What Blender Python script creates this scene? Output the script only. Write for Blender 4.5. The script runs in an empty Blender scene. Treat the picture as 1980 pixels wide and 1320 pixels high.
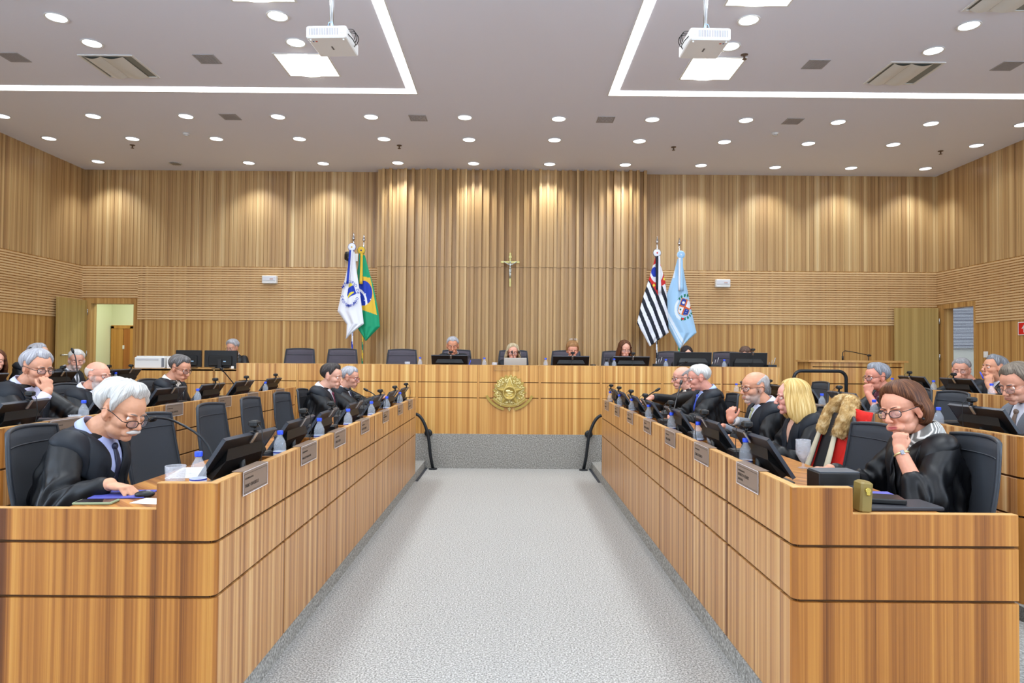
import bpy, bmesh, math, random
import numpy as np
from mathutils import Vector, Matrix, Euler, Quaternion
from mathutils.bvhtree import BVHTree

SC = bpy.context.scene
COL = SC.collection
PI = math.pi
random.seed(7)
RNG = np.random.RandomState(11)

# ------------------------------------------------------------------ camera, world, exposure
CAM_Z = 1.5
cam_data = bpy.data.cameras.new('camera')
cam_data.sensor_width = 36.0
cam_data.lens = 24.0
cam_data.clip_start = 0.05
cam_data.clip_end = 200
cam = bpy.data.objects.new('camera', cam_data)
COL.objects.link(cam)
_p, _y, _r = 0.0224539, -0.0018145, -0.0080115
_R = Matrix.Rotation(_y, 3, 'Z') @ Matrix.Rotation(_p, 3, 'X') @ Matrix.Rotation(_r, 3, 'Y')
_B = Matrix(((1, 0, 0), (0, 0, -1), (0, 1, 0)))
cam.matrix_world = Matrix.Translation((0, 0, CAM_Z)) @ (_R @ _B).to_4x4()
SC.camera = cam

world = bpy.data.worlds.new('world')
SC.world = world
world.use_nodes = True
world.node_tree.nodes['Background'].inputs[0].default_value = (0.75, 0.85, 1.0, 1)
world.node_tree.nodes['Background'].inputs[1].default_value = 0.6
SC.view_settings.view_transform = 'Standard'
SC.view_settings.look = 'None'
SC.view_settings.exposure = -0.13
SC.view_settings.gamma = 1.0
SC.view_settings.use_curve_mapping = False

CEIL = 4.85
WL, WR, WB, WF = -7.8, 7.75, 12.4, -4.0     # room shell
STAGE = 0.46
E_COVE, E_TROF, E_DOWN = 4.0, 5.0, 5.0       # emission of the lamps' diffusers
P_SPOT, P_WASH, P_AREA, P_WIN = 18.0, 90.0, 46.0, 290.0   # watts: downlight, wall-wash downlight, troffers of the rear ceiling

# ------------------------------------------------------------------ tagging
def tag(o, label=None, cat=None, group=None, kind=None):
    if label: o['label'] = label
    if cat: o['category'] = cat
    if group: o['group'] = group
    if kind: o['kind'] = kind
    return o

def empty(name, loc=(0, 0, 0), rz=0.0, label=None, cat=None, group=None, kind=None):
    o = bpy.data.objects.new(name, None)
    o.empty_display_size = 0.1
    COL.objects.link(o)
    o.location = loc
    o.rotation_euler = (0, 0, rz)
    return tag(o, label, cat, group, kind)

KIDS = {}
def link(o, parent=None):
    COL.objects.link(o)
    if parent is not None:
        o.parent = parent
        KIDS.setdefault(parent.name, []).append(o)
    return o

def copy_tree(o, parent=None, loc=None, rz=None, label=None, group=None):
    c = o.copy()
    link(c, parent)
    for ch in KIDS.get(o.name, []):
        copy_tree(ch, c)
    if loc is not None: c.location = loc
    if rz is not None: c.rotation_euler = (0, 0, rz)
    if label: c['label'] = label
    if group: c['group'] = group
    return c

class Multi:
    """first use places the prototype, later uses copy it"""
    def __init__(self, root): self.root = root; self.used = False
    def put(self, loc, rz, label, group=None):
        if not self.used:
            self.used = True
            self.root.location = loc; self.root.rotation_euler = (0, 0, rz)
            self.root['label'] = label
            if group: self.root['group'] = group
            return self.root
        return copy_tree(self.root, None, loc, rz, label, group)

ORD = ['first', 'second', 'third', 'fourth', 'fifth', 'sixth', 'seventh', 'eighth', 'ninth', 'tenth', 'eleventh', 'twelfth']

# ------------------------------------------------------------------ mesh accumulator
def rotz(a):
    c, s = math.cos(a), math.sin(a)
    return np.array([[c, -s, 0], [s, c, 0], [0, 0, 1.0]])

def frame_from(d, up=(0, 0, 1)):
    d = np.array(d, float); d /= np.linalg.norm(d) + 1e-12
    up = np.array(up, float)
    if abs(np.dot(d, up)) > 0.97: up = np.array([1.0, 0, 0]) if abs(d[0]) < 0.9 else np.array([0, 1.0, 0])
    u = np.cross(up, d); u /= np.linalg.norm(u)
    v = np.cross(d, u)
    return u, v, d

class G:
    def __init__(self): self.v = []; self.f = []; self.m = []; self.n = 0; self.sm = []
    def add(self, verts, faces, m=0, smooth=False):
        verts = np.asarray(verts, float)
        b = self.n
        self.v.append(verts); self.n += len(verts)
        for fc in faces:
            self.f.append([b + i for i in fc]); self.m.append(m); self.sm.append(smooth)
        return self
    def box(self, x0, x1, y0, y1, z0, z1, m=0, M=None):
        v = np.array([[x0, y0, z0], [x1, y0, z0], [x1, y1, z0], [x0, y1, z0], [x0, y0, z1], [x1, y0, z1], [x1, y1, z1], [x0, y1, z1]], float)
        if M is not None: v = v @ np.array(M.to_3x3()).T + np.array(M.translation)
        return self.add(v, [(0, 3, 2, 1), (4, 5, 6, 7), (0, 1, 5, 4), (1, 2, 6, 5), (2, 3, 7, 6), (3, 0, 4, 7)], m)
    def bevbox(self, x0, x1, y0, y1, z0, z1, b=0.004, m=0, M=None):
        pts = []
        for z, i in ((z0, b), (z0 + b, 0), (z1 - b, 0), (z1, b)):
            pts += [(x0 + b + i, y0 + i, z), (x1 - b - i, y0 + i, z), (x1 - i, y0 + b + i, z), (x1 - i, y1 - b - i, z),
                    (x1 - b - i, y1 - i, z), (x0 + b + i, y1 - i, z), (x0 + i, y1 - b - i, z), (x0 + i, y0 + b + i, z)]
        v = np.array(pts, float)
        if M is not None: v = v @ np.array(M.to_3x3()).T + np.array(M.translation)
        fs = [tuple(range(7, -1, -1)), tuple(range(24, 32))]
        for r in range(3):
            for k in range(8):
                fs.append((r * 8 + k, r * 8 + (k + 1) % 8, r * 8 + 8 + (k + 1) % 8, r * 8 + 8 + k))
        return self.add(v, fs, m)
    def rings(self, rings, m=0, cap=True, smooth=True, closed=True):
        """rings: list of (n,3) arrays"""
        n = len(rings[0]); V = np.concatenate([np.asarray(r, float) for r in rings]); fs = []
        for i in range(len(rings) - 1):
            for k in range(n if closed else n - 1):
                fs.append((i * n + k, i * n + (k + 1) % n, (i + 1) * n + (k + 1) % n, (i + 1) * n + k))
        self.add(V, fs, m, smooth)
        if cap:
            b = self.n - len(V)
            self.f.append([b + k for k in range(n - 1, -1, -1)]); self.m.append(m); self.sm.append(False)
            e = b + (len(rings) - 1) * n
            self.f.append([e + k for k in range(n)]); self.m.append(m); self.sm.append(False)
        return self
    def lathe(self, prof, c=(0, 0, 0), n=20, m=0, M=None, cap=True):
        a = np.linspace(0, 2 * PI, n, endpoint=False)
        rs = []
        for r, z in prof:
            p = np.stack([r * np.cos(a), r * np.sin(a), np.full(n, z)], 1)
            if M is not None: p = p @ np.array(M.to_3x3()).T + np.array(M.translation)
            rs.append(p + np.array(c))
        return self.rings(rs, m, cap)
    def cyl(self, p0, p1, r0, r1=None, n=14, m=0):
        r1 = r0 if r1 is None else r1
        p0 = np.array(p0, float); p1 = np.array(p1, float)
        u, v, d = frame_from(p1 - p0)
        a = np.linspace(0, 2 * PI, n, endpoint=False)
        cs = np.cos(a)[:, None] * u + np.sin(a)[:, None] * v
        return self.rings([p0 + cs * r0, p1 + cs * r1], m)
    def tube(self, pts, r, n=10, m=0, cap=True):
        pts = [np.array(p, float) for p in pts]
        rr = r if hasattr(r, '__len__') else [r] * len(pts)
        a = np.linspace(0, 2 * PI, n, endpoint=False)
        rs = []; u = None
        for i, p in enumerate(pts):
            d = pts[min(i + 1, len(pts) - 1)] - pts[max(i - 1, 0)]
            d /= np.linalg.norm(d) + 1e-12
            if u is None: u, v, _ = frame_from(d)
            else:
                u = u - d * np.dot(u, d); u /= np.linalg.norm(u) + 1e-12; v = np.cross(d, u)
            rs.append(p + (np.cos(a)[:, None] * u + np.sin(a)[:, None] * v) * rr[i])
        return self.rings(rs, m, cap)
    def ell(self, c, r, M=None, nu=16, nv=10, m=0):
        rs = []
        a = np.linspace(0, 2 * PI, nu, endpoint=False)
        for j in range(1, nv):
            t = PI * j / nv
            p = np.stack([np.sin(t) * np.cos(a) * r[0], np.sin(t) * np.sin(a) * r[1], np.full(nu, -math.cos(t) * r[2])], 1)
            if M is not None: p = p @ np.asarray(M).T
            rs.append(p + np.array(c))
        bot = np.array([0, 0, -r[2]]); top = np.array([0, 0, r[2]])
        if M is not None: bot = np.asarray(M) @ bot; top = np.asarray(M) @ top
        V = np.concatenate(rs + [[bot + np.array(c)], [top + np.array(c)]])
        fs = []
        for i in range(nv - 2):
            for k in range(nu): fs.append((i * nu + k, i * nu + (k + 1) % nu, (i + 1) * nu + (k + 1) % nu, (i + 1) * nu + k))
        nb = len(V) - 2
        for k in range(nu):
            fs.append((nb, (k + 1) % nu, k)); e = (nv - 2) * nu
            fs.append((nb + 1, e + k, e + (k + 1) % nu))
        return self.add(V, fs, m, True)
    def prism(self, poly, d0, d1, axis='y', m=0):
        """poly: 2D points (a,b) extruded along axis"""
        n = len(poly); V = []
        for d in (d0, d1):
            for a, b in poly:
                V.append((a, d, b) if axis == 'y' else (d, a, b) if axis == 'x' else (a, b, d))
        fs = [tuple(range(n)), tuple(range(2 * n - 1, n - 1, -1))]
        for k in range(n): fs.append((k, n + k, n + (k + 1) % n, (k + 1) % n))
        return self.add(V, fs, m)
    def mesh(self, name, mats=(), fix=True):
        me = bpy.data.meshes.new(name)
        V = np.concatenate(self.v) if self.v else np.zeros((0, 3))
        me.from_pydata(V.tolist(), [], self.f)
        for mt in mats: me.materials.append(mt)
        if self.m: me.polygons.foreach_set('material_index', self.m)
        me.polygons.foreach_set('use_smooth', self.sm)
        if fix:
            bm = bmesh.new(); bm.from_mesh(me)
            bmesh.ops.recalc_face_normals(bm, faces=bm.faces)
            bm.to_mesh(me); bm.free()
        me.update()
        return me
    def obj(self, name, mats, parent=None, **kw):
        if not isinstance(mats, (list, tuple)): mats = [mats]
        o = bpy.data.objects.new(name, self.mesh(name, mats))
        link(o, parent)
        return tag(o, **kw) if kw else o

# ------------------------------------------------------------------ materials
def lin(h):
    h = h.lstrip('#')
    c = [int(h[i:i + 2], 16) / 255 for i in (0, 2, 4)]
    return tuple((x / 12.92 if x <= 0.04045 else ((x + 0.055) / 1.055) ** 2.4) for x in c) + (1,)

def mat(name, color='#808080', rough=0.5, metal=0.0, spec=0.5, emit=None, estr=0.0, trans=0.0, ior=1.45, alpha=1.0):
    m = bpy.data.materials.new(name); m.use_nodes = True
    b = m.node_tree.nodes['Principled BSDF']
    b.inputs['Base Color'].default_value = lin(color) if isinstance(color, str) else color
    b.inputs['Roughness'].default_value = rough
    b.inputs['Metallic'].default_value = metal
    b.inputs['Specular IOR Level'].default_value = spec
    b.inputs['IOR'].default_value = ior
    b.inputs['Transmission Weight'].default_value = trans
    b.inputs['Alpha'].default_value = alpha
    if emit:
        b.inputs['Emission Color'].default_value = lin(emit)
        b.inputs['Emission Strength'].default_value = estr
    return m

def nodes_of(m): return m.node_tree.nodes, m.node_tree.links, m.node_tree.nodes['Principled BSDF']

def ramp(nt, stops):
    r = nt.nodes.new('ShaderNodeValToRGB')
    el = r.color_ramp.elements
    while len(el) > 1: el.remove(el[-1])
    el[0].position = stops[0][0]; el[0].color = lin(stops[0][1])
    for p, c in stops[1:]:
        e = el.new(p); e.color = lin(c)
    return r

def wood(name, stops, k1=14.0, k2=85.0, rough=0.38, zs=0.5, horiz=False, coat=0.0, contrast=1.0):
    """veneer with straight grain; the strips run along Z (or along the wall when horiz)"""
    m = mat(name, '#b08040', rough)
    N, L, B = nodes_of(m)
    geo = N.new('ShaderNodeNewGeometry')
    sep = N.new('ShaderNodeSeparateXYZ'); L.new(geo.outputs['Position'], sep.inputs[0])
    add = N.new('ShaderNodeMath'); add.operation = 'ADD'
    L.new(sep.outputs[0], add.inputs[0]); L.new(sep.outputs[1], add.inputs[1])
    comb = N.new('ShaderNodeCombineXYZ')
    if horiz:
        L.new(sep.outputs[2], comb.inputs[0]); L.new(add.outputs[0], comb.inputs[2])
    else:
        L.new(add.outputs[0], comb.inputs[0]); L.new(sep.outputs[2], comb.inputs[2])
    def nz(sx, sz, det, dist=0.0):
        mp = N.new('ShaderNodeMapping'); mp.inputs['Scale'].default_value = (sx, 1, sz)
        L.new(comb.outputs[0], mp.inputs[0])
        t = N.new('ShaderNodeTexNoise'); t.inputs['Scale'].default_value = 1.0
        t.inputs['Detail'].default_value = det; t.inputs['Roughness'].default_value = 0.55
        t.inputs['Distortion'].default_value = dist
        L.new(mp.outputs[0], t.inputs['Vector']); return t
    a = nz(k1, 0.18 * zs, 2.0, 0.2); b = nz(k2, 0.5 * zs, 3.0); c = nz(k2 * 4, 2.5 * zs, 2.0)
    mx = N.new('ShaderNodeMath'); mx.operation = 'MULTIPLY_ADD'; mx.inputs[1].default_value = 0.64
    L.new(a.outputs[0], mx.inputs[0])
    m2 = N.new('ShaderNodeMath'); m2.operation = 'MULTIPLY'; m2.inputs[1].default_value = 0.25
    L.new(b.outputs[0], m2.inputs[0]); L.new(m2.outputs[0], mx.inputs[2])
    m3 = N.new('ShaderNodeMath'); m3.operation = 'MULTIPLY_ADD'; m3.inputs[1].default_value = 0.11
    L.new(c.outputs[0], m3.inputs[0]); L.new(mx.outputs[0], m3.inputs[2])
    cr = N.new('ShaderNodeMapRange'); cr.inputs[1].default_value = 0.5 - 0.17 / contrast; cr.inputs[2].default_value = 0.5 + 0.17 / contrast
    L.new(m3.outputs[0], cr.inputs[0])
    rp = ramp(m.node_tree, stops); L.new(cr.outputs[0], rp.inputs[0])
    L.new(rp.outputs[0], B.inputs['Base Color'])
    bp = N.new('ShaderNodeBump'); bp.inputs['Strength'].default_value = 0.12; bp.inputs['Distance'].default_value = 0.001
    L.new(c.outputs[0], bp.inputs['Height']); L.new(bp.outputs[0], B.inputs['Normal'])
    B.inputs['Coat Weight'].default_value = coat; B.inputs['Coat Roughness'].default_value = 0.25
    return m

def noisy(name, c1, c2, scale=300, rough=0.9, bump=0.3, det=2.0, dist=0.002, c3=None, spec=0.3):
    m = mat(name, c1, rough, spec=spec)
    N, L, B = nodes_of(m)
    tc = N.new('ShaderNodeTexCoord')
    t = N.new('ShaderNodeTexNoise'); t.inputs['Scale'].default_value = scale; t.inputs['Detail'].default_value = det
    L.new(tc.outputs['Object'], t.inputs['Vector'])
    st = [(0.3, c1), (0.7, c2)] if not c3 else [(0.25, c1), (0.5, c2), (0.78, c3)]
    rp = ramp(m.node_tree, st); L.new(t.outputs[0], rp.inputs[0])
    L.new(rp.outputs[0], B.inputs['Base Color'])
    bp = N.new('ShaderNodeBump'); bp.inputs['Strength'].default_value = bump; bp.inputs['Distance'].default_value = dist
    L.new(t.outputs[0], bp.inputs['Height']); L.new(bp.outputs[0], B.inputs['Normal'])
    return m

TEAK = [(0.0, '#764a2a'), (0.22, '#966438'), (0.42, '#b07c4a'), (0.6, '#c29058'), (0.8, '#d0a46c'), (1.0, '#dcb684')]
BENCH = [(0.0, '#99622c'), (0.25, '#b47c3e'), (0.5, '#c99450'), (0.75, '#d8a962'), (1.0, '#e6c07c')]
W_DESK = wood('teak_veneer', TEAK, 20, 90, 0.36, 0.5, coat=0.12, contrast=1.25)
W_END = wood('teak_veneer_warm', [(0.0, '#5c3010'), (0.22, '#87501f'), (0.5, '#a5682c'), (0.75, '#bb7e38'), (1.0, '#ca9248')], 15, 75, 0.36, 0.5, coat=0.12, contrast=1.2)
W_BENCH = wood('bench_veneer', BENCH, 18, 80, 0.36, 0.5, coat=0.12, contrast=1.2)
W_EDGE = wood('teak_edge', [(0.0, '#b07c40'), (1.0, '#dcae6e')], 3, 20, 0.4)
W_GROOVE = mat('groove_brown', '#5e3d1c', 0.7)
W_WALL = wood('wall_planks', [(0.0, '#946f48'), (0.3, '#ac8658'), (0.55, '#be9966'), (0.8, '#cdac7a'), (1.0, '#dbbf90')], 11, 60, 0.45, 0.35, contrast=1.15, coat=.35)
W_LOW = wood('wall_planks_low', [(0.0, '#8f6234'), (0.3, '#a97a42'), (0.55, '#bd8f52'), (0.8, '#cca364'), (1.0, '#dab578')], 16, 80, 0.45, 0.35, contrast=1.15)
W_FIN = wood('fin_boards', [(0.0, '#9a7348'), (0.35, '#b28b58'), (0.65, '#c6a06a'), (1.0, '#d8b684')], 18, 80, 0.42, 0.35, contrast=1.0, coat=.35)
W_RIB = wood('rib_boards', [(0.0, '#cca678'), (0.5, '#d8b484'), (1.0, '#e4c494')], 2.0, 20, 0.55, 0.3, horiz=True)
W_DOOR = wood('door_leaf', [(0.0, '#9a7d48'), (0.5, '#b29458'), (1.0, '#c8ac70')], 16, 80, 0.4, 0.35)
W_DOOR2 = wood('door_leaf_orange', [(0.0, '#b47a38'), (0.5, '#c88f48'), (1.0, '#d8a35c')], 8, 60, 0.4, 0.35)
M_CARPET = noisy('carpet', '#56544f', '#a6a4a0', 110, 0.95, 0.9, 6.0, 0.006, c3='#e8e6e2')
M_CARPET2 = noisy('carpet_riser', '#5a5955', '#94928d', 80, 0.95, 0.9, 6.0, 0.005, c3='#cccac4')
M_PLAT = noisy('carpet_platform', '#5c5a56', '#8c8983', 170, 0.95, 0.6, 3.0, 0.003)
M_CEIL = mat('ceiling_paint', '#eceefa', 0.85, spec=0.2)
M_WHITE = mat('white_paint', '#e8e8e6', 0.5)
M_GRILLE = mat('grille_grey', '#a8a6aa', 0.6)
M_CREAM = mat('cream_paint', '#e4e6c4', 0.8)
M_BLACK = mat('black_plastic', '#141416', 0.42)
M_BLACK2 = mat('black_satin', '#101214', 0.5)
M_DKBEZEL = mat('dark_bezel', '#3c4048', 0.32)
M_STEEL = mat('brushed_metal', '#b8b8ba', 0.3, 0.9)
M_CHROME = mat('chrome', '#d8d8dc', 0.12, 1.0)
M_TUBE = mat('black_metal_tube', '#22262b', 0.38, 0.3)
M_BLUECAP = mat('blue_cap', '#2b50e0', 0.35)
M_BLUE = mat('blue_cable', '#3d6fa8', 0.5)
M_LBLUE = mat('light_blue_cable', '#9fc3e2', 0.5)
M_YEL = mat('yellow_cable', '#dcb62a', 0.5)
M_PLUG = mat('blue_plug', '#2a2f9a', 0.4)
M_PET = mat('clear_plastic', '#dfe8f4', 0.08, alpha=.24)
M_GLASS = mat('clear_glass', '#eef4ff', 0.04, alpha=.22)
M_WATER = mat('water', '#eef4f8', 0.02, trans=1.0, ior=1.33)
M_LABEL = mat('bottle_label', '#dfe6f6', 0.4)
M_LABELB = mat('bottle_label_band', '#2f3fa0', 0.4)
M_LABELG = mat('bottle_label_green', '#2c7a50', 0.4)
M_ACRYL = mat('nameplate_acrylic', '#a08a7a', 0.3, trans=0.0, alpha=0.55)
M_ACEDGE = mat('nameplate_edge', '#e6e2e6', 0.15)
M_INK = mat('ink', '#3a302a', 0.6)
M_PAPER = mat('paper', '#ecebe8', 0.7)
M_GOLD = mat('gold_paint', '#b49a50', 0.38, 0.55)
M_GOLDHI = mat('gold_light', '#e0d094', 0.32, 0.55)
M_BRONZE = mat('cross_gold', '#c8bd7c', 0.35, 0.6)
M_CHAIR = noisy('chair_mesh', '#33363c', '#42454b', 900, 0.65, 0.2)
M_CHAIRW = noisy('chair_mesh_brown', '#47424a', '#55505a', 900, 0.65, 0.2)
M_CHFRAME = mat('chair_frame', '#2c3037', 0.45)
M_FABGREY = noisy('grey_upholstery', '#8c8f98', '#a2a5ae', 600, 0.85, 0.2)
M_RED = noisy('red_cloth', '#c01a14', '#d42a20', 500, 0.75, 0.2)
M_SATIN = mat('cream_satin', '#cfc3a8', 0.45)
def emis(name, col, s):
    m = mat(name, col, 0.5, emit=col, estr=s); return m
M_ECOVE = emis('cove_diffuser', '#ffffff', E_COVE)
M_ETROF = emis('troffer_diffuser', '#fffef6', E_TROF)
M_EDOWN = emis('downlight_diffuser', '#f6f9ff', E_DOWN)

def lamp(name, kind, parent, loc, power, size=0.1, rot=(0, 0, 0), color=(1, 1, 1), spot=None, blend=0.6, sy=None):
    l = bpy.data.lights.new(name, kind); l.energy = power; l.color = (color[0] * .87, color[1] * .945, color[2])
    if kind == 'AREA':
        l.size = size
        if sy: l.shape = 'RECTANGLE'; l.size_y = sy
    elif kind == 'SPOT':
        l.shadow_soft_size = size; l.spot_size = spot; l.spot_blend = blend
    else: l.shadow_soft_size = size
    o = bpy.data.objects.new(name, l); link(o, parent); o.location = loc; o.rotation_euler = rot
    return o
# ------------------------------------------------------------------ room shell
g = G(); g.box(WL - .2, WR + .2, WF - .2, 16.5, -0.15, 0.0)
floor = g.obj('floor', M_CARPET, kind='structure')
g = G(); g.box(WL - .2, WR + .2, WF - .2, WB + .2, CEIL, CEIL + .15)
ceiling = g.obj('ceiling', M_CEIL, kind='structure')

# carpeted platforms (rows of seats stand on them) and stage
for nm, (xa, xb, ya, yb, z0, z1) in {
    'trim_1': (-2.80, -1.135, 2.62, 9.2, 0, 0.10), 'trim_2': (1.095, 2.76, 2.62, 9.2, 0, 0.10),
    'trim_3': (-4.50, -2.80, 2.62, 9.2, 0, 0.18), 'trim_4': (2.76, 4.46, 2.62, 9.2, 0, 0.18),
    'trim_5': (-7.8, -4.50, 2.62, 9.2, 0, 0.28), 'trim_6': (4.46, 7.75, 2.62, 9.2, 0, 0.28)}.items():
    g = G(); g.box(xa, xb, ya, yb, z0, z1)
    g.obj(nm, M_CARPET2 if nm in ('trim_1', 'trim_2') else M_PLAT, kind='structure')
g = G(); g.box(WL, WR, 9.2, WB, 0, STAGE)
g.obj('trim_7', M_CARPET2, kind='structure')                     # carpet-clad stage and its riser
for i, x in enumerate((-1.13, 1.09)):
    g = G(); g.box(min(x, x + .03 * (1 if x < 0 else -1)), max(x, x + .03 * (1 if x < 0 else -1)) + .0, 8.22, 9.19, 0, 0.006)
    g.obj('trim_%d' % (8 + i), mat('dark_edge_strip', '#3c3f46', 0.6), kind='structure')
# carpet strips (tiles) laid as broad courses with thin seams
M_SEAM = mat('carpet_seam', '#8b8985', 0.95)

def boards(g, u0, u1, z0, z1, place, pitch=0.07, gap=0.005, d=0.010, m=0):
    """vertical boards; place(u, depth, z) -> point"""
    n = max(1, int(round((u1 - u0) / pitch))); p = (u1 - u0) / n
    for i in range(n):
        a = u0 + i * p + gap / 2; b = u0 + (i + 1) * p - gap / 2
        dd = d * (0.6 + 0.4 * ((i * 7) % 5) / 4)
        P = [place(a, 0, z0), place(b, 0, z0), place(b, dd, z0), place(a, dd, z0), place(a, 0, z1), place(b, 0, z1), place(b, dd, z1), place(a, dd, z1)]
        g.add(P, [(0, 1, 2, 3), (4, 7, 6, 5), (0, 4, 5, 1), (1, 5, 6, 2), (2, 6, 7, 3), (3, 7, 4, 0)], m)

def ribs(g, u0, u1, z0, z1, place, pitch=0.043, d=0.016, m=0):
    n = int(round((z1 - z0) / pitch)); p = (z1 - z0) / n
    for i in range(n):
        a = z0 + i * p + .005; b = z0 + (i + 1) * p - .005
        prof = [(0, a), (d, a + .003), (d, b - .005), (0, b)]
        P = [place(u0, q, z) for q, z in prof] + [place(u1, q, z) for q, z in prof]
        g.add(P, [(0, 1, 2, 3), (7, 6, 5, 4), (0, 4, 5, 1), (1, 5, 6, 2), (2, 6, 7, 3), (3, 7, 4, 0)], m)

# ---- back wall
DLX0, DLX1, DLZ = -7.62, -6.84, 2.41
g = G()
for a in ((WL, DLX0, 0, CEIL), (DLX1, WR + .2, 0, CEIL), (DLX0, DLX1, DLZ, CEIL)):
    g.box(a[0], a[1], WB, WB + .15, a[2], a[3])
wall_back = g.obj('wall_back', W_LOW, kind='structure')
pb = lambda u, q, z: (u, WB - q, z)
g = G(); boards(g, WL, -2.41, 3.10, CEIL, pb); boards(g, 2.41, WR, 3.10, CEIL, pb)
g.obj('slat', W_WALL, wall_back, kind='stuff')
g = G(); ribs(g, -6.78, -2.41, 2.12, 3.09, pb); ribs(g, WL, -6.78, 2.51, 3.09, pb); ribs(g, 2.41, WR, 2.12, 3.09, pb)
g.obj('rib', W_RIB, wall_back, kind='stuff')
g = G(); boards(g, -6.72, -2.41, STAGE, 2.10, pb, d=.004, gap=.002); boards(g, 2.41, WR, STAGE, 2.10, pb, d=.004, gap=.002)
g.obj('lower_plank', W_LOW, wall_back, kind='stuff')
# tall central screen of stepped boards
g = G(); g.box(-2.41, 2.41, WB - .16, WB, STAGE, CEIL)
panel_backing = g.obj('fin_screen_backing', W_FIN, wall_back)
u = -2.41; i = 0
R0 = random.Random(5)
while u < 2.405:
    w = .050 if i % 2 else .0839
    x1 = min(u + w, 2.41)
    d = (.075 + .055 * R0.random()) if i % 2 else R0.choice([0.012, 0.024, 0.045, 0.062, 0.018])
    for z0, z1, dx in ((3.102, CEIL, .008), (STAGE, 3.098, 0)):
        g = G(); g.box(u + .001, x1 - .001, WB - .16 - d - dx, WB - .16, z0, z1)
        g.obj('fin_board', W_FIN, wall_back)
    u = x1; i += 1

# ---- left wall
g = G(); g.box(WL - .15, WL, WF, WB + .15, 0, CEIL)
wall_left = g.obj('wall_left', W_LOW, kind='structure')
pl = lambda u, q, z: (WL + q, u, z)
g = G(); boards(g, 4.0, WB, 3.10, CEIL, pl); g.obj('slat', W_WALL, wall_left, kind='stuff')
g = G(); ribs(g, 4.0, WB, 2.12, 3.09, pl); g.obj('rib', W_RIB, wall_left, kind='stuff')
# ---- right wall with its door hole
DRY0, DRY1, DRZ = 11.38, 12.17, 2.42
g = G()
for a in ((WF, DRY0, 0, CEIL), (DRY1, WB + .15, 0, CEIL), (DRY0, DRY1, DRZ, CEIL)):
    g.box(WR, WR + .15, a[0], a[1], a[2], a[3])
wall_right = g.obj('wall_right', W_LOW, kind='structure')
pr = lambda u, q, z: (WR - q, u, z)
g = G(); boards(g, 4.0, WB, 3.10, CEIL, pr); g.obj('slat', W_WALL, wall_right, kind='stuff')
g = G(); ribs(g, 4.0, 11.34, 2.12, 3.09, pr); ribs(g, 11.34, WB, 2.50, 3.09, pr); g.obj('rib', W_RIB, wall_right, kind='stuff')
g = G(); g.box(WL - .15, WR + .15, WF - .15, WF, 0, CEIL)
g.obj('wall_front', M_WHITE, kind='structure')

# ---- left doorway: frame, open leaf, corridor with a second door
g = G()
g.box(-7.76, DLX0 + .004, WB - .025, WB + .15, STAGE, 2.50); g.box(DLX1 - .004, -6.80, WB - .025, WB + .15, STAGE, 2.50)
g.box(DLX0, DLX1, WB - .025, WB + .15, DLZ - .004, 2.50)
fr = g.obj('trim_10', W_LOW, kind='structure')
g = G(); g.bevbox(-7.72, -7.675, 11.58, 12.36, STAGE + .01, 2.46, .003)
dl = g.obj('door_1', W_DOOR, kind='structure')
g = G(); g.cyl((-7.675, 11.66, 1.47), (-7.62, 11.66, 1.47), .011); g.bevbox(-7.63, -7.612, 11.65, 11.78, 1.46, 1.48, .004)
g.obj('door_handle', M_STEEL, dl)
g = G()
for z in (.8, 1.5, 2.25): g.cyl((-7.672, 12.365, z - .05), (-7.672, 12.365, z + .05), .008)
g.obj('hinge', M_STEEL, dl)
CY = 14.7
g = G()
g.box(-8.6, -5.4, CY, CY + .1, 0, 3.3); g.box(-8.7, -8.6, WB + .15, CY + .1, 0, 3.3); g.box(-5.4, -5.3, WB + .15, CY + .1, 0, 3.3)
g.box(-8.6, -5.4, WB + .15, CY, 3.2, 3.3)
g.obj('wall_corridor', M_CREAM, kind='structure')
g = G(); g.box(-8.6, -5.4, WB + .15, CY, .36, STAGE); g.obj('trim_11', M_PLAT, kind='structure')
k = CY / WB
g = G(); xa, xb, zt = -8.70 * 1.0, -8.2, 2.12
xa, xb = -8.73 + .0, -8.2
# frame seen through the doorway
fx0, fx1, fz = -8.58, -8.11, 2.09
g.box(fx0, fx0 + .06, CY - .04, CY, STAGE, fz); g.box(fx1 - .06, fx1, CY - .04, CY, STAGE, fz); g.box(fx0, fx1, CY - .04, CY, fz - .05, fz + .02)
g.obj('trim_12', W_DOOR2, kind='structure')
g = G(); g.bevbox(fx0 + .06, fx0 + .255, CY - .03, CY - .001, STAGE, fz - .05, .002)
d2 = g.obj('door_2', W_DOOR2, kind='structure')
g = G(); g.bevbox(fx0 + .265, fx1 - .06, CY - .03, CY - .001, STAGE, fz - .05, .002); g.obj('door_leaf', wood('door_leaf_red', [(0, '#a05c26'), (1, '#c27c3c')], 8, 60), d2)
g = G(); g.bevbox(fx0 + .25, fx0 + .29, CY - .045, CY - .03, 1.60, 1.68, .003); g.obj('lock', M_PAPER, d2)

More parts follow.
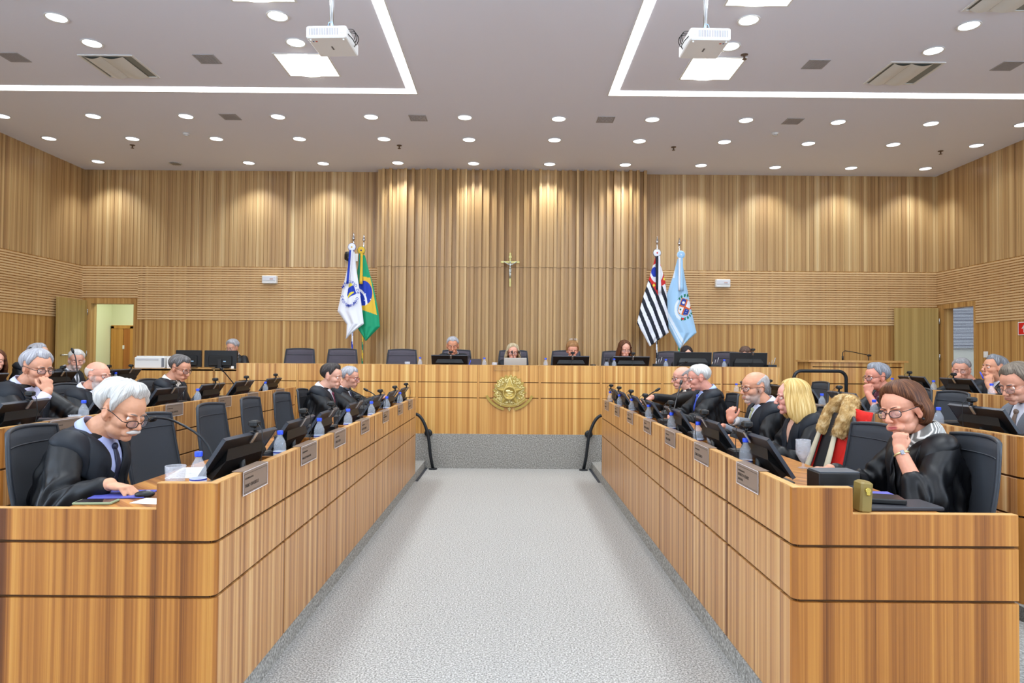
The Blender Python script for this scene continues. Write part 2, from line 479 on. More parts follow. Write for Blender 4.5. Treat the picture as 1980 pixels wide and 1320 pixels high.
# ---- right doorway: frame, leaf against the back wall, side room with a blinded window
g = G()
g.box(WR - .02, WR + .15, DRY0 - .04, DRY0 + .004, STAGE, 2.50); g.box(WR - .02, WR + .15, DRY1 - .004, DRY1 + .04, STAGE, 2.50)
g.box(WR - .02, WR + .15, DRY0, DRY1, DRZ - .004, 2.50)
g.obj('trim_13', W_LOW, kind='structure')
g = G(); g.bevbox(6.93, 7.71, 12.28, 12.325, STAGE + .01, 2.44, .003)
dr = g.obj('door_3', W_DOOR, kind='structure')
g = G()
for z in (.8, 1.55, 2.2): g.cyl((7.72, 12.272, z - .05), (7.72, 12.272, z + .05), .009)
g.obj('hinge', M_STEEL, dr)
RY = 13.9
g = G()
wx0, wx1, wz0, wz1 = 8.0, 9.75, 1.72, 2.75
g.box(WR + .15, wx0, RY, RY + .1, 0, 3.3); g.box(wx1, 10.2, RY, RY + .1, 0, 3.3); g.box(wx0, wx1, RY, RY + .1, 0, wz0); g.box(wx0, wx1, RY, RY + .1, wz1, 3.3)
g.box(10.2, 10.3, 10.2, RY + .1, 0, 3.3); g.box(WR + .15, 10.3, 10.1, 10.2, 0, 3.3); g.box(WR + .15, 10.2, 10.2, RY, 3.2, 3.3)
g.box(WR + .15, WR + .2, DRY1 + .1, RY, 0, 3.3); g.box(WR + .15, WR + .2, 10.2, DRY0 - .1, 0, 3.3)
g.obj('wall_side_room', mat('side_room_paint', '#eef0ee', .8), kind='structure')
g = G(); g.box(WR + .15, 10.2, 10.2, RY, .36, STAGE); g.obj('trim_14', M_PLAT, kind='structure')
g = G()
g.box(wx0, wx1, RY + .02, RY + .06, wz0, wz0 + .04); g.box(wx0, wx1, RY + .02, RY + .06, wz1 - .04, wz1)
for x in (wx0, (wx0 + wx1) / 2 - .02, wx1 - .04): g.box(x, x + .04, RY + .02, RY + .06, wz0, wz1)
win = g.obj('window_1', M_WHITE, kind='structure')
g = G(); g.box(wx0 + .02, wx1 - .02, RY + .038, RY + .042, wz0 + .02, wz1 - .02); g.obj('pane', M_GLASS, win)
bl = empty('venetian_blind', ((wx0 + wx1) / 2, RY - .04, wz1), 0, 'grey venetian blind on the window seen through the right doorway', 'blind')
M_BLIND = mat('blind_slat', '#7a7690', .4)
n = 34
gs = G(); gs.box(-.86, .86, -.011, .011, -.0006, .0006, M=Matrix.Rotation(math.radians(-28), 4, 'X'))
sme = gs.mesh('blind_slat', [M_BLIND])
for i in range(n):
    o = bpy.data.objects.new('slat', sme); link(o, bl); o.location = (0, 0, -.05 - i * .0298)
g = G(); g.box(-.87, .87, -.02, .02, -.03, 0); g.obj('head_rail', M_WHITE, bl)
g = G(); g.cyl((.72, -.02, -.03), (.72, -.02, -.9), .004); g.obj('wand', M_WHITE, bl)

# daylight behind the side room window is the world colour; corridor and side room lamps
for nm, loc, pw, lab, c in (('corridor_light', (-7.2, 13.6, 3.19), 40, 'square ceiling panel lighting the corridor beyond the open left door', (1, 1, .86)),
                            ('side_room_light', (9.0, 12.2, 3.19), 22, 'square ceiling panel lighting the side room beyond the right door', (1, 1, 1))):
    t = empty(nm, loc, 0, lab, 'ceiling light')
    g = G(); g.box(-.3, .3, -.3, .3, -.02, 0); g.obj('diffuser', M_ETROF, t)
    lamp('lamp', 'AREA', t, (0, 0, -.03), pw, .55, color=c)

# ------------------------------------------------------------------ ceiling fittings
def frame_box(g, x0, x1, y0, y1, w, z0, z1, m=0):
    g.box(x0, x1, y0, y0 + w, z0, z1, m); g.box(x0, x1, y1 - w, y1, z0, z1, m)
    g.box(x0, x0 + w, y0 + w, y1 - w, z0, z1, m); g.box(x1 - w, x1, y0 + w, y1 - w, z0, z1, m)

# luminous ceiling lines: an L seen on each side (they run on beyond the frame)
for s, lab in ((-1, 'luminous white cove line turning a corner on the left half of the ceiling'), (1, 'luminous white cove line turning a corner on the right half of the ceiling')):
    t = empty('cove_light', (s * 1.22, 8.64, CEIL), 0, lab, 'ceiling light')
    g = G()
    xs = sorted((0, s * 5.6)); g.box(xs[0], xs[1], -.145, 0, -.006, 0)
    xs = sorted((0, s * .115)); g.box(xs[0], xs[1], -9.0, -.145, -.006, 0)
    g.obj('diffuser', M_ECOVE, t)
    g = G()
    xs = sorted((-s * .012, s * 5.6)); g.box(xs[0], xs[1], 0, .012, -.010, 0)
    xs = sorted((-s * .012, 0)); g.box(xs[0], xs[1], -9.0, 0, -.010, 0)
    g.obj('edge_trim', M_WHITE, t)
    lamp('lamp', 'AREA', t, (s * 2.8, -.07, -.02), 46, 5.4, sy=.12)
    lamp('lamp', 'AREA', t, (s * .06, -4.0, -.02), 52, .11, sy=7.6)

# downlights
def make_downlight(power, name, spot=128, tilt=0):
    t = empty(name, (0, 0, CEIL), 0, None, 'ceiling light')
    g = G(); g.lathe([(.085, 0), (.104, 0), (.112, -.004), (.110, -.010), (.100, -.010), (.092, -.004), (.085, -.003)], n=28, cap=False)
    g.obj('rim', M_WHITE, t)
    g = G(); g.lathe([(.001, -.006), (.05, -.0065), (.099, -.004), (.099, -.001)], n=28); g.obj('diffuser', M_EDOWN, t)
    lamp('lamp', 'SPOT', t, (0, 0, -.03), power, .07, rot=(math.radians(tilt), 0, 0), spot=math.radians(spot), blend=.8, color=(.96, .98, 1))
    return Multi(t)
dn = make_downlight(P_SPOT, 'downlight'); dnw = make_downlight(P_WASH, 'downlight', 100, 14)
XS = [-7.23, -5.92, -4.6, -3.3, -1.985, -.67, .65, 1.965, 3.28, 4.6, 5.93, 7.23]
rows = [(9.52, 'in the downlight row just beyond the cove lines', XS, [9.69, 9.63, 9.58, 9.55, 9.5, 9.48, 9.53, 9.52, 9.51, 9.6, 9.66, 9.67]),
        (10.5, 'in the middle row of small downlights', XS, [10.69, 10.65, 10.59, 10.53, 10.47, 10.46, 10.42, 10.46, 10.46, 10.55, 10.59, 10.6])]
for Y, lab, xs, ys in rows:
    for i, x in enumerate(xs):
        dn.put((x, (ys[i] + Y) / 2, CEIL), 0, 'round recessed downlight, %s from the left %s' % (ORD[i], lab), 'round recessed downlights')
for i, x in enumerate(XS):
    if i == 1:
        t = empty('downlight', (x, 11.93, CEIL), 0, 'unlit round downlight, second from the left in the row nearest the back wall', 'ceiling light', 'round recessed downlights')
        g = G(); g.lathe([(.085, 0), (.112, -.004), (.110, -.010), (.092, -.004)], n=28, cap=False); g.obj('rim', M_WHITE, t)
        g = G()
        for k in range(5): g.cyl((-.06 + .03 * k, -.07, -.008), (-.06 + .03 * k, .07, -.008), .009, n=8)
        g.obj('tube', M_STEEL, t)
        continue
    dnw.put((x, (11.78 if 3 < i < 9 else 11.86), CEIL), 0, 'round recessed downlight, %s from the left in the row nearest the back wall' % ORD[i], 'round recessed downlights')
for s, nm in ((-1, 'left'), (1, 'right')):
    for x, y, lb in ((2.33, 7.25, 'behind the %s projector' % nm), (2.33, 6.68, 'above and outside the %s projector' % nm),
                     (4.55, 7.31, 'beside the %s curved air vent, the farther of two' % nm), (4.56, 6.75, 'near the %s top corner, the nearer of two' % nm)):
        dn.put((s * x, y, CEIL), 0, 'large-looking round downlight ' + lb, 'round recessed downlights')
# unseen rear half of the hall: its ceiling lamps
for ix, x in enumerate((-5.5, -2.3, 2.3, 5.5)):
    for iy, y in enumerate((-2.2, .8, 3.6)):
        t = empty('troffer', (x, y, CEIL), 0, None, 'ceiling light', 'rear ceiling panels behind the photographer')
        t['label'] = 'square lit ceiling panel outside the frame, %s from the left in the %s row' % (ORD[ix], ('rearmost', 'middle', 'nearest')[iy])
        g = G(); g.box(-.3, .3, -.3, .3, -.006, 0); g.obj('diffuser', M_ETROF, t)
        lamp('lamp', 'AREA', t, (0, 0, -.02), P_AREA, .6)

def troffer(x, y, lit, label):
    t = empty('troffer', (x, y, CEIL), 0, label, 'ceiling light', 'square ceiling troffers')
    g = G(); frame_box(g, -.31, .31, -.31, .31, .02, -.008, 0); g.obj('frame', M_WHITE, t)
    m1 = M_ETROF if lit else mat('troffer_inner', '#cfd0c6', .5)
    g = G()
    # curved reflectors: two gull wings and a raised centre
    prof = [(-.29, -.002), (-.24, .0), (-.17, -.004), (-.10, -.018)] if lit else None
    g.box(-.29, .29, -.29, .29, -.003, 0)
    g.obj('backing', m1, t)
    if lit:
        g = G(); a = np.linspace(0, PI, 9)
        rs = [np.array([[-.16 + .0 + .13 * (1 - math.cos(q)) , y0, -.006 - .022 * math.sin(q)] for q in a]) for y0 in (-.27, .27)]
        g.rings(rs, cap=False, closed=False); g.obj('reflector', M_ETROF, t)
        g = G()
        for k in range(7): g.box(-.13 + k * .035, -.127 + k * .035, -.27, -.2, -.03, -.022)
        g.obj('louvre', M_WHITE, t)
        lamp('lamp', 'AREA', t, (0, 0, -.04), 44, .55)
    return t
troffer(-2.37, 7.82, True, 'bright square ceiling light just behind the left projector')
troffer(2.30, 7.82, True, 'bright square ceiling light just behind the right projector')
troffer(-2.36, 6.10, True, 'bright square ceiling light cut by the top edge on the left')
troffer(2.30, 6.10, True, 'bright square ceiling light cut by the top edge on the right')
M_CASS = mat('vent_shell', '#e2e2dc', .5); M_CASSD = mat('vent_slot', '#8a8c84', .8)
for x, y, lab in ((-4.58, 7.9, 'unlit square ceiling vent with curved blades, left of the left projector'), (4.56, 7.9, 'unlit square ceiling vent with curved blades, right of the right projector'),
                  (-4.6, 6.05, 'square ceiling vent cut by the top edge in the left corner'), (4.6, 6.15, 'square ceiling vent cut by the top edge in the right corner')):
    t = empty('ceiling_vent', (x, y, CEIL), 0, lab, 'vent', 'square curved-blade vents')
    g = G(); frame_box(g, -.31, .31, -.31, .31, .025, -.010, 0); g.obj('frame', M_WHITE, t)
    g = G(); g.box(-.285, .285, -.285, .285, -.002, 0); g.obj('slot_backing', M_CASSD, t)
    for c, w in ((-.16, .10), (.06, .13)):
        g = G(); a = np.linspace(-.95, .95, 9)
        rs = []
        for y0 in (-.28, .28):
            rs.append(np.array([[c + w * q, y0, -.006 - .03 * math.cos(q * 1.5)] for q in a]))
        g.rings(rs, cap=False, closed=False); g.obj('curved_blade', M_CASS, t)
g = G(); frame_box(g, -.12, .12, -.12, .12, .012, -.006, 0); gf = g.mesh('speaker_frame', [M_GRILLE])
g = G()
for k in range(12): g.box(-.108 + k * .0185, -.108 + k * .0185 + .012, -.108, .108, -.005, -.001)
gg = g.mesh('speaker_slats', [M_GRILLE])
for i, (x, y) in enumerate([(-5.66, 7.68), (-3.47, 7.68), (3.44, 7.68), (5.62, 7.68), (-3.98, 9.56), (-1.33, 9.54), (1.31, 9.54), (3.95, 9.54)]):
    names = ['square grey ceiling grille in the top left corner', 'square grey ceiling grille between the left vent and left bright panel', 'square grey ceiling grille between the right bright panel and right vent',
             'square grey ceiling grille near the right edge', 'square grey grille, leftmost of four in the downlight row', 'square grey grille, second of four in the downlight row', 'square grey grille, third of four in the downlight row', 'square grey grille, rightmost of four in the downlight row']
    t = empty('ceiling_grille', (x, y, CEIL), 0, names[i], 'grille', 'square ceiling grilles')
    for nm, me in (('frame', gf), ('louvre', gg)):
        o = bpy.data.objects.new(nm, me); link(o, t)
M_SPR = mat('sprinkler_brown', '#6a5648', .4, .4)
for x, y, lab in ((-6.1, 10.9, 'small ceiling sprinkler, leftmost of three'), (-1.8, 10.8, 'small ceiling sprinkler above the left flags'), (2.56, 10.76, 'small ceiling sprinkler above the right flags'),
                  (6.86, 10.85, 'small ceiling sprinkler near the right corner'), (2.55, 7.45, 'small ceiling sprinkler beside the right bright panel')):
    t = empty('sprinkler', (x, y, CEIL), 0, lab, 'sprinkler')
    g = G(); g.lathe([(.04, 0), (.04, -.006), (.012, -.012), (.010, -.04), (.004, -.045)], n=14); g.obj('body', M_SPR, t)
    g = G(); g.lathe([(.001, -.05), (.026, -.05), (.026, -.054), (.001, -.054)], n=12); g.obj('deflector', M_SPR, t)
for x, y, lab in ((-4.95, 10.3, 'white round smoke detector on the left of the ceiling'), (3.9, 10.05, 'white round smoke detector on the right of the ceiling')):
    t = empty('smoke_detector', (x, y, CEIL), 0, lab, 'smoke detector')
    g = G(); g.lathe([(.05, 0), (.052, -.015), (.035, -.028), (.03, -.04), (.001, -.042)], n=18); g.obj('housing', M_WHITE, t)
    g = G(); g.lathe([(.036, -.026), (.038, -.030), (.032, -.034)], n=18, cap=False); g.obj('sensor_ring', M_GRILLE, t)

# daylight windows in the side walls behind the photographer
for n, (x, s) in enumerate(((WL + .02, 1), (WR - .02, -1))):
    g = G(); g.box(min(x, x - .03 * s), max(x, x - .03 * s), -3.4, 2.2, 1.3, 4.1)
    w = g.obj('window_%d' % (n + 2), emis('daylight_pane', '#cfe2ff', 2.2), kind='structure')
    g = G()
    for y in np.linspace(-3.4, 2.2, 6): g.box(min(x, x + .03 * s), max(x, x + .03 * s), y - .03, y + .03, 1.3, 4.1)
    g.obj('mullion', M_WHITE, w)
    lamp('daylight', 'AREA', w, (x + .06 * s, -.6, 2.7), P_WIN, 2.8, rot=(0, -PI / 2 * s, 0), color=(.78, .90, 1), sy=5.6)

# projectors
def projector(x, y, zb, mirror, label):
    s = -1 if mirror else 1
    t = empty('projector', (x, y, zb), math.radians(-3 * s if not mirror else 1), label, 'projector', 'ceiling projectors')
    W, D, Hh = .165, .36, .098
    M_P = mat('projector_white', '#f2f2f0', .4)
    g = G(); g.bevbox(-W, W, 0, D, 0, Hh, .008); g.obj('housing', M_P, t)
    g = G(); n = 18
    for k in range(n):
        xx = -W + .03 + k * .0135
        g.box(s * xx - .0035, s * xx + .0035, -.0015, .002, .022, .078)
    g.obj('vent_slot', mat('vent_grey', '#9a9aa4', .6), t)
    g = G(); a = np.linspace(0, 2 * PI, 20, endpoint=False)
    g.lathe([(.001, 0), (.018, 0), (.018, .002)], c=(0, 0, 0), n=20, M=Matrix.Translation((s * (W - .035), -.002, .05)) @ Matrix.Rotation(-PI / 2, 4, 'X'))
    g.obj('sensor_disc', M_P, t)
    g = G(); g.box(-.01, .004, .16, .22, -.001, .002); g.obj('logo_bar', mat('dark_print', '#6a6664', .5), t)
    g = G(); g.box(-s * .10 - .008, -s * .10 + .008, .06, .075, -.001, .001, 0); g.box(-s * .125 - .006, -s * .125 + .006, .06, .075, -.001, .001, 1)
    g.obj('label_sticker', [mat('red_print', '#c8503c', .5), mat('blue_print', '#5070a0', .5)], t)
    g = G(); g.cyl((.0, .14, Hh), (.0, .14, CEIL - zb - .01), .018, n=16); g.obj('mount_pole', M_STEEL, t)
    g = G(); g.lathe([(.001, 0), (.05, 0), (.05, -.012), (.02, -.02)], c=(0, .14, CEIL - zb), n=18); g.obj('ceiling_plate', M_WHITE, t)
    g = G(); g.bevbox(-s * .045 - .035, -s * .045 + .035, .09, .17, Hh, Hh + .03, .004); g.obj('mount_box', M_BLACK, t)
    g = G()
    for k in range(3):
        aa = np.linspace(0, 1, 14)
        pts = [(s * (.02 + .16 * math.sin(q * PI * .72) + .01 * k), .14 + .10 * q * (1 + .2 * k), Hh + .012 + .045 * math.sin(q * PI) * (1 - .3 * k) - .10 * max(0, q - .5)) for q in aa]
        g.tube(pts, .0035, 7)
    g.obj('cable', M_BLACK, t)
    g = G(); g.tube([(s * W, .05, .05), (s * (W + .025), .1, .03), (s * (W + .03), .17, .02), (s * W, .24, .03)], .004, 7); g.obj('power_cord', M_BLACK, t)
    g = G(); g.tube([(-s * .03, .13, Hh + .05), (-s * .015, .12, Hh + .085), (s * .01, .12, Hh + .09), (s * .02, .13, Hh + .04)], .004, 7); g.obj('blue_cable', M_LBLUE, t)
    for q in ((-1, .03), (1, .03)):
        g = G(); g.cyl((q[0] * (W - .03), q[1], 0), (q[0] * (W - .03), q[1], -.012), .008); g.obj('foot', M_P, t)
projector(-1.515, 5.47, 4.07, False, 'white ceiling projector on a metal pole, left one with loose cables')
projector(1.60, 5.47, 4.08, True, 'white ceiling projector on a metal pole, right one')

# back-wall fittings
for x, z, lab, nm in ((-4.37, 2.86, 'small white wall speaker left of the flags on the ribbed band', 'wall_speaker'), (3.83, 2.86, 'small white wall speaker right of the flags on the ribbed band', 'wall_speaker')):
    t = empty(nm, (x, WB - .018, z), 0, lab, 'speaker', 'white wall speakers')
    g = G(); g.bevbox(-.13, .13, -.09, 0, -.07, .07, .008); g.obj('housing', M_WHITE, t)
    g = G(); g.bevbox(-.115, .115, -.096, -.088, -.02, .055, .003); g.obj('grille', mat('off_white', '#dcdce2', .6), t)
    g = G(); g.box(.015, .075, -.099, -.095, 0, .02); g.obj('badge', mat('pale_badge', '#c8a8a0', .5), t)
t = empty('security_camera', (-2.93, WB - .02, 3.28), 0, 'black dome-like camera on a white bracket left of the white flag', 'camera')
g = G(); g.bevbox(-.09, .14, -.02, .0, -.07, .07, .004); g.obj('wall_plate', M_WHITE, t)
g = G(); g.lathe([(.001, .09), (.07, .08), (.085, .03), (.085, -.04), (.07, -.07), (.001, -.075)], c=(.01, -.12, .0), n=18); g.obj('body', M_BLACK2, t)
g = G(); g.ell((.02, -.18, -.055), (.045, .045, .045)); g.obj('lens_ball', M_BLACK, t)
g = G(); g.cyl((.0, -.02, .02), (.0, -.1, .02), .02); g.obj('arm', M_BLACK2, t)
t = empty('wall_sign', (WR - .012, 10.24, 1.99), 0, 'square red fire extinguisher sign with white pictogram on the right wall', 'sign')
g = G(); g.box(-.004, 0, -.15, .15, -.1, .1, 0); g.obj('sign_plate', M_WHITE, t)
g = G(); g.box(-.006, -.003, -.135, .135, -.088, .088); g.obj('red_field', mat('sign_red', '#d8201c', .5), t)
g = G(); g.prism([(.03, -.06), (-.03, -.06), (-.035, .03), (-.015, .05), (-.02, .065), (.02, .065), (.02, .05), (.035, .03)], -.008, -.006, 'x')
g.prism([(.02, .06), (.07, .0), (.058, -.005), (.01, .05)], -.008, -.006, 'x'); g.obj('pictogram', M_WHITE, t)
for loc, lab in (((WL + .012, 11.35, 1.60), 'white light switch plate on the left wall beside the open door'),):
    t = empty('switch_plate', loc, 0, lab, 'switch'); g = G(); g.bevbox(0, .008, -.04, .04, -.06, .06, .002); g.obj('plate', M_WHITE, t); g = G(); g.bevbox(.008, .013, -.012, .012, -.02, .02, .001); g.obj('rocker', M_PAPER, t)
t = empty('switch_plate', (WR - .012, 11.1, 1.60), 0, 'white light switch plate on the right wall beside the doorway', 'switch'); g = G(); g.bevbox(-.008, 0, -.05, .05, -.05, .05, .002); g.obj('plate', M_WHITE, t); g = G(); g.bevbox(-.013, -.008, -.012, .012, -.02, .02, .001); g.obj('rocker', M_PAPER, t)
# ------------------------------------------------------------------ benches
def desk_row(xf, o, ztop, zbase, y0, y1, joints, label, end_w=.88, divs=True):
    """xf: x of the aisle-side face; o: direction (+1/-1) in which the table extends"""
    t = empty('bench_desk', (xf, y0, zbase), 0, label, 'desk', 'long teak bench desks')
    H = ztop - zbase
    j1, j2 = H - .225, H - .435
    gp = .006; T = .016
    def X(a, b):
        a, b = o * a, o * b
        return (min(a, b), max(a, b))
    L = y1 - y0
    g = G()
    g.box(*X(T, T + .012), .03, L - .005, 0.0, H - .006)                       # dark groove behind the panels
    g.box(*X(.03, end_w - .005), T, T + .012, 0.0, H - .11)
    g.box(*X(.03, .225), T, T + .012, H - .11, H - .006)
    g.obj('groove_backing', W_GROOVE, t)
    ys = [.03] + sorted(j - y0 for j in joints if y0 + .1 < j < y1 - .05) + [L]
    zr = [(0.0, j2 - gp), (j2 + gp, j1 - gp), (j1 + gp, H)]
    for a, b in zip(ys[:-1], ys[1:]):
        for z0, z1 in zr:
            g = G(); g.bevbox(*X(0, T), a + (gp * .9 if a > .04 else 0), b - (gp * .9 if b < L - .01 else 0), z0, z1, .0015)
            g.obj('panel', W_DESK, t)
    # near end, stepped down towards the seat
    for k, (z0, z1) in enumerate(zr):
        g = G()
        a, b, c = .03 * o, .232 * o, end_w * o
        if k < 2: pts = [(a, z0), (c, z0), (c, z1), (a, z1)]
        else: pts = [(a, z0), (c, z0), (c, H - .10), (b, H - .10), (b, H), (a, H)]
        if o < 0: pts = pts[::-1]
        g.prism(pts, 0, T, 'y'); g.obj('end_panel', W_END, t)
    # chamfered corner
    for z0, z1 in zr:
        g = G(); pts = [(0, .03), (0.004 * o, .018), (.016 * o, .004), (.03 * o, 0), (.03 * o, T), (T * o, .03)]
        g.prism(pts, z0, z1, 'z'); g.obj('corner_post', W_END, t)
    g = G()
    g.box(*X(0.001, .036), .004, L, H - .001, H + .003); g.box(*X(.036, .232), .001, .036, H - .001, H + .003)
    g.box(*X(.232, end_w), .001, .036, H - .101, H - .0985); g.obj('edge_cap', W_EDGE, t)
    g = G(); g.box(*X(T + .012, .036), .03, L, .45, H - .002); g.box(*X(.03, .232), T + .012, .036, .3, H - .002); g.box(*X(.232, end_w), T + .012, .036, 0, H - .101)
    g.obj('inner_board', W_END, t)
    g = G(); g.bevbox(*X(.036, .60), .036, L - .02, H - .128, H - .101, .002); g.obj('table_top', W_END, t)
    g = G(); g.bevbox(*X(.0, .62), L - .02, L, 0, H - .10, .002); g.obj('far_end_panel', W_DESK, t)
    if divs:
        for a in ys[1:-1]:
            g = G(); g.bevbox(*X(.036, .235), a - .009, a + .009, H - .101, H - .012, .0015, 0); g.obj('divider', W_END, t)
    return t
JR = [8.2 - .789 * k for k in range(1, 8)]
desk_row(-1.13, -1, 1.0, 0.10, 2.65, 8.2, JR, 'front left teak bench desk facing the aisle, nearest the camera on the left')
desk_row(1.10, 1, 1.0, 0.10, 2.66, 8.2, JR, 'front right teak bench desk facing the aisle, nearest the camera on the right', end_w=.875)
J2 = [8.86 - .788 * k for k in range(1, 8)]
desk_row(-2.78, -1, 1.085, 0.10, 3.74, 8.86, J2, 'second teak bench desk on the left, behind the front left chairs')
desk_row(2.78, 1, 1.085, 0.10, 3.72, 8.86, J2, 'second teak bench desk on the right, behind the front right chairs')
desk_row(-4.46, -1, 1.185, 0.18, 4.9, 8.45, [8.45 - .79 * k for k in range(1, 6)], 'rear teak bench desk on the far left')
desk_row(4.44, 1, 1.185, 0.18, 4.9, 8.45, [8.45 - .79 * k for k in range(1, 6)], 'rear teak bench desk on the far right')

# presiding bench on the stage
t = empty('presiding_bench', (0, 9.21, STAGE), 0, 'long raised presiding bench with gold crest, under the central wall screen', 'desk')
bx = [-3.68, -2.87, -2.06, -1.26, -.435, .395, 1.222, 2.05, 2.85, 3.62]; H = 1.385 - STAGE
g = G(); g.box(-3.67, 3.61, .016, .03, 0, H - .01); g.obj('groove_backing', W_GROOVE, t)
for a, b in zip(bx[:-1], bx[1:]):
    for z0, z1 in ((-.004, .478), (.488, .688), (.698, H)):
        g = G(); g.bevbox(a + .016, b - .016, 0, .016, z0, z1, .0015); g.obj('panel', W_BENCH, t)
for a in bx:
    g = G(); g.box(a - .0145, a + .0145, .005, .02, 0, H - .001); g.obj('joint_strip', W_BENCH, t)
g = G(); g.box(-3.69, 3.63, .0, .05, H - .001, H + .004); g.obj('edge_cap', W_EDGE, t)
g = G(); g.box(-3.67, 3.61, .05, .72, H - .125, H - .10); g.obj('table_top', W_END, t)
g = G(); g.box(-3.67, 3.61, .03, .05, .2, H - .002); g.obj('inner_board', W_END, t)
for x in (-3.695, 3.62):
    g = G(); g.box(x, x + .015, .0, .74, 0, H); g.obj('side_panel', W_BENCH, t)

# clerk's desk, left
t = empty('clerk_desk', (-4.62, 9.95, STAGE), 0, 'lower teak desk with two monitors at the left end of the presiding bench', 'desk')
g = G(); g.box(-.92, .92, .016, .03, 0, .80); g.obj('groove_backing', W_GROOVE, t)
for a, b in ((-.93, -.32), (-.31, .30), (.31, .92)):
    for z0, z1 in ((0, .39), (.40, .61), (.62, .825)):
        g = G(); g.bevbox(a, b, 0, .016, z0, z1, .0015); g.obj('panel', W_BENCH, t)
g = G(); g.box(-.93, .92, .0, .70, .80, .83); g.obj('table_top', W_EDGE, t)
for x in (-.945, .92):
    g = G(); g.box(x, x + .016, 0, .7, 0, .83); g.obj('side_panel', W_LOW, t)

# lectern, right, with curved front
t = empty('lectern', (4.93, 9.9, STAGE), 0, 'wide teak lectern with an overhanging top and two thin microphones, right of the presiding bench', 'lectern')
def arc_wall(g, w, d, z0, z1, th=.02, n=10, bulge=.10):
    a = np.linspace(-1, 1, n); rs = []
    for z in (z0, z1):
        out = [(w * q, -d - bulge * (1 - q * q), z) for q in a]; inn = [(w * q * .98, -d + th - bulge * (1 - q * q), z) for q in a[::-1]]
        rs.append(np.array(out + inn))
    g.rings(rs, smooth=False)
for w, z0, z1, nm in ((.66, 0, .69, 'front_panel'), (.66, .705, .925, 'front_panel'), (.66, .94, 1.0, 'front_panel')):
    g = G(); arc_wall(g, w, .2, z0, z1); g.obj(nm, W_BENCH, t)
g = G(); arc_wall(g, .64, .17, 0, 1.0); g.obj('groove_backing', W_GROOVE, t)
g = G(); arc_wall(g, .71, .23, 1.0, 1.028, th=.5); g.obj('top_board', W_EDGE, t)
for s in (-1, 1):
    g = G(); g.box(s * .65 - .012, s * .65 + .012, -.2, .25, 0, 1.0); g.obj('side_panel', W_BENCH, t)
for i, (px, pts) in enumerate(((-.16, [(-.16, -.1, 1.028), (-.16, -.1, 1.14), (-.13, -.1, 1.165), (-.02, -.1, 1.15), (.22, -.12, 1.10)]), (.15, [(.17, -.18, 1.0), (.165, -.19, 1.10)]))):
    m = empty('gooseneck_microphone', (4.93, 9.9, STAGE), 0, ('long bent gooseneck microphone reaching across the lectern top', 'short upright microphone at the front of the lectern')[i], 'microphone')
    g = G(); g.tube(pts, .006, 8); g.obj('stem', M_BLACK, m)
    e = pts[-1]; g = G(); g.ell(e, (.022, .014, .016)); g.obj('capsule', M_BLACK, m)
    if i == 0:
        g = G(); g.cyl((-.16, -.1, 1.03), (-.16, -.1, 1.09), .013); g.obj('base', M_BLACK, m)

# guard rail by the ramp and the two curved aisle handrails
t = empty('guard_rail', (4.08, 9.0, 0), 0, 'black tubular guard rail bent at both upper corners, in front of the lectern', 'railing')
a = np.linspace(0, PI / 2, 7); r = .10; zt = 1.345; w = .345
pts = [(-w, 0, .18)] + [(-w + r - r * math.cos(q), 0, zt - r + r * math.sin(q)) for q in a] + [(w - r + r * math.sin(q), 0, zt - r + r * math.cos(q)) for q in a] + [(w, 0, .18)]
g = G(); g.tube(pts, .022, 12); g.obj('tube', M_TUBE, t)
g = G()
for s in (-1, 1): g.lathe([(.001, 0), (.05, 0), (.05, .012), (.022, .016)], c=(s * w, 0, .18), n=16)
g.obj('floor_flange', M_TUBE, t)
for s, lab in ((-1, 'black curved handrail at the far left corner of the aisle'), (1, 'black curved handrail at the far right corner of the aisle')):
    cx = -.02
    t = empty('handrail', (cx, 9.1, 0), 0, lab, 'handrail', 'curved aisle handrails')
    pts = []
    for q in np.linspace(0, 1, 14):
        p0, p1, p2, p3 = np.array([1.235, .73]), np.array([1.14, .71]), np.array([1.075, .52]), np.array([1.055, .36])
        b = (1 - q) ** 3 * p0 + 3 * (1 - q) ** 2 * q * p1 + 3 * (1 - q) * q * q * p2 + q ** 3 * p3
        pts.append((s * b[0], 0, b[1]))
    pts += [(s * 1.035, 0, .18), (s * 1.0, 0, .01)]
    g = G(); g.tube(pts, .021, 12); g.obj('tube', M_TUBE, t)
    g = G(); g.lathe([(.001, 0), (.058, 0), (.058, .012), (.024, .018)], c=(s * 1.0, 0, 0), n=20); g.obj('floor_flange', M_TUBE, t)
    g = G(); g.lathe([(.001, 0), (.052, 0), (.052, .014), (.02, .02)], n=20, M=Matrix.Translation((s * 1.075, .095, .47)) @ Matrix.Rotation(PI / 2, 4, 'X'))
    g.cyl((s * 1.075, .09, .47), (s * 1.068, 0, .46), .014); g.obj('wall_bracket', M_TUBE, t)

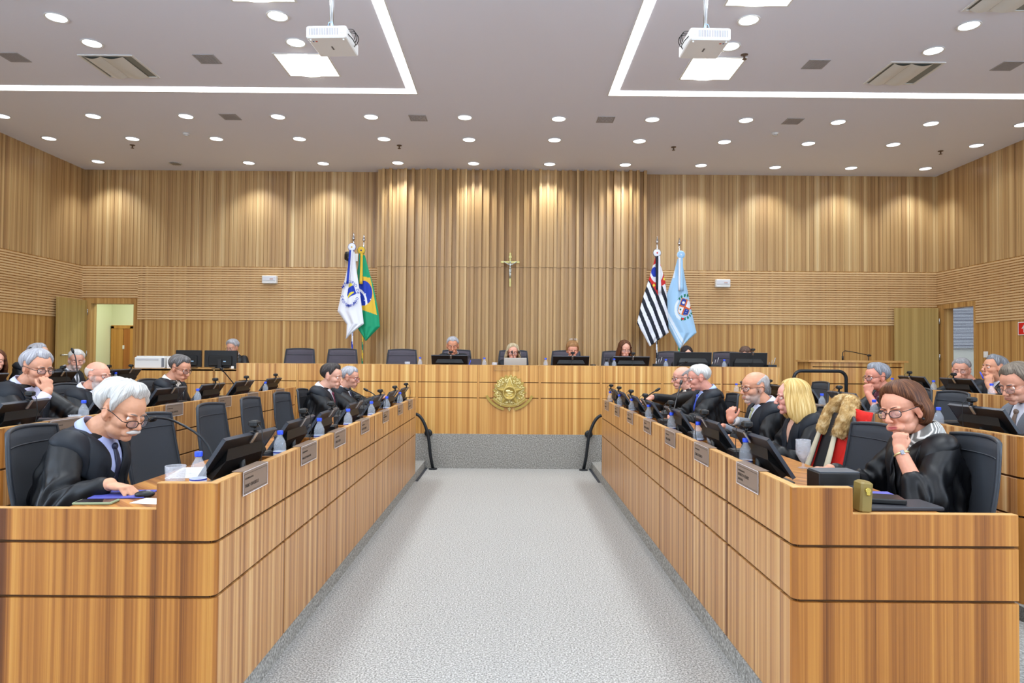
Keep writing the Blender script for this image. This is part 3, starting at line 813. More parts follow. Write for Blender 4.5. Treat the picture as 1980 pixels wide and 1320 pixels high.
# ------------------------------------------------------------------ office chairs
def make_chair(mesh_mat, label_group, top=1.05):
    t = empty('office_chair', (0, 0, 0), 0, None, 'chair', label_group)
    # backrest: curved panel, origin at the floor under the seat, sitter faces +X
    nz, ny = 12, 11
    def bp(u, v, off=0.0):
        z = .47 + (top - .47) * v; lean = -.215 - .12 * v - .02 * math.sin(PI * v)
        w = .215 + .02 * math.sin(PI * min(1, v * 1.1)) - .02 * max(0, v - .9) * 10 * .3
        y = w * u; x = lean + .045 * u * u
        topc = -.012 * u * u * (1 if v > .95 else 0)
        return (x - off, y, z + topc)
    V = []; 
    for off in (0, .012):
        for i in range(nz):
            for j in range(ny): V.append(bp(-1 + 2 * j / (ny - 1), i / (nz - 1), off))
    fs = []; q = nz * ny
    for i in range(nz - 1):
        for j in range(ny - 1):
            a = i * ny + j; fs.append((a, a + 1, a + ny + 1, a + ny)); fs.append((q + a, q + a + ny, q + a + ny + 1, q + a + 1))
    for i in range(nz - 1):
        a = i * ny; fs.append((a, a + ny, q + a + ny, q + a)); a = i * ny + ny - 1; fs.append((a, q + a, q + a + ny, a + ny))
    for j in range(ny - 1):
        fs.append((j, q + j, q + j + 1, j + 1)); a = (nz - 1) * ny + j; fs.append((a, a + 1, q + a + 1, q + a))
    g = G(); g.add(V, fs, 0, True); g.obj('backrest', mesh_mat, t)
    g = G()
    edge = [bp(-1, v, .006) for v in np.linspace(0, 1, 10)] + [bp(u, 1, .006) for u in np.linspace(-1, 1, 9)[1:-1]] + [bp(1, v, .006) for v in np.linspace(1, 0, 10)] + [bp(u, 0, .006) for u in np.linspace(1, -1, 7)[1:]]
    g.tube(edge, .011, 8); g.obj('back_frame', M_CHFRAME, t)
    g = G(); g.tube([bp(u, .86, -.001) for u in np.linspace(-.97, .97, 9)], .0035, 6); g.obj('seam', M_CHFRAME, t)
    g = G()
    rs = []
    for z, k in ((.40, .92), (.42, 1.0), (.455, 1.0), (.475, .93), (.478, .7)):
        a = np.linspace(0, 2 * PI, 24, endpoint=False)
        c, s = np.cos(a), np.sin(a)
        rs.append(np.stack([.02 + .235 * k * np.sign(c) * np.abs(c) ** .55, .235 * k * np.sign(s) * np.abs(s) ** .55, np.full(24, z)], 1))
    g.rings(rs); g.obj('seat', mat('seat_fabric', '#25282e', .8) if mesh_mat is M_CHAIR else M_CHFRAME, t)
    g = G(); g.tube([(-.05, 0, .40), (-.2, 0, .37), (-.265, 0, .45), (-.26, 0, .62)], [.03, .028, .028, .022], 8); g.obj('back_bracket', M_CHFRAME, t)
    for s in (-1, 1):
        g = G(); g.tube([(-.06, s * .22, .40), (-.06, s * .255, .43), (-.07, s * .262, .62)], .014, 8); a = g.obj('armrest', M_CHFRAME, t)
        g = G(); g.bevbox(-.20, .08, s * .262 - .03, s * .262 + .03, .62, .65, .010); g.obj('arm_pad', M_CHFRAME, a)
    g = G(); g.cyl((0, 0, .09), (0, 0, .40), .028); g.cyl((0, 0, .24), (0, 0, .36), .04); g.obj('gas_post', M_BLACK, t)
    g = G()
    for k in range(5):
        q = 2 * PI * k / 5 + .3
        g.tube([(0, 0, .10), (.16 * math.cos(q), .16 * math.sin(q), .085), (.29 * math.cos(q), .29 * math.sin(q), .06)], [.026, .022, .015], 7)
    b = g.obj('star_base', M_BLACK, t)
    for k in range(5):
        q = 2 * PI * k / 5 + .3
        g = G(); g.cyl((.29 * math.cos(q) - .02 * math.sin(q), .29 * math.sin(q) + .02 * math.cos(q), .026), (.29 * math.cos(q) + .02 * math.sin(q), .29 * math.sin(q) - .02 * math.cos(q), .026), .026, n=12); g.obj('caster', M_BLACK, b)
    return Multi(t)
CH = make_chair(M_CHAIR, 'dark mesh office chairs')
def chair(x, y, z, heading, label, group='dark mesh office chairs', proto=None):
    return (proto or CH).put((x, y, z), math.radians(heading), label, group)
# front left row (sitter faces +X); x is where the top of the back stands
for xt, y, rz, lab in ((-2.31, 3.26, 8, 'mesh office chair behind the white-haired man, at the left frame edge'),
                       (-2.13, 3.98, -4, 'empty mesh chair just beyond the white-haired man'),
                       (-2.15, 4.83, 0, 'empty dark mesh chair in the front left row, the nearest fully seen one'),
                       (-2.15, 5.56, 2, 'empty dark mesh chair in the front left row, middle of the three in a line'),
                       (-2.15, 6.32, 0, 'empty mesh chair, front left row, farthest of the three in a line'),
                       (-2.17, 7.02, 4, 'dark mesh chair under the dark-haired man with maroon tie'),
                       (-2.19, 7.80, 0, 'mesh chair under the man in red glasses, front left row')):
    c, s = math.cos(math.radians(rz)), math.sin(math.radians(rz))
    chair(xt + .335 * c, y + .335 * s, .10, rz, lab)
for xt, y, rz, lab in ((2.20, 3.18, 180 - 8, 'dark mesh office chair behind the brown-haired woman, at the right frame edge'),
                       (2.0, 3.68, 180 + 4, 'empty dark mesh chair between the red gown and the brown-haired woman'),
                       (2.12, 4.34, 180, 'dark mesh chair under the red gown with fur collar'),
                       (2.38, 4.98, 180, 'dark mesh chair behind the blonde woman'),
                       (2.34, 5.60, 180, 'dark mesh chair behind the bearded bald man'),
                       (2.25, 6.80, 176, 'dark mesh chair behind the silver-haired man in the light blue shirt'),
                       (2.3, 7.62, 180, 'dark mesh chair under the bald man at the far end of the front right row')):
    c, s = math.cos(math.radians(rz)), math.sin(math.radians(rz))
    chair(xt + .335 * c, y + .335 * s, .10, rz, lab)
chair(2.36 - .335, 6.16, .10, 180, 'dark mesh chair behind the man in the light grey suit, front right row')
for xt, y, lab in ((-3.86, 4.85, 'dark mesh chair behind the man resting his face in his hand, second left row'), (-3.95, 6.03, 'dark mesh chair behind the bald man with the red tie'),
                   (-3.95, 6.66, 'empty dark mesh chair right of the bald man with the red tie, second left row'), (-3.88, 7.27, 'dark mesh chair behind the grey-haired reading man, second left row')):
    chair(xt + .335, y, .18, 0, lab)
for xt, y, lab in ((3.85, 4.3, 'dark mesh chair behind the man at the right frame edge, second right row'), (3.85, 5.88, 'empty dark mesh chair behind the brown-haired woman, second right row'),
                   (3.92, 6.50, 'dark mesh chair behind the man in the burgundy shirt'), (3.72, 8.1, 'empty dark mesh chair near the guard rail, far end of the second right row')):
    chair(xt - .335, y, .18, 180, lab)
for xt, y, rz, lab in ((-5.95, 7.1, 0, 'dark chair behind the dark-haired woman at the left frame edge'), (-5.95, 7.75, 0, 'dark chair behind the grey-haired man, rear left row'), (-5.8, 8.35, 0, 'dark chair behind the white-haired man with goatee, rear left row'),
                       (5.65, 7.6, 180, 'dark chair behind the man with chin in hand, rear right row'), (5.62, 6.95, 180, 'dark chair behind the man touching his lips, rear right row')):
    chair(xt + .335 * (1 if xt < 0 else -1), y, .28, rz, lab)
SCH = make_chair(M_CHAIRW, 'brown-grey mesh chairs on the stage', 1.14)
for x, lab in ((-3.22, 'empty mesh chair on the stage, leftmost behind the presiding bench'), (-2.57, 'empty mesh chair on the stage behind the left flag poles'), (-1.66, 'empty mesh chair on the stage left of the grey-haired man'),
               (-.84, 'stage chair under the grey-haired man'), (.04, 'stage chair under the woman with blonde bob at the laptop'), (.86, 'stage chair under the woman with glasses on her head'),
               (1.64, 'stage chair under the woman with long brown hair'), (2.50, 'stage chair under the woman with dark parted hair'), (3.36, 'stage chair under the person hidden by the rightmost monitor')):
    chair(x, 10.3 if x > -1 else 10.15, STAGE, -90, lab, 'brown-grey mesh chairs on the stage', SCH)

# ------------------------------------------------------------------ monitors, webcams, boxes, cables
def make_monitor(tilt, slant, width, zb, name='monitor'):
    """screen faces +X (its user); tilted with the top away from the user"""
    t = empty(name, (0, 0, 0), 0, None, 'monitor', 'black desk monitors')
    M = Matrix.Translation((0, 0, zb)) @ Matrix.Rotation(-math.radians(tilt), 4, 'Y')
    w = width / 2
    g = G(); g.bevbox(-.014, .0, -w, w, 0, slant, .003, 0, M); p = g.obj('panel', M_BLACK, t)
    g = G(); g.box(.0, .0012, -w + .008, w - .008, .012, slant - .008, 0, M); g.obj('screen', mat('screen_glow', '#10151c', .25, emit='#a8c8e8', estr=.35), p)
    g = G()
    P = []
    for z, k, d in ((.012, .80, .0), (.012, .80, .03), (slant * .55, .78, .034), (slant * .72, .66, .0)):
        P.append(np.array([(-.014 - d, -w * k, z), (-.014 - d, w * k, z)]))
    Mx = np.array(M.to_3x3()); tr = np.array(M.translation)
    V = np.concatenate(P) @ Mx.T + tr
    g.add(V, [(0, 1, 3, 2), (2, 3, 5, 4), (4, 5, 7, 6), (0, 2, 4, 6), (1, 7, 5, 3), (0, 6, 7, 1)])
    g.obj('back_shell', M_BLACK2, t)
    g = G(); g.box(-.017, .001, -w - .001, w + .001, slant - .004, slant + .001, 0, M); g.box(-.016, .001, -w - .001, -w + .004, 0, slant, 0, M); g.box(-.016, .001, w - .004, w + .001, 0, slant, 0, M)
    g.obj('bezel_edge', M_DKBEZEL, t)
    g = G(); q = np.array(M @ Vector((-.03, 0, slant * .4)))
    g.cyl((q[0] - .01, 0, 0.01), (q[0] - .002, 0, q[2]), .021, .018, n=12); g.obj('stand_neck', M_BLACK, t)
    g = G(); g.bevbox(q[0] - .08, q[0] + .13, -.11, .11, 0, .012, .004); g.obj('stand_base', M_BLACK2, t)
    top = M @ Vector((-.007, 0, slant))
    return Multi(t), top
MON, MTOP = make_monitor(34, .215, .50, .056)
TMON, TTOP = make_monitor(6, .30, .52, .06, 'upright_monitor')
def make_webcam():
    t = empty('webcam', (0, 0, 0), 0, None, 'webcam', 'webcams clipped on monitors')
    g = G(); g.bevbox(-.03, .012, -.028, .028, .028, .060, .008); g.obj('body', M_BLACK2, t)
    g = G(); g.cyl((.011, 0, .044), (.018, 0, .044), .012, n=12); g.obj('lens', M_BLACK, t)
    g = G(); g.cyl((-.01, 0, .028), (-.012, 0, .008), .008, n=8); g.box(-.022, .012, -.014, .014, .001, .008); g.obj('clip', M_BLACK, t)
    g = G(); Mx = Matrix.Translation((-.02, 0, 0)) @ Matrix.Rotation(-.55, 4, 'Y'); g.bevbox(-.004, .004, -.012, .012, -.055, .004, .002, 0, Mx); g.obj('clip_tongue', M_STEEL, t)
    g = G(); g.tube([(-.03, .01, .045), (-.055, .02, .02), (-.06, .015, -.06), (-.05, .02, -.14), (-.06, .03, -.20)], .0022, 6); g.obj('cord', M_BLACK, t)
    return Multi(t)
CAMS = make_webcam()
def make_dock():
    t = empty('equipment_box', (0, 0, 0), 0, None, 'device', 'black boxes beside the monitors')
    g = G(); g.bevbox(-.11, .11, -.055, .055, 0, .095, .004); g.obj('housing', M_BLACK, t)
    g = G(); g.box(-.105, .105, -.05, .05, .095, .098); g.obj('top_plate', M_BLACK2, t)
    g = G(); g.box(-.08, .08, -.057, -.054, .055, .066); g.obj('slot', M_DKBEZEL, t)
    g = G(); g.tube([(-.11, .02, .05), (-.15, .03, .06), (-.18, .04, .03), (-.20, .05, .003)], .004, 6); g.obj('blue_cord', M_LBLUE, t)
    g = G(); g.tube([(-.11, .035, .03), (-.14, .05, .035), (-.17, .06, .003)], .005, 6); g.obj('dark_blue_cord', M_PLUG, t)
    g = G(); g.bevbox(-.155, -.115, .01, .045, .0, .03, .003); g.obj('plug', M_PLUG, t)
    return Multi(t)
DOCK = make_dock()
def make_bottle():
    t = empty('water_bottle', (0, 0, 0), 0, None, 'bottle', 'blue-capped water bottles')
    prof = [(.001, .0), (.028, .0), (.032, .006), (.0325, .03), (.030, .035), (.0325, .04), (.0325, .10), (.0305, .108), (.0325, .114), (.0305, .122), (.0315, .128), (.027, .146), (.018, .163), (.013, .172), (.0128, .182)]
    inner = [(r - .0008, z) for r, z in prof[::-1] if r > .01]
    g = G(); g.lathe(prof + [(.0118, .182)] , n=24, cap=False); g.obj('body', M_PET, t)
    g = G(); g.lathe([(.001, .182), (.0155, .182), (.0155, .184), (.0158, .198), (.0145, .202), (.001, .202)], n=20); g.obj('cap', M_BLUECAP, t)
    g = G(); g.lathe([(.0332, .044), (.0334, .05), (.0334, .088), (.0332, .094)], n=24, cap=False)
    lb = g.obj('label_sleeve', M_LABEL, t)
    g = G(); g.lathe([(.0336, .086), (.0336, .092)], n=24, cap=False); g.lathe([(.0336, .046), (.0336, .049)], n=24, cap=False); g.obj('blue_band', M_LABELB, lb)
    g = G()
    for q in (-.9, -.3, 2.24, 2.84):
        rs = [np.array([[.0337 * math.cos(q + k), .0337 * math.sin(q + k), z] for k in np.linspace(-.22, .22, 5)]) for z in (.055, .066)]
        g.rings(rs, cap=False, closed=False)
    g.obj('green_print', M_LABELG, lb)
    return Multi(t)
BOT = make_bottle()

def seat_set(side, row, k, xledge, ymon, ztab, lab, bottle=True, cam=True, dock=True, ybot=None, rzj=0.0):
    """side -1: left rows (users at -x), +1: right rows"""
    rz = PI if side < 0 else 0.0
    rz += math.radians(rzj)
    x = xledge + side * .215
    rs = 'left' if side < 0 else 'right'
    MON.put((x, ymon, ztab), rz, 'tilted monitor ' + lab, 'black desk monitors')
    c, s = math.cos(rz), math.sin(rz)
    tp = Vector((c * MTOP.x, s * MTOP.x, MTOP.z))
    if cam: CAMS.put((x + tp.x, ymon + tp.y + .01, ztab + tp.z), rz, 'webcam on the monitor ' + lab, 'webcams clipped on monitors')
    if dock: DOCK.put((x + side * .02, ymon - side * .335 if side < 0 else ymon - .345, ztab), rz, 'black box with cords, ' + lab, 'black boxes beside the monitors')
    if bottle: BOT.put((xledge + side * (.15 if (side < 0 and row == 1 and k == 0) else .085), ybot if ybot else ymon + .4 * side, ztab), random.uniform(0, 6), 'blue-capped water bottle, ' + lab, 'blue-capped water bottles')

LY = [3.25, 4.0, 4.62, 5.43, 6.36, 7.16, 7.93]; LB = [2.82, 3.62, 4.36, 5.13, 5.99, 6.73, 7.53]
for k, y in enumerate(LY):
    seat_set(-1, 1, k, -1.13, y, .899, '%s from the camera, front left bench' % ORD[k] if k else 'nearest, front left bench', ybot=LB[k], rzj=(-6, 0, 2, 0, 0, 0, 0)[k])
RY_ = [3.40, 4.15, 5.02, 5.98, 6.68, 7.42, 8.0]; RB = [3.44, 4.31, 5.02, 5.85, 6.67, 7.42, 8.12]
for k, y in enumerate(RY_):
    seat_set(1, 1, k, 1.10, y, .899, '%s from the camera, front right bench' % ORD[k] if k else 'nearest, front right bench', ybot=RB[k] + .0, dock=(k not in (0, 6)))
L2Y = [4.05, 5.03, 5.80, 6.62, 7.40, 8.32]; L2B = [3.4, 4.60, None, 6.27, None, 8.0]
for k, y in enumerate(L2Y):
    seat_set(-1, 2, k, -2.78, y, .984, '%s from the camera, second left bench' % ORD[k] if k else 'at the left frame edge, second left bench', bottle=L2B[k] is not None and k > 0, ybot=L2B[k], rzj=(8, 0, 0, 0, 0, 0)[k])
R2Y = [4.22, 5.08, 5.93, 6.74, 7.52, 8.28]; R2B = [4.57, 5.38, 6.28, None, None, 8.66]
for k, y in enumerate(R2Y):
    seat_set(1, 2, k, 2.78, y, .984, '%s from the camera, second right bench' % ORD[k] if k else 'near the right frame edge, second right bench', bottle=R2B[k] is not None, ybot=R2B[k])
for k, (y, yb) in enumerate(((5.95, None), (6.93, None), (7.72, None), (8.2, 8.3))):
    if k == 3: continue
    seat_set(-1, 3, k, -4.46, y, 1.084, '%s from the frame edge, rear left bench' % ORD[k], bottle=False)
TB = None
MON.put((-4.68, 8.18, 1.084), PI, 'tilted monitor at the far end of the rear left bench', 'black desk monitors')
CAMS.put((-4.68 - MTOP.x, 8.19, 1.084 + MTOP.z), PI, 'black webcam on the monitor at the far end of the rear left bench')
BOT.put((-4.56, 7.9, 1.084), 1, 'clear water bottle with blue cap at the far end of the rear left bench')
for k, (y, yb) in enumerate(((6.95, 6.42), (7.72, 7.3))):
    seat_set(1, 3, k, 4.44, y, 1.084, ('nearer' if k == 0 else 'farther') + ' of the two on the rear right bench', ybot=yb, dock=(k == 0))
BOT.put((4.56, 8.15, 1.084), 2, 'clear water bottle with blue cap at the far end of the rear right bench')

# stage bench equipment (users look towards the camera: screens face +Y)
TBL = STAGE + (1.385 - STAGE) - .10
for x, lab in ((-.84, 'in front of the grey-haired man on the stage'), (.83, 'in front of the woman with glasses on her head'), (1.66, 'in front of the woman with long brown hair')):
    MON.put((x, 9.50, TBL), PI / 2, 'low monitor on the stage ' + lab)
    CAMS.put((x + .02, 9.50 + MTOP.x, TBL + MTOP.z), PI / 2, 'black webcam on the monitor ' + lab)
for x, lab in ((2.52, 'in front of the woman with dark parted hair'), (3.29, 'rightmost on the presiding bench')):
    TMON.put((x, 9.48, TBL - .06), PI / 2, 'black upright monitor ' + lab)
    if x > 3: CAMS.put((x + .06, 9.48 + TTOP.x, TBL - .06 + TTOP.z), PI / 2, 'black webcam on the upright monitor rightmost on the presiding bench')
for x, lab in ((-1.24, 'on the presiding bench left of the grey-haired man'), (-.36, 'on the presiding bench right of the grey-haired man'), (.48, 'on the presiding bench right of the silver laptop'),
               (1.42, 'on the presiding bench left of the long-haired woman'), (2.13, 'on the presiding bench right of the flag poles'), (2.93, 'on the presiding bench left of the rightmost monitor')):
    BOT.put((x, 9.36, TBL), x * 3, 'small blue-capped bottle ' + lab)
t = empty('dark_bottle', (1.32, 9.38, TBL), 0, 'water bottle with a black cap on the presiding bench', 'bottle')
g = G(); g.lathe([(.001, 0), (.032, 0), (.033, .1), (.032, .13), (.018, .16), (.014, .18)], n=20); g.obj('body', M_PET, t)
g = G(); g.lathe([(.018, .155), (.0185, .2), (.001, .203)], n=16); g.obj('cap', M_BLACK, t)
for x, lab in ((1.13, 'black mug beside the long-haired woman\'s monitor'),):
    t = empty('mug', (x, 9.36, TBL), 0, lab, 'mug'); g = G(); g.lathe([(.001, 0), (.036, 0), (.038, .12), (.034, .12), (.032, .01), (.001, .01)], n=20, cap=False); g.obj('body', M_BLACK, t)
    g = G(); g.tube([(.036, 0, .02), (.06, 0, .03), (.06, 0, .09), (.036, 0, .10)], .005, 7); g.obj('handle', M_BLACK, t)
for x, lab in ((2.02, 'black pen holder box left of the upright monitors'), (2.80, 'black pen holder box between the upright monitors'), (3.58, 'black pen holder box at the right end of the presiding bench')):
    t = empty('pen_holder', (x, 9.38, TBL), 0, lab, 'pen holder'); g = G(); g.bevbox(-.06, .06, -.05, .05, 0, .135, .003); g.obj('body', M_BLACK, t)
    g = G()
    for q in range(3): g.cyl((-.03 + .03 * q, 0, .12), (-.02 + .03 * q + .01 * q, 0, .17 + .03 * q), .004, n=7)
    g.obj('pen', M_STEEL, t)
t = empty('laptop', (.065, 9.42, TBL), 0, 'open silver laptop seen from behind in front of the blonde-bobbed woman', 'laptop')
M_SIL = mat('laptop_silver', '#c9c6be', .4, .3)
g = G(); g.bevbox(-.155, .155, 0, .22, 0, .012, .004); g.obj('keyboard_base', M_SIL, t)
Mx = Matrix.Rotation(math.radians(12), 4, 'X')
g = G(); g.bevbox(-.155, .155, -.006, .0, .008, .205, .003, 0, Mx); g.obj('lid', M_SIL, t)
t = empty('tablet_case', (-.56, 9.62, TBL), 0, 'dark tilted tablet case right of the grey-haired man\'s monitor', 'case')
g = G(); g.bevbox(-.15, .15, -.01, .01, 0, .19, .004, 0, Matrix.Rotation(-.3, 4, 'X')); g.obj('cover', mat('case_dark', '#3a3138', .6), t)
g = G(); g.cyl((-.04, -.06, .04), (.0, -.05, .16), .005); g.obj('pen', M_BLUECAP, t)
for x, x2, lab in ((.06, .02, 'gooseneck microphone in front of the blonde-bobbed woman, left one'), (.2, .12, 'gooseneck microphone in front of the blonde-bobbed woman, right one')):
    t = empty('gooseneck_microphone', (x, 9.75, TBL), 0, lab, 'microphone'); g = G(); g.lathe([(.001, 0), (.04, 0), (.04, .02), (.012, .025)], n=16); g.obj('base', M_BLACK, t)
    g = G(); g.tube([(0, 0, .02), (.0, 0, .12), ((x2 - x) * .4, .0, .2), ((x2 - x), .03, .27)], .005, 7); g.obj('stem', M_BLACK, t)
    g = G(); g.ell(((x2 - x), .035, .285), (.013, .013, .022)); g.obj('capsule', M_BLACK, t)
for x, lab in ((2.32, 'gooseneck microphone leaning before the upright monitor of the parted-hair woman'),):
    t = empty('gooseneck_microphone', (x, 9.42, TBL), 0, lab, 'microphone'); g = G(); g.tube([(-.2, -.04, 0), (-.1, -.04, .06), (0, -.05, .12), (.08, -.05, .16)], .005, 7); g.obj('stem', M_BLACK, t)
    g = G(); g.ell((.09, -.05, .165), (.02, .012, .014)); g.obj('capsule', M_BLACK, t)
# name panel engraved on the presiding bench, crest
t = empty('bench_nameplate', (-.055, 9.2, 1.345), 0, 'wide thin nameplate at the top edge of the presiding bench above the crest', 'nameplate')
M_PLATEW = mat('plate_film', '#c69a5c', .3, alpha=.2)
g = G(); g.box(-.17, .17, -.004, 0, -.035, .035); g.obj('plate', M_PLATEW, t)
g = G(); frame_box(g, -.17, .17, -.035, .035, .002, 0, .001)
g.v = [np.stack([q[:, 0], -q[:, 2] - .004, q[:, 1]], 1) for q in g.v]; g.obj('border', M_INK, t)

# clerk's desk equipment
DZ = STAGE + .83
for x, lab in ((-4.80, 'thin black monitor behind the reading man, left one on the clerk desk'), (-4.32, 'black monitor in front of the grey-haired clerk woman')):
    t = empty('upright_monitor', (x, 10.2, DZ), 0, lab, 'monitor')
    w = .19 if x < -4.5 else .245
    g = G(); g.bevbox(-w, w, -.02, .02, .02, .27, .006); g.obj('panel', M_BLACK, t)
    g = G(); g.bevbox(-w * .7, w * .7, -.045, -.018, .04, .19, .010); g.obj('back_shell', M_BLACK2, t)
    g = G(); g.bevbox(-.03, .03, -.06, -.03, 0, .14, .004); g.obj('stand_neck', M_BLACK, t)
    g = G(); g.bevbox(-.1, .1, -.1, .08, 0, .012, .004); g.obj('stand_base', M_BLACK, t)
    g = G(); g.box(.05, .09, -.047, -.044, .10, .115); g.obj('sticker', M_LBLUE, t)
t = empty('printer', (-5.28, 10.15, DZ), 0, 'white printer on the clerk desk', 'printer')
g = G(); g.bevbox(-.22, .22, -.16, .2, 0, .165, .01); g.obj('housing', M_WHITE, t)
g = G(); g.bevbox(-.19, .14, -.165, -.155, .12, .145, .002); g.obj('output_slot', mat('pale_slot', '#cfcfd4', .5), t)
g = G(); g.bevbox(-.2, .2, -.14, .18, .165, .18, .004); g.obj('lid', M_WHITE, t)
g = G(); g.bevbox(.18, .218, -.165, -.155, .02, .15, .002); g.obj('side_grille', mat('grey_vent', '#7c7e84', .6), t)
t = empty('paper_ream', (-4.97, 10.1, DZ), 0, 'upright ream packet with printed face beside the white printer', 'paper')
g = G(); g.bevbox(-.06, .06, -.1, .1, 0, .16, .003); g.obj('wrapper', M_PAPER, t)
g = G()
for k in range(5): g.box(-.03, .03, -.102, -.1, .02 + k * .028, .032 + k * .028)
g.obj('print', mat('grey_print', '#9a9aa6', .6), t)
t = empty('small_phone', (-4.0, 10.05, DZ), 0, 'small black and white desk gadget at the right end of the clerk desk', 'device')
g = G(); g.bevbox(-.05, .05, -.03, .03, 0, .07, .006); g.obj('body', M_BLACK, t); g = G(); g.bevbox(-.1, -.06, -.03, .0, 0, .04, .004); g.obj('white_part', M_WHITE, t)

# ------------------------------------------------------------------ nameplates
def text_mesh(txt, size, bold=False, align='LEFT'):
    cu = bpy.data.curves.new('txt', 'FONT'); cu.body = txt; cu.size = size; cu.extrude = .0003; cu.align_x = align
    if bold: cu.offset = size * .018
    o = bpy.data.objects.new('txt', cu); COL.objects.link(o)
    dg = bpy.context.evaluated_depsgraph_get()
    me = bpy.data.meshes.new_from_object(o.evaluated_get(dg))
    bpy.data.objects.remove(o)
    return me
def nameplate(x, y, z, side, lines, label, faded=False):
    """plate on the aisle face: left benches face +X"""
    t = empty('nameplate', (x, y, z), 0 if side < 0 else PI, label, 'nameplate', 'clear nameplates hung over the desk edge')
    w, h = .145, .098
    g = G(); g.bevbox(.001, .004, -w, w, -h, .002, .001); g.obj('plate', M_ACRYL, t)
    g = G(); g.box(-.045, .004, -w, w, .004, .006); g.obj('top_flap', M_PET if False else M_ACRYL, t)
    g = G()
    for a in ((-w, w, -h - .001, -h + .002), (-w, w, .001, .0035), (-w, -w + .002, -h, .002), (w - .002, w, -h, .002)): g.box(.0042, .005, a[0], a[1], a[2], a[3])
    g.obj('rim', M_ACEDGE, t)
    g = G()
    for a in ((-w + .008, w - .008, -h + .008, -h + .0095), (-w + .008, w - .008, -.0115, -.010), (-w + .008, -w + .0095, -h + .008, -.01), (w - .0095, w - .008, -h + .008, -.01)): g.box(.0042, .0048, a[0], a[1], a[2], a[3])
    g.obj('border', M_INK, t)
    for i, (tx, sz, zz) in enumerate(lines):
        me = text_mesh(tx, sz, bold=i > 0); me.materials.append(M_INK)
        o = bpy.data.objects.new('lettering', me); link(o, t)
        o.matrix_local = Matrix.Translation((.0044, -w + .022, zz)) @ Matrix(((0, 0, 1, 0), (1, 0, 0, 0), (0, 1, 0, 0), (0, 0, 0, 1)))
    return t
T1, T2 = 'DESEMBARGADOR', 'DESEMBARGADORA'
def LN(title, name, two=None):
    r = [(title, .011, -.034)]
    r.append((name, .020 if len(name) < 17 else .015, -.068 if not two else -.056))
    if two: r.append((two, .015, -.076))
    return r
NL = [(3.04, LN(T1, 'FABIO GRASSELLI')), (3.84, LN(T1, 'MARCELO MAGALHAES')), (4.54, LN(T1, 'JORGE COSTA')), (5.32, LN(T1, 'WILTON CANICO')), (6.2, LN(T1, 'HELCIO DANTAS', 'LOBO')), (7.02, LN(T1, 'EDER SIVERS')), (7.72, LN(T1, 'JOAO ALVES'))]
for k, (y, ln) in enumerate(NL):
    nameplate(-1.128, y, 1.001, -1, ln, 'clear nameplate with dark lettering, %s from the camera on the front left bench' % ORD[k])
NR = [(3.16, LN(T1, 'RENATO HENRY', 'SANTANA')), (3.92, LN(T1, 'CARLOS BOSCO')), (4.68, LN(T1, 'LUIZ LAZARIM')), (5.46, LN(T1, 'MANUEL CARRADITA')), (6.25, LN(T1, 'EDMUNDO LOPES')), (7.02, LN(T1, 'THOMAS MALM')), (7.78, LN(T1, 'LORIVAL REIS'))]
for k, (y, ln) in enumerate(NR):
    nameplate(1.098, y, 1.001, 1, ln, 'clear nameplate with dark lettering, %s from the camera on the front right bench' % ORD[k])
for k, (y, ln) in enumerate([(4.28, LN(T1, 'HELENA PESTANA')), (5.66, LN(T1, 'CLAUDINEI ZAPATA')), (6.66, LN(T2, 'OLGA REGIANE')), (7.38, LN(T1, 'ORLANDO AMANCIO')), (8.25, LN(T1, 'GERSON PISTORI'))]):
    nameplate(-2.778, y, 1.086, -1, ln, 'clear nameplate with dark lettering, %s from the camera on the second left bench' % ORD[k])
for k, (y, ln) in enumerate([(4.55, LN(T1, 'EDISON ROBERTO COSTA')), (5.35, LN(T1, 'DAGOBERTO NISHINA')), (6.25, LN(T2, 'SUSANA SANTISO'))]):
    nameplate(2.778, y, 1.086, 1, ln, 'clear nameplate with dark lettering, %s from the camera on the second right bench' % ORD[k])

# ------------------------------------------------------------------ glasses, papers, microphones on the benches
def tumbler(x, y, z, r, h, goblet, label):
    t = empty('drinking_glass', (x, y, z), .3, label, 'glass', 'cut-glass drinking glasses')
    M_CUT = mat('cut_glass', '#e8ecf4', .10, alpha=.24)
    N, L, B = nodes_of(M_CUT)
    tc = N.new('ShaderNodeTexCoord'); mp = N.new('ShaderNodeMapping'); mp.inputs['Rotation'].default_value = (.6, .5, .78)
    L.new(tc.outputs['Object'], mp.inputs[0]); ck = N.new('ShaderNodeTexVoronoi'); ck.inputs['Scale'].default_value = 110; L.new(mp.outputs[0], ck.inputs['Vector'])
    bp = N.new('ShaderNodeBump'); bp.inputs['Strength'].default_value = .8; bp.inputs['Distance'].default_value = .004; L.new(ck.outputs['Distance'], bp.inputs['Height']); L.new(bp.outputs[0], B.inputs['Normal'])
    if goblet: prof = [(.001, 0), (r * .75, 0), (r * .72, .004), (.008, .01), (.007, .03), (r * .5, .045), (r * .95, .08), (r, .11), (r * .98, h), (r * .93, h), (r * .93, .11), (r * .85, .08), (.001, .05)]
    else: prof = [(.001, 0), (r * .85, 0), (r * .9, .006), (r, h * .8), (r * 1.01, h), (r * .94, h), (r * .92, h * .8), (r * .8, .012), (.001, .012)]
    g = G(); g.lathe(prof, n=32, cap=False); g.obj('bowl', M_CUT, t)
    g = G(); g.tube([(r * .975 * math.cos(q), r * .975 * math.sin(q), h) for q in np.linspace(0, 2 * PI, 33)], .0018, 6, cap=False); g.obj('rim', M_GLASS, t)
tumbler(-1.50, 3.08, .899, .044, .10, False, 'cut-glass tumbler beside the nearest bottle, in front of the white-haired man')
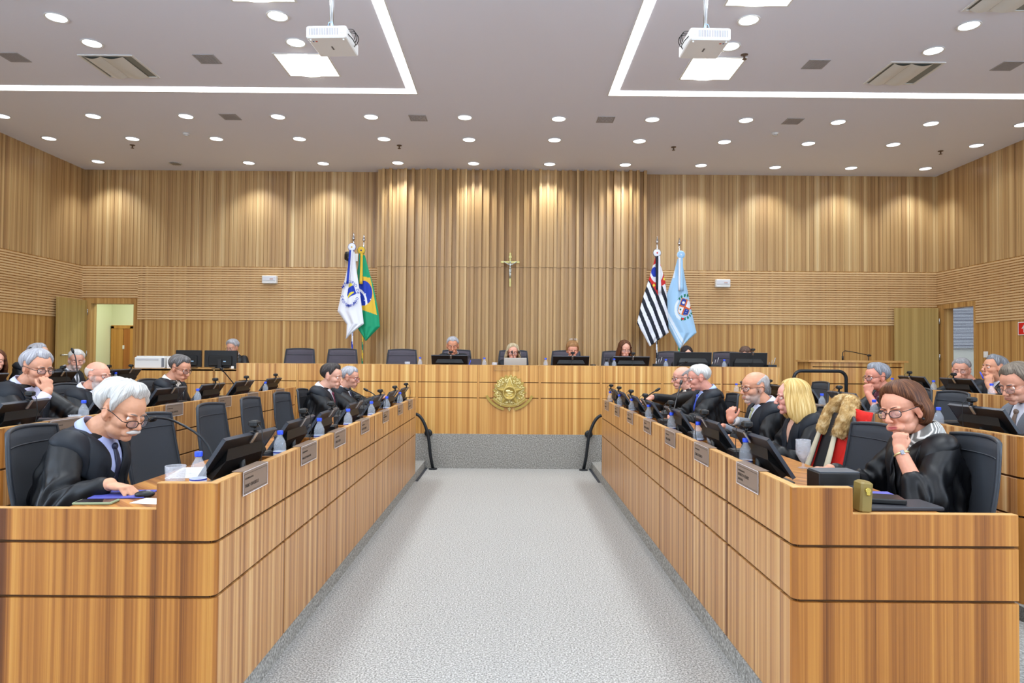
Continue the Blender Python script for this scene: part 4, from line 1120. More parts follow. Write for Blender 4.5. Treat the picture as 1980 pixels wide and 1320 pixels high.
tumbler(1.62, 3.78, .899, .040, .155, True, 'cut-glass goblet in front of the blonde woman, by the nearest right monitor')
tumbler(1.26, 4.24, .899, .040, .13, True, 'cut-glass goblet beside the second bottle on the front right bench')
tumbler(3.02, 4.50, .984, .042, .09, False, 'cut-glass tumbler beside the nearest bottle on the second right bench')
tumbler(-3.0, 4.72, .984, .040, .09, False, 'cut-glass tumbler left of the bottle beside the bald man')
tumbler(-1.42, 9.4, TBL, .038, .135, False, 'clear glass on the presiding bench left of the bottle, near the empty chair')
tumbler(-.22, 9.4, TBL, .038, .135, False, 'clear glass on the presiding bench left of the laptop')
def gooseneck(pts, label, rb=.03):
    p0 = pts[0]; t = empty('gooseneck_microphone', p0, 0, label, 'microphone', 'gooseneck microphones')
    P = [np.array(p) - np.array(p0) for p in pts]
    # smooth the path
    Q = []
    for i in range(len(P) - 1):
        for u in (0, .33, .66):
            a, b = P[max(i - 1, 0)], P[i]; c, d = P[i + 1], P[min(i + 2, len(P) - 1)]
            Q.append(.5 * ((2 * b) + (-a + c) * u + (2 * a - 5 * b + 4 * c - d) * u * u + (-a + 3 * b - 3 * c + d) * u ** 3))
    Q.append(P[-1])
    g = G(); g.tube(Q, .0058, 8); g.obj('stem', M_TUBE, t)
    e = P[-1]; d = P[-1] - P[-2]; d /= np.linalg.norm(d)
    g = G(); g.tube([e - d * .02, e - d * .012, e, e + d * .03, e + d * .042], [.006, .012, .014, .013, .005], 10); g.obj('capsule', M_BLACK, t)
    g = G(); g.lathe([(.001, 0), (rb, 0), (rb, .02), (.012, .028)], n=16); g.obj('base', M_BLACK, t)
gooseneck([(-1.42, 3.36, .899), (-1.45, 3.36, .99), (-1.52, 3.38, 1.09), (-1.66, 3.40, 1.165), (-1.77, 3.44, 1.18), (-1.80, 3.46, 1.172)], 'long gooseneck microphone arching to the white-haired man')
gooseneck([(-3.02, 7.62, .984), (-3.02, 7.6, 1.10), (-3.1, 7.5, 1.26), (-3.14, 7.45, 1.33)], 'gooseneck microphone between monitors on the second left bench')
gooseneck([(-1.38, 6.75, .899), (-1.38, 6.75, .98), (-1.50, 6.78, 1.10), (-1.62, 6.8, 1.16)], 'gooseneck microphone left of the fifth monitor on the front left bench')
gooseneck([(-1.4, 7.5, .899), (-1.4, 7.5, .98), (-1.50, 7.5, 1.08), (-1.58, 7.52, 1.12)], 'gooseneck microphone left of the sixth monitor on the front left bench')
gooseneck([(1.34, 5.65, .899), (1.34, 5.66, .98), (1.42, 5.85, 1.14), (1.51, 6.05, 1.28)], 'long upright gooseneck microphone before the bald man, front right bench')
gooseneck([(1.34, 7.0, .899), (1.34, 7.0, 1.02), (1.42, 7.0, 1.12), (1.5, 7.0, 1.17)], 'short gooseneck microphone by the outstretched hand, front right bench')
gooseneck([(-4.72, 7.45, 1.084), (-4.72, 7.45, 1.3), (-4.74, 7.45, 1.45), (-4.77, 7.45, 1.52)], 'upright gooseneck microphone in front of the doorway, rear left bench')
gooseneck([(-4.72, 6.6, 1.084), (-4.72, 6.6, 1.3), (-4.74, 6.68, 1.45), (-4.72, 6.7, 1.52)], 'upright gooseneck microphone beside the man with goatee, rear left bench')
gooseneck([(-4.66, 8.33, 1.084), (-4.66, 8.33, 1.2), (-4.8, 8.28, 1.28), (-4.98, 8.25, 1.34)], 'gooseneck microphone leaning left at the far end of the rear left bench')

def flat(name, x, y, z, w, d, h, rz, material, label, cat, part='cover', extra=None):
    t = empty(name, (x, y, z), math.radians(rz), label, cat)
    g = G(); g.bevbox(-w / 2, w / 2, -d / 2, d / 2, 0, h, min(h * .3, .004)); g.obj(part, material, t)
    if extra: extra(t)
    return t
def ph(t):
    g = G(); g.box(-.068, .068, -.032, .032, .0095, .0105); g.obj('screen', mat('phone_glass', '#2a1c20', .08), t)
flat('smartphone', -1.66, 2.76, .8995, .15, .075, .010, 4, mat('phone_case', '#8f9a78', .4), 'smartphone in a pale green case under the white-haired man\'s fingers', 'phone', 'case', ph)
def sheets(t):
    g = G()
    for k in range(7): g.box(-.09, .09, -.12 + k * .035, -.113 + k * .035, .0042, .0046)
    g.obj('printed_lines', mat('grey_lines', '#a4a4ac', .6), t)
flat('paper_stack', -1.58, 3.48, .8995, .23, .32, .004, 12, M_PAPER, 'white papers behind the cut-glass tumbler on the front left bench', 'papers', 'top_sheet', sheets)
flat('notebook', -1.64, 2.92, .8995, .22, .16, .006, 8, mat('blue_cover', '#4c50a4', .5), 'blue notebook under the white-haired man\'s hand', 'notebook')
flat('paper_slip', -1.46, 2.80, .8995, .12, .1, .002, -8, M_PAPER, 'white paper slip beside the smartphone, front left bench', 'papers')
t = empty('computer_mouse', (-1.53, 2.88, .902), .2, 'small black computer mouse under the white-haired man\'s fingertips', 'mouse')
g = G(); g.ell((0, 0, .010), (.040, .025, .015)); g.obj('shell', M_BLACK, t); g = G(); g.bevbox(.005, .022, -.002, .002, .021, .026, .001); g.obj('wheel', M_STEEL, t)
flat('leather_folder', 1.56, 2.80, .8995, .34, .16, .016, 2, mat('folder_black', '#2c2c32', .5), 'black leather folder on the table edge in front of the brown-haired woman', 'folder')
flat('black_wallet', 1.53, 2.83, .917, .17, .12, .020, -14, mat('wallet_black', '#1c1d20', .3), 'glossy black wallet lying on the leather folder', 'wallet')
flat('notebook', 1.58, 3.02, .8995, .24, .18, .006, -6, mat('violet_cover', '#5c5aa8', .5), 'violet-blue notebook before the brown-haired woman', 'notebook')
# metal clipboard-like bag strap beside the black box, near right corner
t = empty('glasses_case', (1.395, 2.73, .899), 0, 'upright olive-gold leather case with brass clasp at the near right desk corner', 'case')
g = G(); g.bevbox(-.024, .024, -.05, .02, 0, .122, .008, 0, Matrix.Rotation(.06, 4, 'Y')); g.obj('body', mat('olive_leather', '#84703a', .42), t)
g = G(); g.cyl((.006, -.056, .09), (.006, -.048, .09), .010); g.bevbox(.0, .016, -.057, -.05, .07, .09, .003); g.obj('clasp', mat('brass', '#d8c060', .25, .9), t)
t = empty('printer_box', (1.355, 2.87, .899), 0, 'large black slotted equipment box at the near right desk corner', 'device')
g = G(); g.bevbox(-.085, .085, -.06, .06, 0, .135, .004); g.obj('housing', M_BLACK, t)
g = G(); g.box(-.065, .085, -.063, -.058, .075, .085); g.obj('slot', M_DKBEZEL, t)
g = G(); g.bevbox(-.08, .085, -.055, .055, .135, .139, .001); g.obj('top_plate', mat('top_grey', '#50565e', .4), t)
for x, y, z, c, lab in ((1.36, 4.62, .902, M_YEL, 'yellow cable looping beside the second bottle on the front right bench'), (1.34, 5.6, .902, M_YEL, 'yellow cable looping by the fourth bottle on the front right bench'),
                        (1.36, 3.76, .902, M_BLUE, 'blue cable looping behind the nearest right bottle'), (1.38, 5.0, .902, M_BLUE, 'blue cable looping behind the third bottle on the front right bench'), (-4.68, 8.0, 1.07, M_YEL, 'yellow coiled cord on the rear left bench')):
    t = empty('cable', (x, y, z), 0, lab, 'cable'); g = G()
    g.tube([(-.06, -.02, .003), (-.05, -.01, .03), (-.02, .0, .055), (.03, .01, .06), (.07, .02, .05), (.10, .03, .02)], .0055, 8); g.obj('cord', c, t)
    g = G(); g.bevbox(-.075, -.045, -.035, -.01, 0, .016, .003); g.obj('plug', M_PLUG, t)
# ------------------------------------------------------------------ people
def nrm(v): v = np.array(v, float); return v / (np.linalg.norm(v) + 1e-12)
def Rm(axis, deg): return np.array(Matrix.Rotation(math.radians(deg), 3, axis))

SKIN_CACHE = {}
def skin_mat(base):
    if base in SKIN_CACHE: return SKIN_CACHE[base]
    m = mat('skin', base, .48, spec=.4)
    N, L, B = nodes_of(m)
    at = N.new('ShaderNodeAttribute'); at.attribute_name = 'tint'
    tc = N.new('ShaderNodeTexCoord'); t = N.new('ShaderNodeTexNoise'); t.inputs['Scale'].default_value = 60; t.inputs['Detail'].default_value = 4
    L.new(tc.outputs['Object'], t.inputs['Vector'])
    mr = N.new('ShaderNodeMapRange'); mr.inputs[3].default_value = .9; mr.inputs[4].default_value = 1.08; L.new(t.outputs[0], mr.inputs[0])
    mx = N.new('ShaderNodeMix'); mx.data_type = 'RGBA'; mx.blend_type = 'MULTIPLY'; mx.inputs[0].default_value = 1
    L.new(at.outputs['Color'], mx.inputs[6]); L.new(mr.outputs[0], mx.inputs[7])
    L.new(mx.outputs[2], B.inputs['Base Color'])
    B.inputs['Subsurface Weight'].default_value = .08; B.inputs['Subsurface Radius'].default_value = (.01, .004, .002)
    bp = N.new('ShaderNodeBump'); bp.inputs['Strength'].default_value = .12; bp.inputs['Distance'].default_value = .002; L.new(t.outputs[0], bp.inputs['Height']); L.new(bp.outputs[0], B.inputs['Normal'])
    SKIN_CACHE[base] = m; return m
HAIR_CACHE = {}
def hair_mat(c):
    k = tuple(c)
    if k in HAIR_CACHE: return HAIR_CACHE[k]
    m = mat('hair', c[1], .5, spec=.3)
    N, L, B = nodes_of(m)
    uv = N.new('ShaderNodeUVMap'); mp = N.new('ShaderNodeMapping'); mp.inputs['Scale'].default_value = (150, 2.2, 1); L.new(uv.outputs[0], mp.inputs[0])
    t = N.new('ShaderNodeTexNoise'); t.inputs['Scale'].default_value = 1; t.inputs['Detail'].default_value = 5; t.inputs['Distortion'].default_value = .5; L.new(mp.outputs[0], t.inputs['Vector'])
    mr = N.new('ShaderNodeMapRange'); mr.inputs[1].default_value = .3; mr.inputs[2].default_value = .7; L.new(t.outputs[0], mr.inputs[0])
    rp = ramp(m.node_tree, [(0, c[0]), (.5, c[1]), (1, c[2])]); L.new(mr.outputs[0], rp.inputs[0]); L.new(rp.outputs[0], B.inputs['Base Color'])
    bp = N.new('ShaderNodeBump'); bp.inputs['Strength'].default_value = .7; bp.inputs['Distance'].default_value = .004; L.new(t.outputs[0], bp.inputs['Height']); L.new(bp.outputs[0], B.inputs['Normal'])
    HAIR_CACHE[k] = m; return m
GREY = ('#77757a', '#a3a2a8', '#c9c9cf'); WHITEH = ('#9c9894', '#c6c4c0', '#ecebe8'); DARK = ('#1e1a1a', '#35302f', '#5a5352'); SALT = ('#3a3635', '#5e5a59', '#8e8b8b')
BLONDE = ('#9a7638', '#cfab66', '#efd8a0'); BROWN = ('#2a1510', '#54301c', '#8a5a38'); ASH = ('#7d6c50', '#b9a784', '#e2d6bd'); LBROWN = ('#6a4526', '#936a42', '#b98e62'); BLACKH = ('#120e10', '#241c1e', '#40363a')
M_SCLERA = mat('eye', '#efe9e4', .25)
N_, L_, B_ = nodes_of(M_SCLERA)
_tc = N_.new('ShaderNodeTexCoord'); _sp = N_.new('ShaderNodeSeparateXYZ'); L_.new(_tc.outputs['Object'], _sp.inputs[0])
_rp = ramp(M_SCLERA.node_tree, [(0, '#efe9e4'), (.0, '#efe9e4'), (.845, '#efe9e4'), (.86, '#4a3424'), (.955, '#3a2618'), (.965, '#050505')])
_mr = N_.new('ShaderNodeMapRange'); _mr.inputs[1].default_value = 0; _mr.inputs[2].default_value = .0125; L_.new(_sp.outputs[0], _mr.inputs[0]); L_.new(_mr.outputs[0], _rp.inputs[0]); L_.new(_rp.outputs[0], B_.inputs['Base Color'])
M_ROBE = mat('robe_black', '#101216', .46, spec=.4)
M_ROBES = mat('robe_shiny', '#0c0d11', .42, spec=.4)
M_MANT = mat('mantle_charcoal', '#191e26', .6, spec=.35)
M_NAVY = mat('suit_navy', '#1f2740', .7); M_SUITG = noisy('suit_grey', '#5c6068', '#70747c', 700, .8, .15)
M_SUITLG = noisy('suit_light_grey', '#80848c', '#989ca4', 700, .8, .15)
M_FRAMEB = mat('spectacle_frame', '#181414', .3); M_FRAMEG = mat('spectacle_metal', '#8a8476', .25, .8); M_FRAMER = mat('spectacle_red', '#a02020', .35); M_LENS = mat('lens_glass', '#e8e6f2', .04, alpha=.07)
M_NAIL = mat('nail', '#e2b8a8', .3)

def remesh(g, voxel, smooth, name):
    me = g.mesh(name, fix=False)
    o = bpy.data.objects.new('tmp', me); COL.objects.link(o)
    r = o.modifiers.new('r', 'REMESH'); r.mode = 'VOXEL'; r.voxel_size = voxel; r.adaptivity = 0
    if smooth:
        s = o.modifiers.new('s', 'SMOOTH'); s.factor = .5; s.iterations = smooth
    dg = bpy.context.evaluated_depsgraph_get(); dg.update()
    out = bpy.data.meshes.new_from_object(o.evaluated_get(dg))
    bpy.data.objects.remove(o); bpy.data.meshes.remove(me)
    out.name = name
    return out
def getco(me):
    a = np.empty(len(me.vertices) * 3, np.float32); me.vertices.foreach_get('co', a); return a.reshape(-1, 3).astype(float)
def getno(me):
    a = np.empty(len(me.vertices) * 3, np.float32); me.vertices.foreach_get('normal', a); return a.reshape(-1, 3).astype(float)
def setco(me, c):
    me.vertices.foreach_set('co', c.astype(np.float32).ravel()); me.update()
def smooth_all(me):
    me.polygons.foreach_set('use_smooth', np.ones(len(me.polygons), bool)); me.update()

def limb(g, pts, radii, n=14):
    """closed tapered chain with ball ends"""
    pts = [np.array(p, float) for p in pts]
    for i, p in enumerate(pts): g.ell(p, (radii[i],) * 3, nu=n, nv=8)
    for i in range(len(pts) - 1):
        g.cyl(pts[i], pts[i + 1], radii[i], radii[i + 1], n)
def blob(g, c, r, H=None, rot=None, nu=20, nv=12):
    """ellipsoid given in head/chest frame H=(R,t)"""
    M = np.eye(3) if rot is None else rot
    if H is not None: g.ell(H[0] @ np.array(c) + H[1], r, M=H[0] @ M, nu=nu, nv=nv)
    else: g.ell(c, r, M=M, nu=nu, nv=nv)

def head_volumes(g, H, fat=0.0, fem=False):
    f = fat
    blob(g, (-.018, 0, .038), (.098, .078, .081), H)
    blob(g, (.028, 0, .034), (.060, .064, .060), H)
    blob(g, (.030, 0, -.022), (.054, .062 + f * .6, .060), H)
    blob(g, (.022, 0, -.066), (.056, .052 + f, .044 + f * .3), H)
    blob(g, (-.005, 0, -.048), (.050, .058 + f, .042), H)
    blob(g, (.066, 0, -.097), (.019, .022 if fem else .026, .017), H)
    for s in (-1, 1):
        blob(g, (.055, s * .037, -.026), (.028, .024 + f * .4, .024), H)
        blob(g, (.076, s * .026, .021), (.014, .026, .007), H, Rm('X', -s * 8))
        e = Rm('Z', s * 22) @ Rm('Y', -8)
        blob(g, (-.013, s * (.079 + f * .3), -.006), (.022, .0095, .031), H, e)
        blob(g, (-.004, s * (.072 + f * .3), -.008), (.014, .014, .026), H)
        blob(g, (-.004, s * (.073 + f * .3), -.034), (.011, .009, .012), H, e)
        blob(g, (.099, s * .0105, -.0365), (.0105, .0075, .0075), H)
        blob(g, (.072, s * .022, -.066), (.022, .018, .018), H)
    R, t = H
    nl = 1.0 if not fem else .86
    limb(g, [R @ np.array(p) + t for p in ((.084, 0, .010), (.098, 0, -.012), (.110 * nl + .012 * (1 - nl) * 8, 0, -.031))], [.0085, .0095, .0112])
    blob(g, (.0865, 0, -.0605), (.0100, .024, .0055), H); blob(g, (.0845, 0, -.0705), (.0100, .021, .0062), H)
    if f > .006: blob(g, (.015, 0, -.098), (.05, .045, .024), H)

def head_sculpt(co, H, fem=False, ages=1.0):
    """eye sockets, mouth crease, ear hollow, in head coordinates"""
    R, t = H
    p = (co - t) @ R
    x, y, z = p[:, 0], p[:, 1], p[:, 2]
    d = np.zeros_like(p)
    for s in (-1, 1):
        w = np.exp(-(((y - s * .032) / .016) ** 2 + ((z - .000) / .011) ** 2)) * (x > .03)
        d[:, 0] -= .0115 * w
        w = np.exp(-(((y - s * .034) / .016) ** 2 + ((z + .018) / .005) ** 2)) * (x > .03); d[:, 0] -= .0012 * w * ages
        # nasolabial fold
        q = np.abs(s * y - (.022 + (-.036 - z) * .45)); w = np.exp(-(q / .0035) ** 2) * np.exp(-((z + .052) / .018) ** 2) * (x > .05) * (s * y > 0); d[:, 0] -= .0022 * w * ages
        w = np.exp(-(((x + .006) / .010) ** 2 + ((z + .004) / .016) ** 2)) * (s * y > .072); d[:, 1] -= s * .006 * w
        w = np.exp(-(((x - .106) / .006) ** 2 + ((y - s * .009) / .004) ** 2 + ((z + .0425) / .003) ** 2)); d[:, 2] += .003 * w
    w = np.exp(-((z + .0655) / .0022) ** 2) * np.exp(-(y / .026) ** 4) * (x > .06); d[:, 0] -= .0045 * w
    return co + d @ R.T

def tint_head(co, H, base, lips, beard=None, scalp=None, voxel=.005):
    R, t = H
    p = (co - t) @ R; x, y, z = p.T
    b = np.array(lin(base)[:3]); C = np.tile(b, (len(co), 1))
    def mixin(w, col, k=1.0):
        nonlocal C
        c = np.array(lin(col)[:3]); w = np.clip(w * k, 0, 1)[:, None]; C = C * (1 - w) + c * w
    inh = (np.abs(x) < .2) & (np.abs(z) < .16) & (np.abs(y) < .12)
    red = b * np.array([1.0, .80, .76])
    w = (np.exp(-(((np.abs(y) - .042) / .022) ** 2 + ((z + .030) / .022) ** 2)) * .3 + np.exp(-((y / .016) ** 2 + ((z + .032) / .014) ** 2)) * .3) * inh * (x > .02)
    w = np.clip(w + (np.exp(-(((x + .008) / .03) ** 2 + ((z + .01) / .04) ** 2)) * (np.abs(y) > .073) * .5) * inh, 0, 1)[:, None]
    C = C * (1 - w) + red * w
    w = np.exp(-(((np.abs(y) - .032) / .018) ** 2 + ((z + .004) / .012) ** 2)) * (x > .04) * inh; mixin(w, '#8a5a4c', .2)
    lw = np.exp(-(y / .0235) ** 6) * np.exp(-((z + .0655) / .0082) ** 4) * (x > .078) * inh; mixin(lw, lips, .7)
    if beard:
        col, lo = beard
        w = 1 / (1 + np.exp(-((-.046 - z) + .05 * np.clip(.02 - x, -1, 1) * 0) / .006)) * (x > -.01) * (z > -.135) * inh
        w = w * (1 - .9 * np.exp(-(y / .022) ** 6) * np.exp(-((z + .066) / .008) ** 4))
        side = np.exp(-(((x - .012) / .016) ** 2)) * (z < .0) * (np.abs(y) > .05) * inh
        mixin(np.maximum(w, side * .8), col, lo)
    if scalp:
        col, k = scalp
        w = (z > -.03) * (x < .02 + .5 * 0) * inh * np.clip((.075 - x) / .03, 0, 1) * np.clip((z + .02 + np.clip(x + .05, 0, 1) * .9) / .02, 0, 1)
        mixin(w, col, k)
    return C
def set_tint(me, C):
    a = me.color_attributes.new('tint', 'FLOAT_COLOR', 'POINT')
    a.data.foreach_set('color', np.concatenate([C, np.ones((len(C), 1))], 1).astype(np.float32).ravel())

def ray_ell(d, c0, c, r):
    """distance from c0 along unit d to the far surface of the ellipsoid (c,r)"""
    c0 = np.array(c0) - np.array(c); A = ((d / r) ** 2).sum(-1); B = 2 * (d * c0 / np.array(r) ** 2).sum(-1); Cc = ((c0 / r) ** 2).sum() - 1
    disc = np.clip(B * B - 4 * A * Cc, 0, None); return np.where(disc > 0, (-B + np.sqrt(disc)) / (2 * A), 0)
HC = np.array([-.012, 0, .03])
def skull_r(d):
    r1 = ray_ell(d, HC, (-.018, 0, .038), (.098, .078, .081)); r2 = ray_ell(d, HC, (.028, 0, .034), (.060, .064, .060))
    r3 = ray_ell(d, HC, (.030, 0, -.022), (.054, .062, .060)); r4 = ray_ell(d, HC, (-.005, 0, -.048), (.050, .060, .045))
    r5 = ray_ell(d, HC, (-.024, 0, -.085), (.054, .056, .060))
    return np.maximum(np.maximum(np.maximum(r1, r2), np.maximum(r3, r4)), r5 * .97)
def vnoise(p, f, seed=0):
    """cheap smooth pseudo noise from warped sines, -1..1"""
    x, y, z = p[..., 0] * f, p[..., 1] * f, p[..., 2] * f
    s = seed * 1.7
    a = np.sin(x * 1.7 + 1.3 * np.sin(y * 1.1 + s) + s) + np.sin(y * 2.1 + 1.1 * np.sin(z * 1.3 - s) + 2 * s) + np.sin(z * 1.9 + 1.2 * np.sin(x * 1.5 + s) + 3 * s)
    return a / 3
def hair_mesh(style, seed=0, name='hair'):
    """style: dict; phi measured from the face (0) round to the back (pi)"""
    nph, nt = style.get('nph', 96), style.get('nt', 26)
    ph = np.linspace(-PI, PI, nph, endpoint=False); T = np.linspace(0, 1, nt)
    key = np.array(style['line'], float)     # rows: |phi| deg, lower elevation deg
    e_end = np.interp(np.abs(np.degrees(ph)), key[:, 0], key[:, 1])
    if 'asym' in style: e_end = e_end + style['asym'] * np.sin(ph) * np.exp(-(ph / 1.0) ** 2)
    e0 = style.get('start', 90.0)
    if hasattr(e0, '__len__'): k = np.array(e0, float); e_st = np.interp(np.abs(np.degrees(ph)), k[:, 0], k[:, 1])
    else: e_st = np.full(nph, e0)
    th0 = style.get('th', .012); lump = style.get('lump', .003)
    drop = style.get('drop', None)
    e_end = e_end + style.get('ragged', 3.0) * vnoise(np.stack([np.cos(ph) * 9, np.sin(ph) * 9, ph * 0], 1), 1.0, seed) * (drop is None)
    L = np.zeros(nph)
    if drop is not None: k = np.array(drop, float); L = np.interp(np.abs(np.degrees(ph)), k[:, 0], k[:, 1])
    out = np.zeros((nt, nph, 3)); inn = np.zeros((nt, nph, 3))
    for j in range(nph):
        frac = L[j] / (L[j] + .12) if L[j] > 0 else 0
        for i, t in enumerate(T):
            if L[j] > 0 and t > 1 - frac:
                e = e_end[j]; dz = (t - (1 - frac)) / frac * L[j]
            else:
                u = t / (1 - frac) if frac < 1 else 0
                e = e_st[j] + (e_end[j] - e_st[j]) * min(1, u); dz = 0
            er = math.radians(e); d = np.array([math.cos(er) * math.cos(ph[j]), math.cos(er) * math.sin(ph[j]), math.sin(er)])
            r = float(skull_r(d)); 
            edge = 1.0 if L[j] > 0 else min(1, ((1 - t) / .30) ** .7 + .06)
            if e_st[j] < 80: edge *= min(1, t / .12 + .1)
            th = th0 * (style.get('top', 1.0) * max(0, math.sin(er)) + 1.0 * (1 - max(0, math.sin(er)))) * edge
            if 'front' in style: th += style['front'] * edge * math.exp(-((ph[j]) / 1.0) ** 2) * math.exp(-((e - 62) / 22) ** 2)
            if 'backv' in style: th += style['backv'] * edge * (1 if abs(ph[j]) > 1.2 else 0) * math.exp(-((e - 10) / 35) ** 2)
            th *= 1 - style.get('ear', .55) * math.exp(-((abs(math.degrees(ph[j])) - 96) / 15) ** 2) * (1 / (1 + math.exp((e - 34) / 6))) * (1 if L[j] == 0 else 0)
            P = HC + d * (r + th); Q = HC + d * (r - .006)
            if dz > 0:
                cu = style.get('curl', 0.0); w = dz / max(L[j], 1e-6)
                rad = np.array([math.cos(ph[j]), math.sin(ph[j]), 0])
                P = P + rad * (style.get('flare', .012) * math.sin(w * PI * .8) - cu * w * w) + np.array([0, 0, -dz])
                Q = Q + rad * (-.006 * w + style.get('flare', .012) * .6 * math.sin(w * PI * .8) - cu * w * w) + np.array([0, 0, -dz])
            out[i, j] = P; inn[i, j] = Q
    # strands and lumps
    rad = out - HC; rad /= np.linalg.norm(rad, axis=2, keepdims=True) + 1e-9
    PH, TT = np.meshgrid(ph, T)
    st = np.sin(PH * style.get('fr', 34) + 3 * np.sin(TT * 4 + PH * 3 + seed) + seed) * .5 + np.sin(PH * style.get('fr', 34) * 2.3 + 2 * np.sin(TT * 7 + seed)) * .3
    lm = vnoise(out, style.get('lf', 38), seed)
    fade = np.clip((1 - TT) / .12, 0.15, 1) if drop is None else 1.0
    out = out + rad * ((st * style.get('strand', .0018) + lm * lump) * fade * np.clip(TT * 6, 0.2, 1))[..., None]
    V = np.concatenate([out.reshape(-1, 3), inn.reshape(-1, 3)]); n = nt * nph; fs = []; uvs = []
    for i in range(nt - 1):
        for j in range(nph):
            if abs(math.degrees(ph[j])) < style.get('gap', 0): continue
            k = (j + 1) % nph; a, b, c, d = i * nph + j, i * nph + k, (i + 1) * nph + k, (i + 1) * nph + j
            fs.append((a, d, c, b)); fs.append((n + a, n + b, n + c, n + d))
    for j in range(nph):
        k = (j + 1) % nph; a = (nt - 1) * nph
        fs.append((a + j, n + a + j, n + a + k, a + k)); fs.append((j, k, n + k, n + j))
    me = bpy.data.meshes.new(name); me.from_pydata(V.tolist(), [], fs)
    uvl = me.uv_layers.new(name='uv'); vi = np.empty(len(me.loops), np.int32); me.loops.foreach_get('vertex_index', vi)
    U = (vi % n) % nph / nph; Vv = (vi % n) // nph / nt
    uvl.data.foreach_set('uv', np.stack([np.abs(U - .5), Vv], 1).astype(np.float32).ravel())
    smooth_all(me)
    return me
ST = {
 'short': dict(line=[(0, 31), (20, 33), (36, 38), (52, 22), (70, 0), (80, -4), (88, 12), (104, 8), (118, -26), (150, -50), (180, -54)], th=.010, lump=.002, front=.006, backv=.004),
 'wave': dict(line=[(0, 36), (18, 38), (34, 46), (48, 32), (60, 10), (68, -12), (76, -20), (84, -6), (91, 20), (104, 16), (118, -26), (150, -56), (180, -60)], th=.019, lump=.0055, front=.020, backv=.012, lf=55, strand=.0028, fr=26),
 'comb': dict(line=[(0, 32), (20, 35), (36, 40), (54, 22), (70, -8), (80, -6), (88, 12), (104, 8), (118, -28), (150, -52), (180, -56)], th=.013, lump=.0025, front=.010, backv=.006),
 'bald': dict(line=[(0, 0), (62, 0), (72, -2), (80, -4), (88, 12), (104, 8), (118, -26), (150, -50), (180, -54)], start=[(0, 6), (64, 6), (72, 14), (84, 24), (96, 31), (120, 38), (180, 42)], th=.005, lump=.001, strand=.0008, gap=63),
 'baldlow': dict(line=[(0, 20), (70, 20), (84, 8), (90, 12), (104, 8), (118, -26), (180, -50)], start=[(0, 20.5), (72, 20.5), (90, 22), (110, 22), (180, 22)], th=.0035, lump=.0006, strand=.0006, gap=71),
 'bob': dict(line=[(0, 36), (20, 36), (40, 26), (58, 12), (72, 0), (180, 0)], asym=-8, drop=[(0, 0), (66, 0), (74, .020), (82, .03), (92, .095), (120, .115), (180, .120)], th=.016, lump=.0018, curl=.030, flare=.018, front=.006, strand=.0012),
 'bobfull': dict(line=[(0, 40), (18, 38), (36, 28), (52, 12), (62, 0), (180, 0)], asym=8, drop=[(0, 0), (54, 0), (62, .10), (80, .125), (120, .13), (180, .13)], th=.018, lump=.003, curl=-.012, flare=.020, front=.010, strand=.002),
 'long': dict(line=[(0, 50), (16, 48), (34, 30), (50, 8), (58, 0), (180, 0)], drop=[(0, 0), (44, 0), (52, .15), (80, .20), (120, .215), (180, .22)], th=.013, lump=.0016, curl=.0, flare=.022, strand=.0024),
 'fringe': dict(line=[(0, 24), (30, 24), (50, 16), (66, -8), (74, -10), (180, -14)], drop=[(0, 0), (66, 0), (76, .03), (100, .05), (180, .05)], th=.016, lump=.0025, curl=.022, flare=.006),
 'pixie': dict(line=[(0, 34), (30, 32), (50, 20), (70, -10), (84, -4), (92, 4), (110, -16), (180, -48)], th=.018, lump=.0045, front=.010, lf=60),
 'parted': dict(line=[(0, 56), (10, 52), (30, 32), (48, 10), (58, 0), (180, 0)], drop=[(0, 0), (50, 0), (58, .12), (80, .16), (180, .18)], th=.012, lump=.001, flare=.016, strand=.0012),
}

def spectacles(parent, kind, H, low=0.0):
    """frames in head coordinates"""
    M_F = {'b': M_FRAMEB, 'm': M_FRAMEG, 'r': M_FRAMER}[kind[0]]
    r = .0019 if kind[0] != 'm' else .0011
    hw, hh = (.024, .0165)
    g = G(); gl = G()
    z0 = -.004 - low; x0 = .100 + low * .6
    for s in (-1, 1):
        a = np.linspace(0, 2 * PI, 25)
        pts = []
        for q in a:
            c, sn = math.cos(q), math.sin(q)
            pts.append((x0 - .010 * (abs(s * .033 + hw * c) / .05) ** 2, s * .033 + hw * np.sign(c) * abs(c) ** .75, z0 + hh * np.sign(sn) * abs(sn) ** .75))
        top = [p for p in pts]
        g.tube(pts, r, 6, cap=False)
        ctr = np.mean(pts[:-1], axis=0); V = [ctr] + pts[:-1]
        V2 = [np.array(v) - np.array([.0012, 0, 0]) for v in V]; n = len(V)
        fs = [(0, k, k % (n - 1) + 1) for k in range(1, n)] + [(n, n + k % (n - 1) + 1, n + k) for k in range(1, n)]
        gl.add(V + V2, fs)
        g.tube([(x0 - .012, s * .057, z0 + .006), (x0 - .022, s * .076, z0 + .008), (.03, s * .083, z0 + .012 + low), (-.012, s * .088, .012), (-.035, s * .087, -.004)], r * .95, 6)
    g.tube([(x0 - .001, -.010, z0 + .003), (x0 + .002, 0, z0 + .007), (x0 - .001, .010, z0 + .003)], r, 6)
    fo = g.obj('eyeglasses', M_F, parent)
    lo = gl.obj('lens', M_LENS, fo)
    M4 = Matrix.Identity(4)
    Rr, t = H
    for i in range(3):
        for j in range(3): M4[i][j] = Rr[i][j]
        M4[i][3] = t[i]
    fo.matrix_local = M4
    return fo

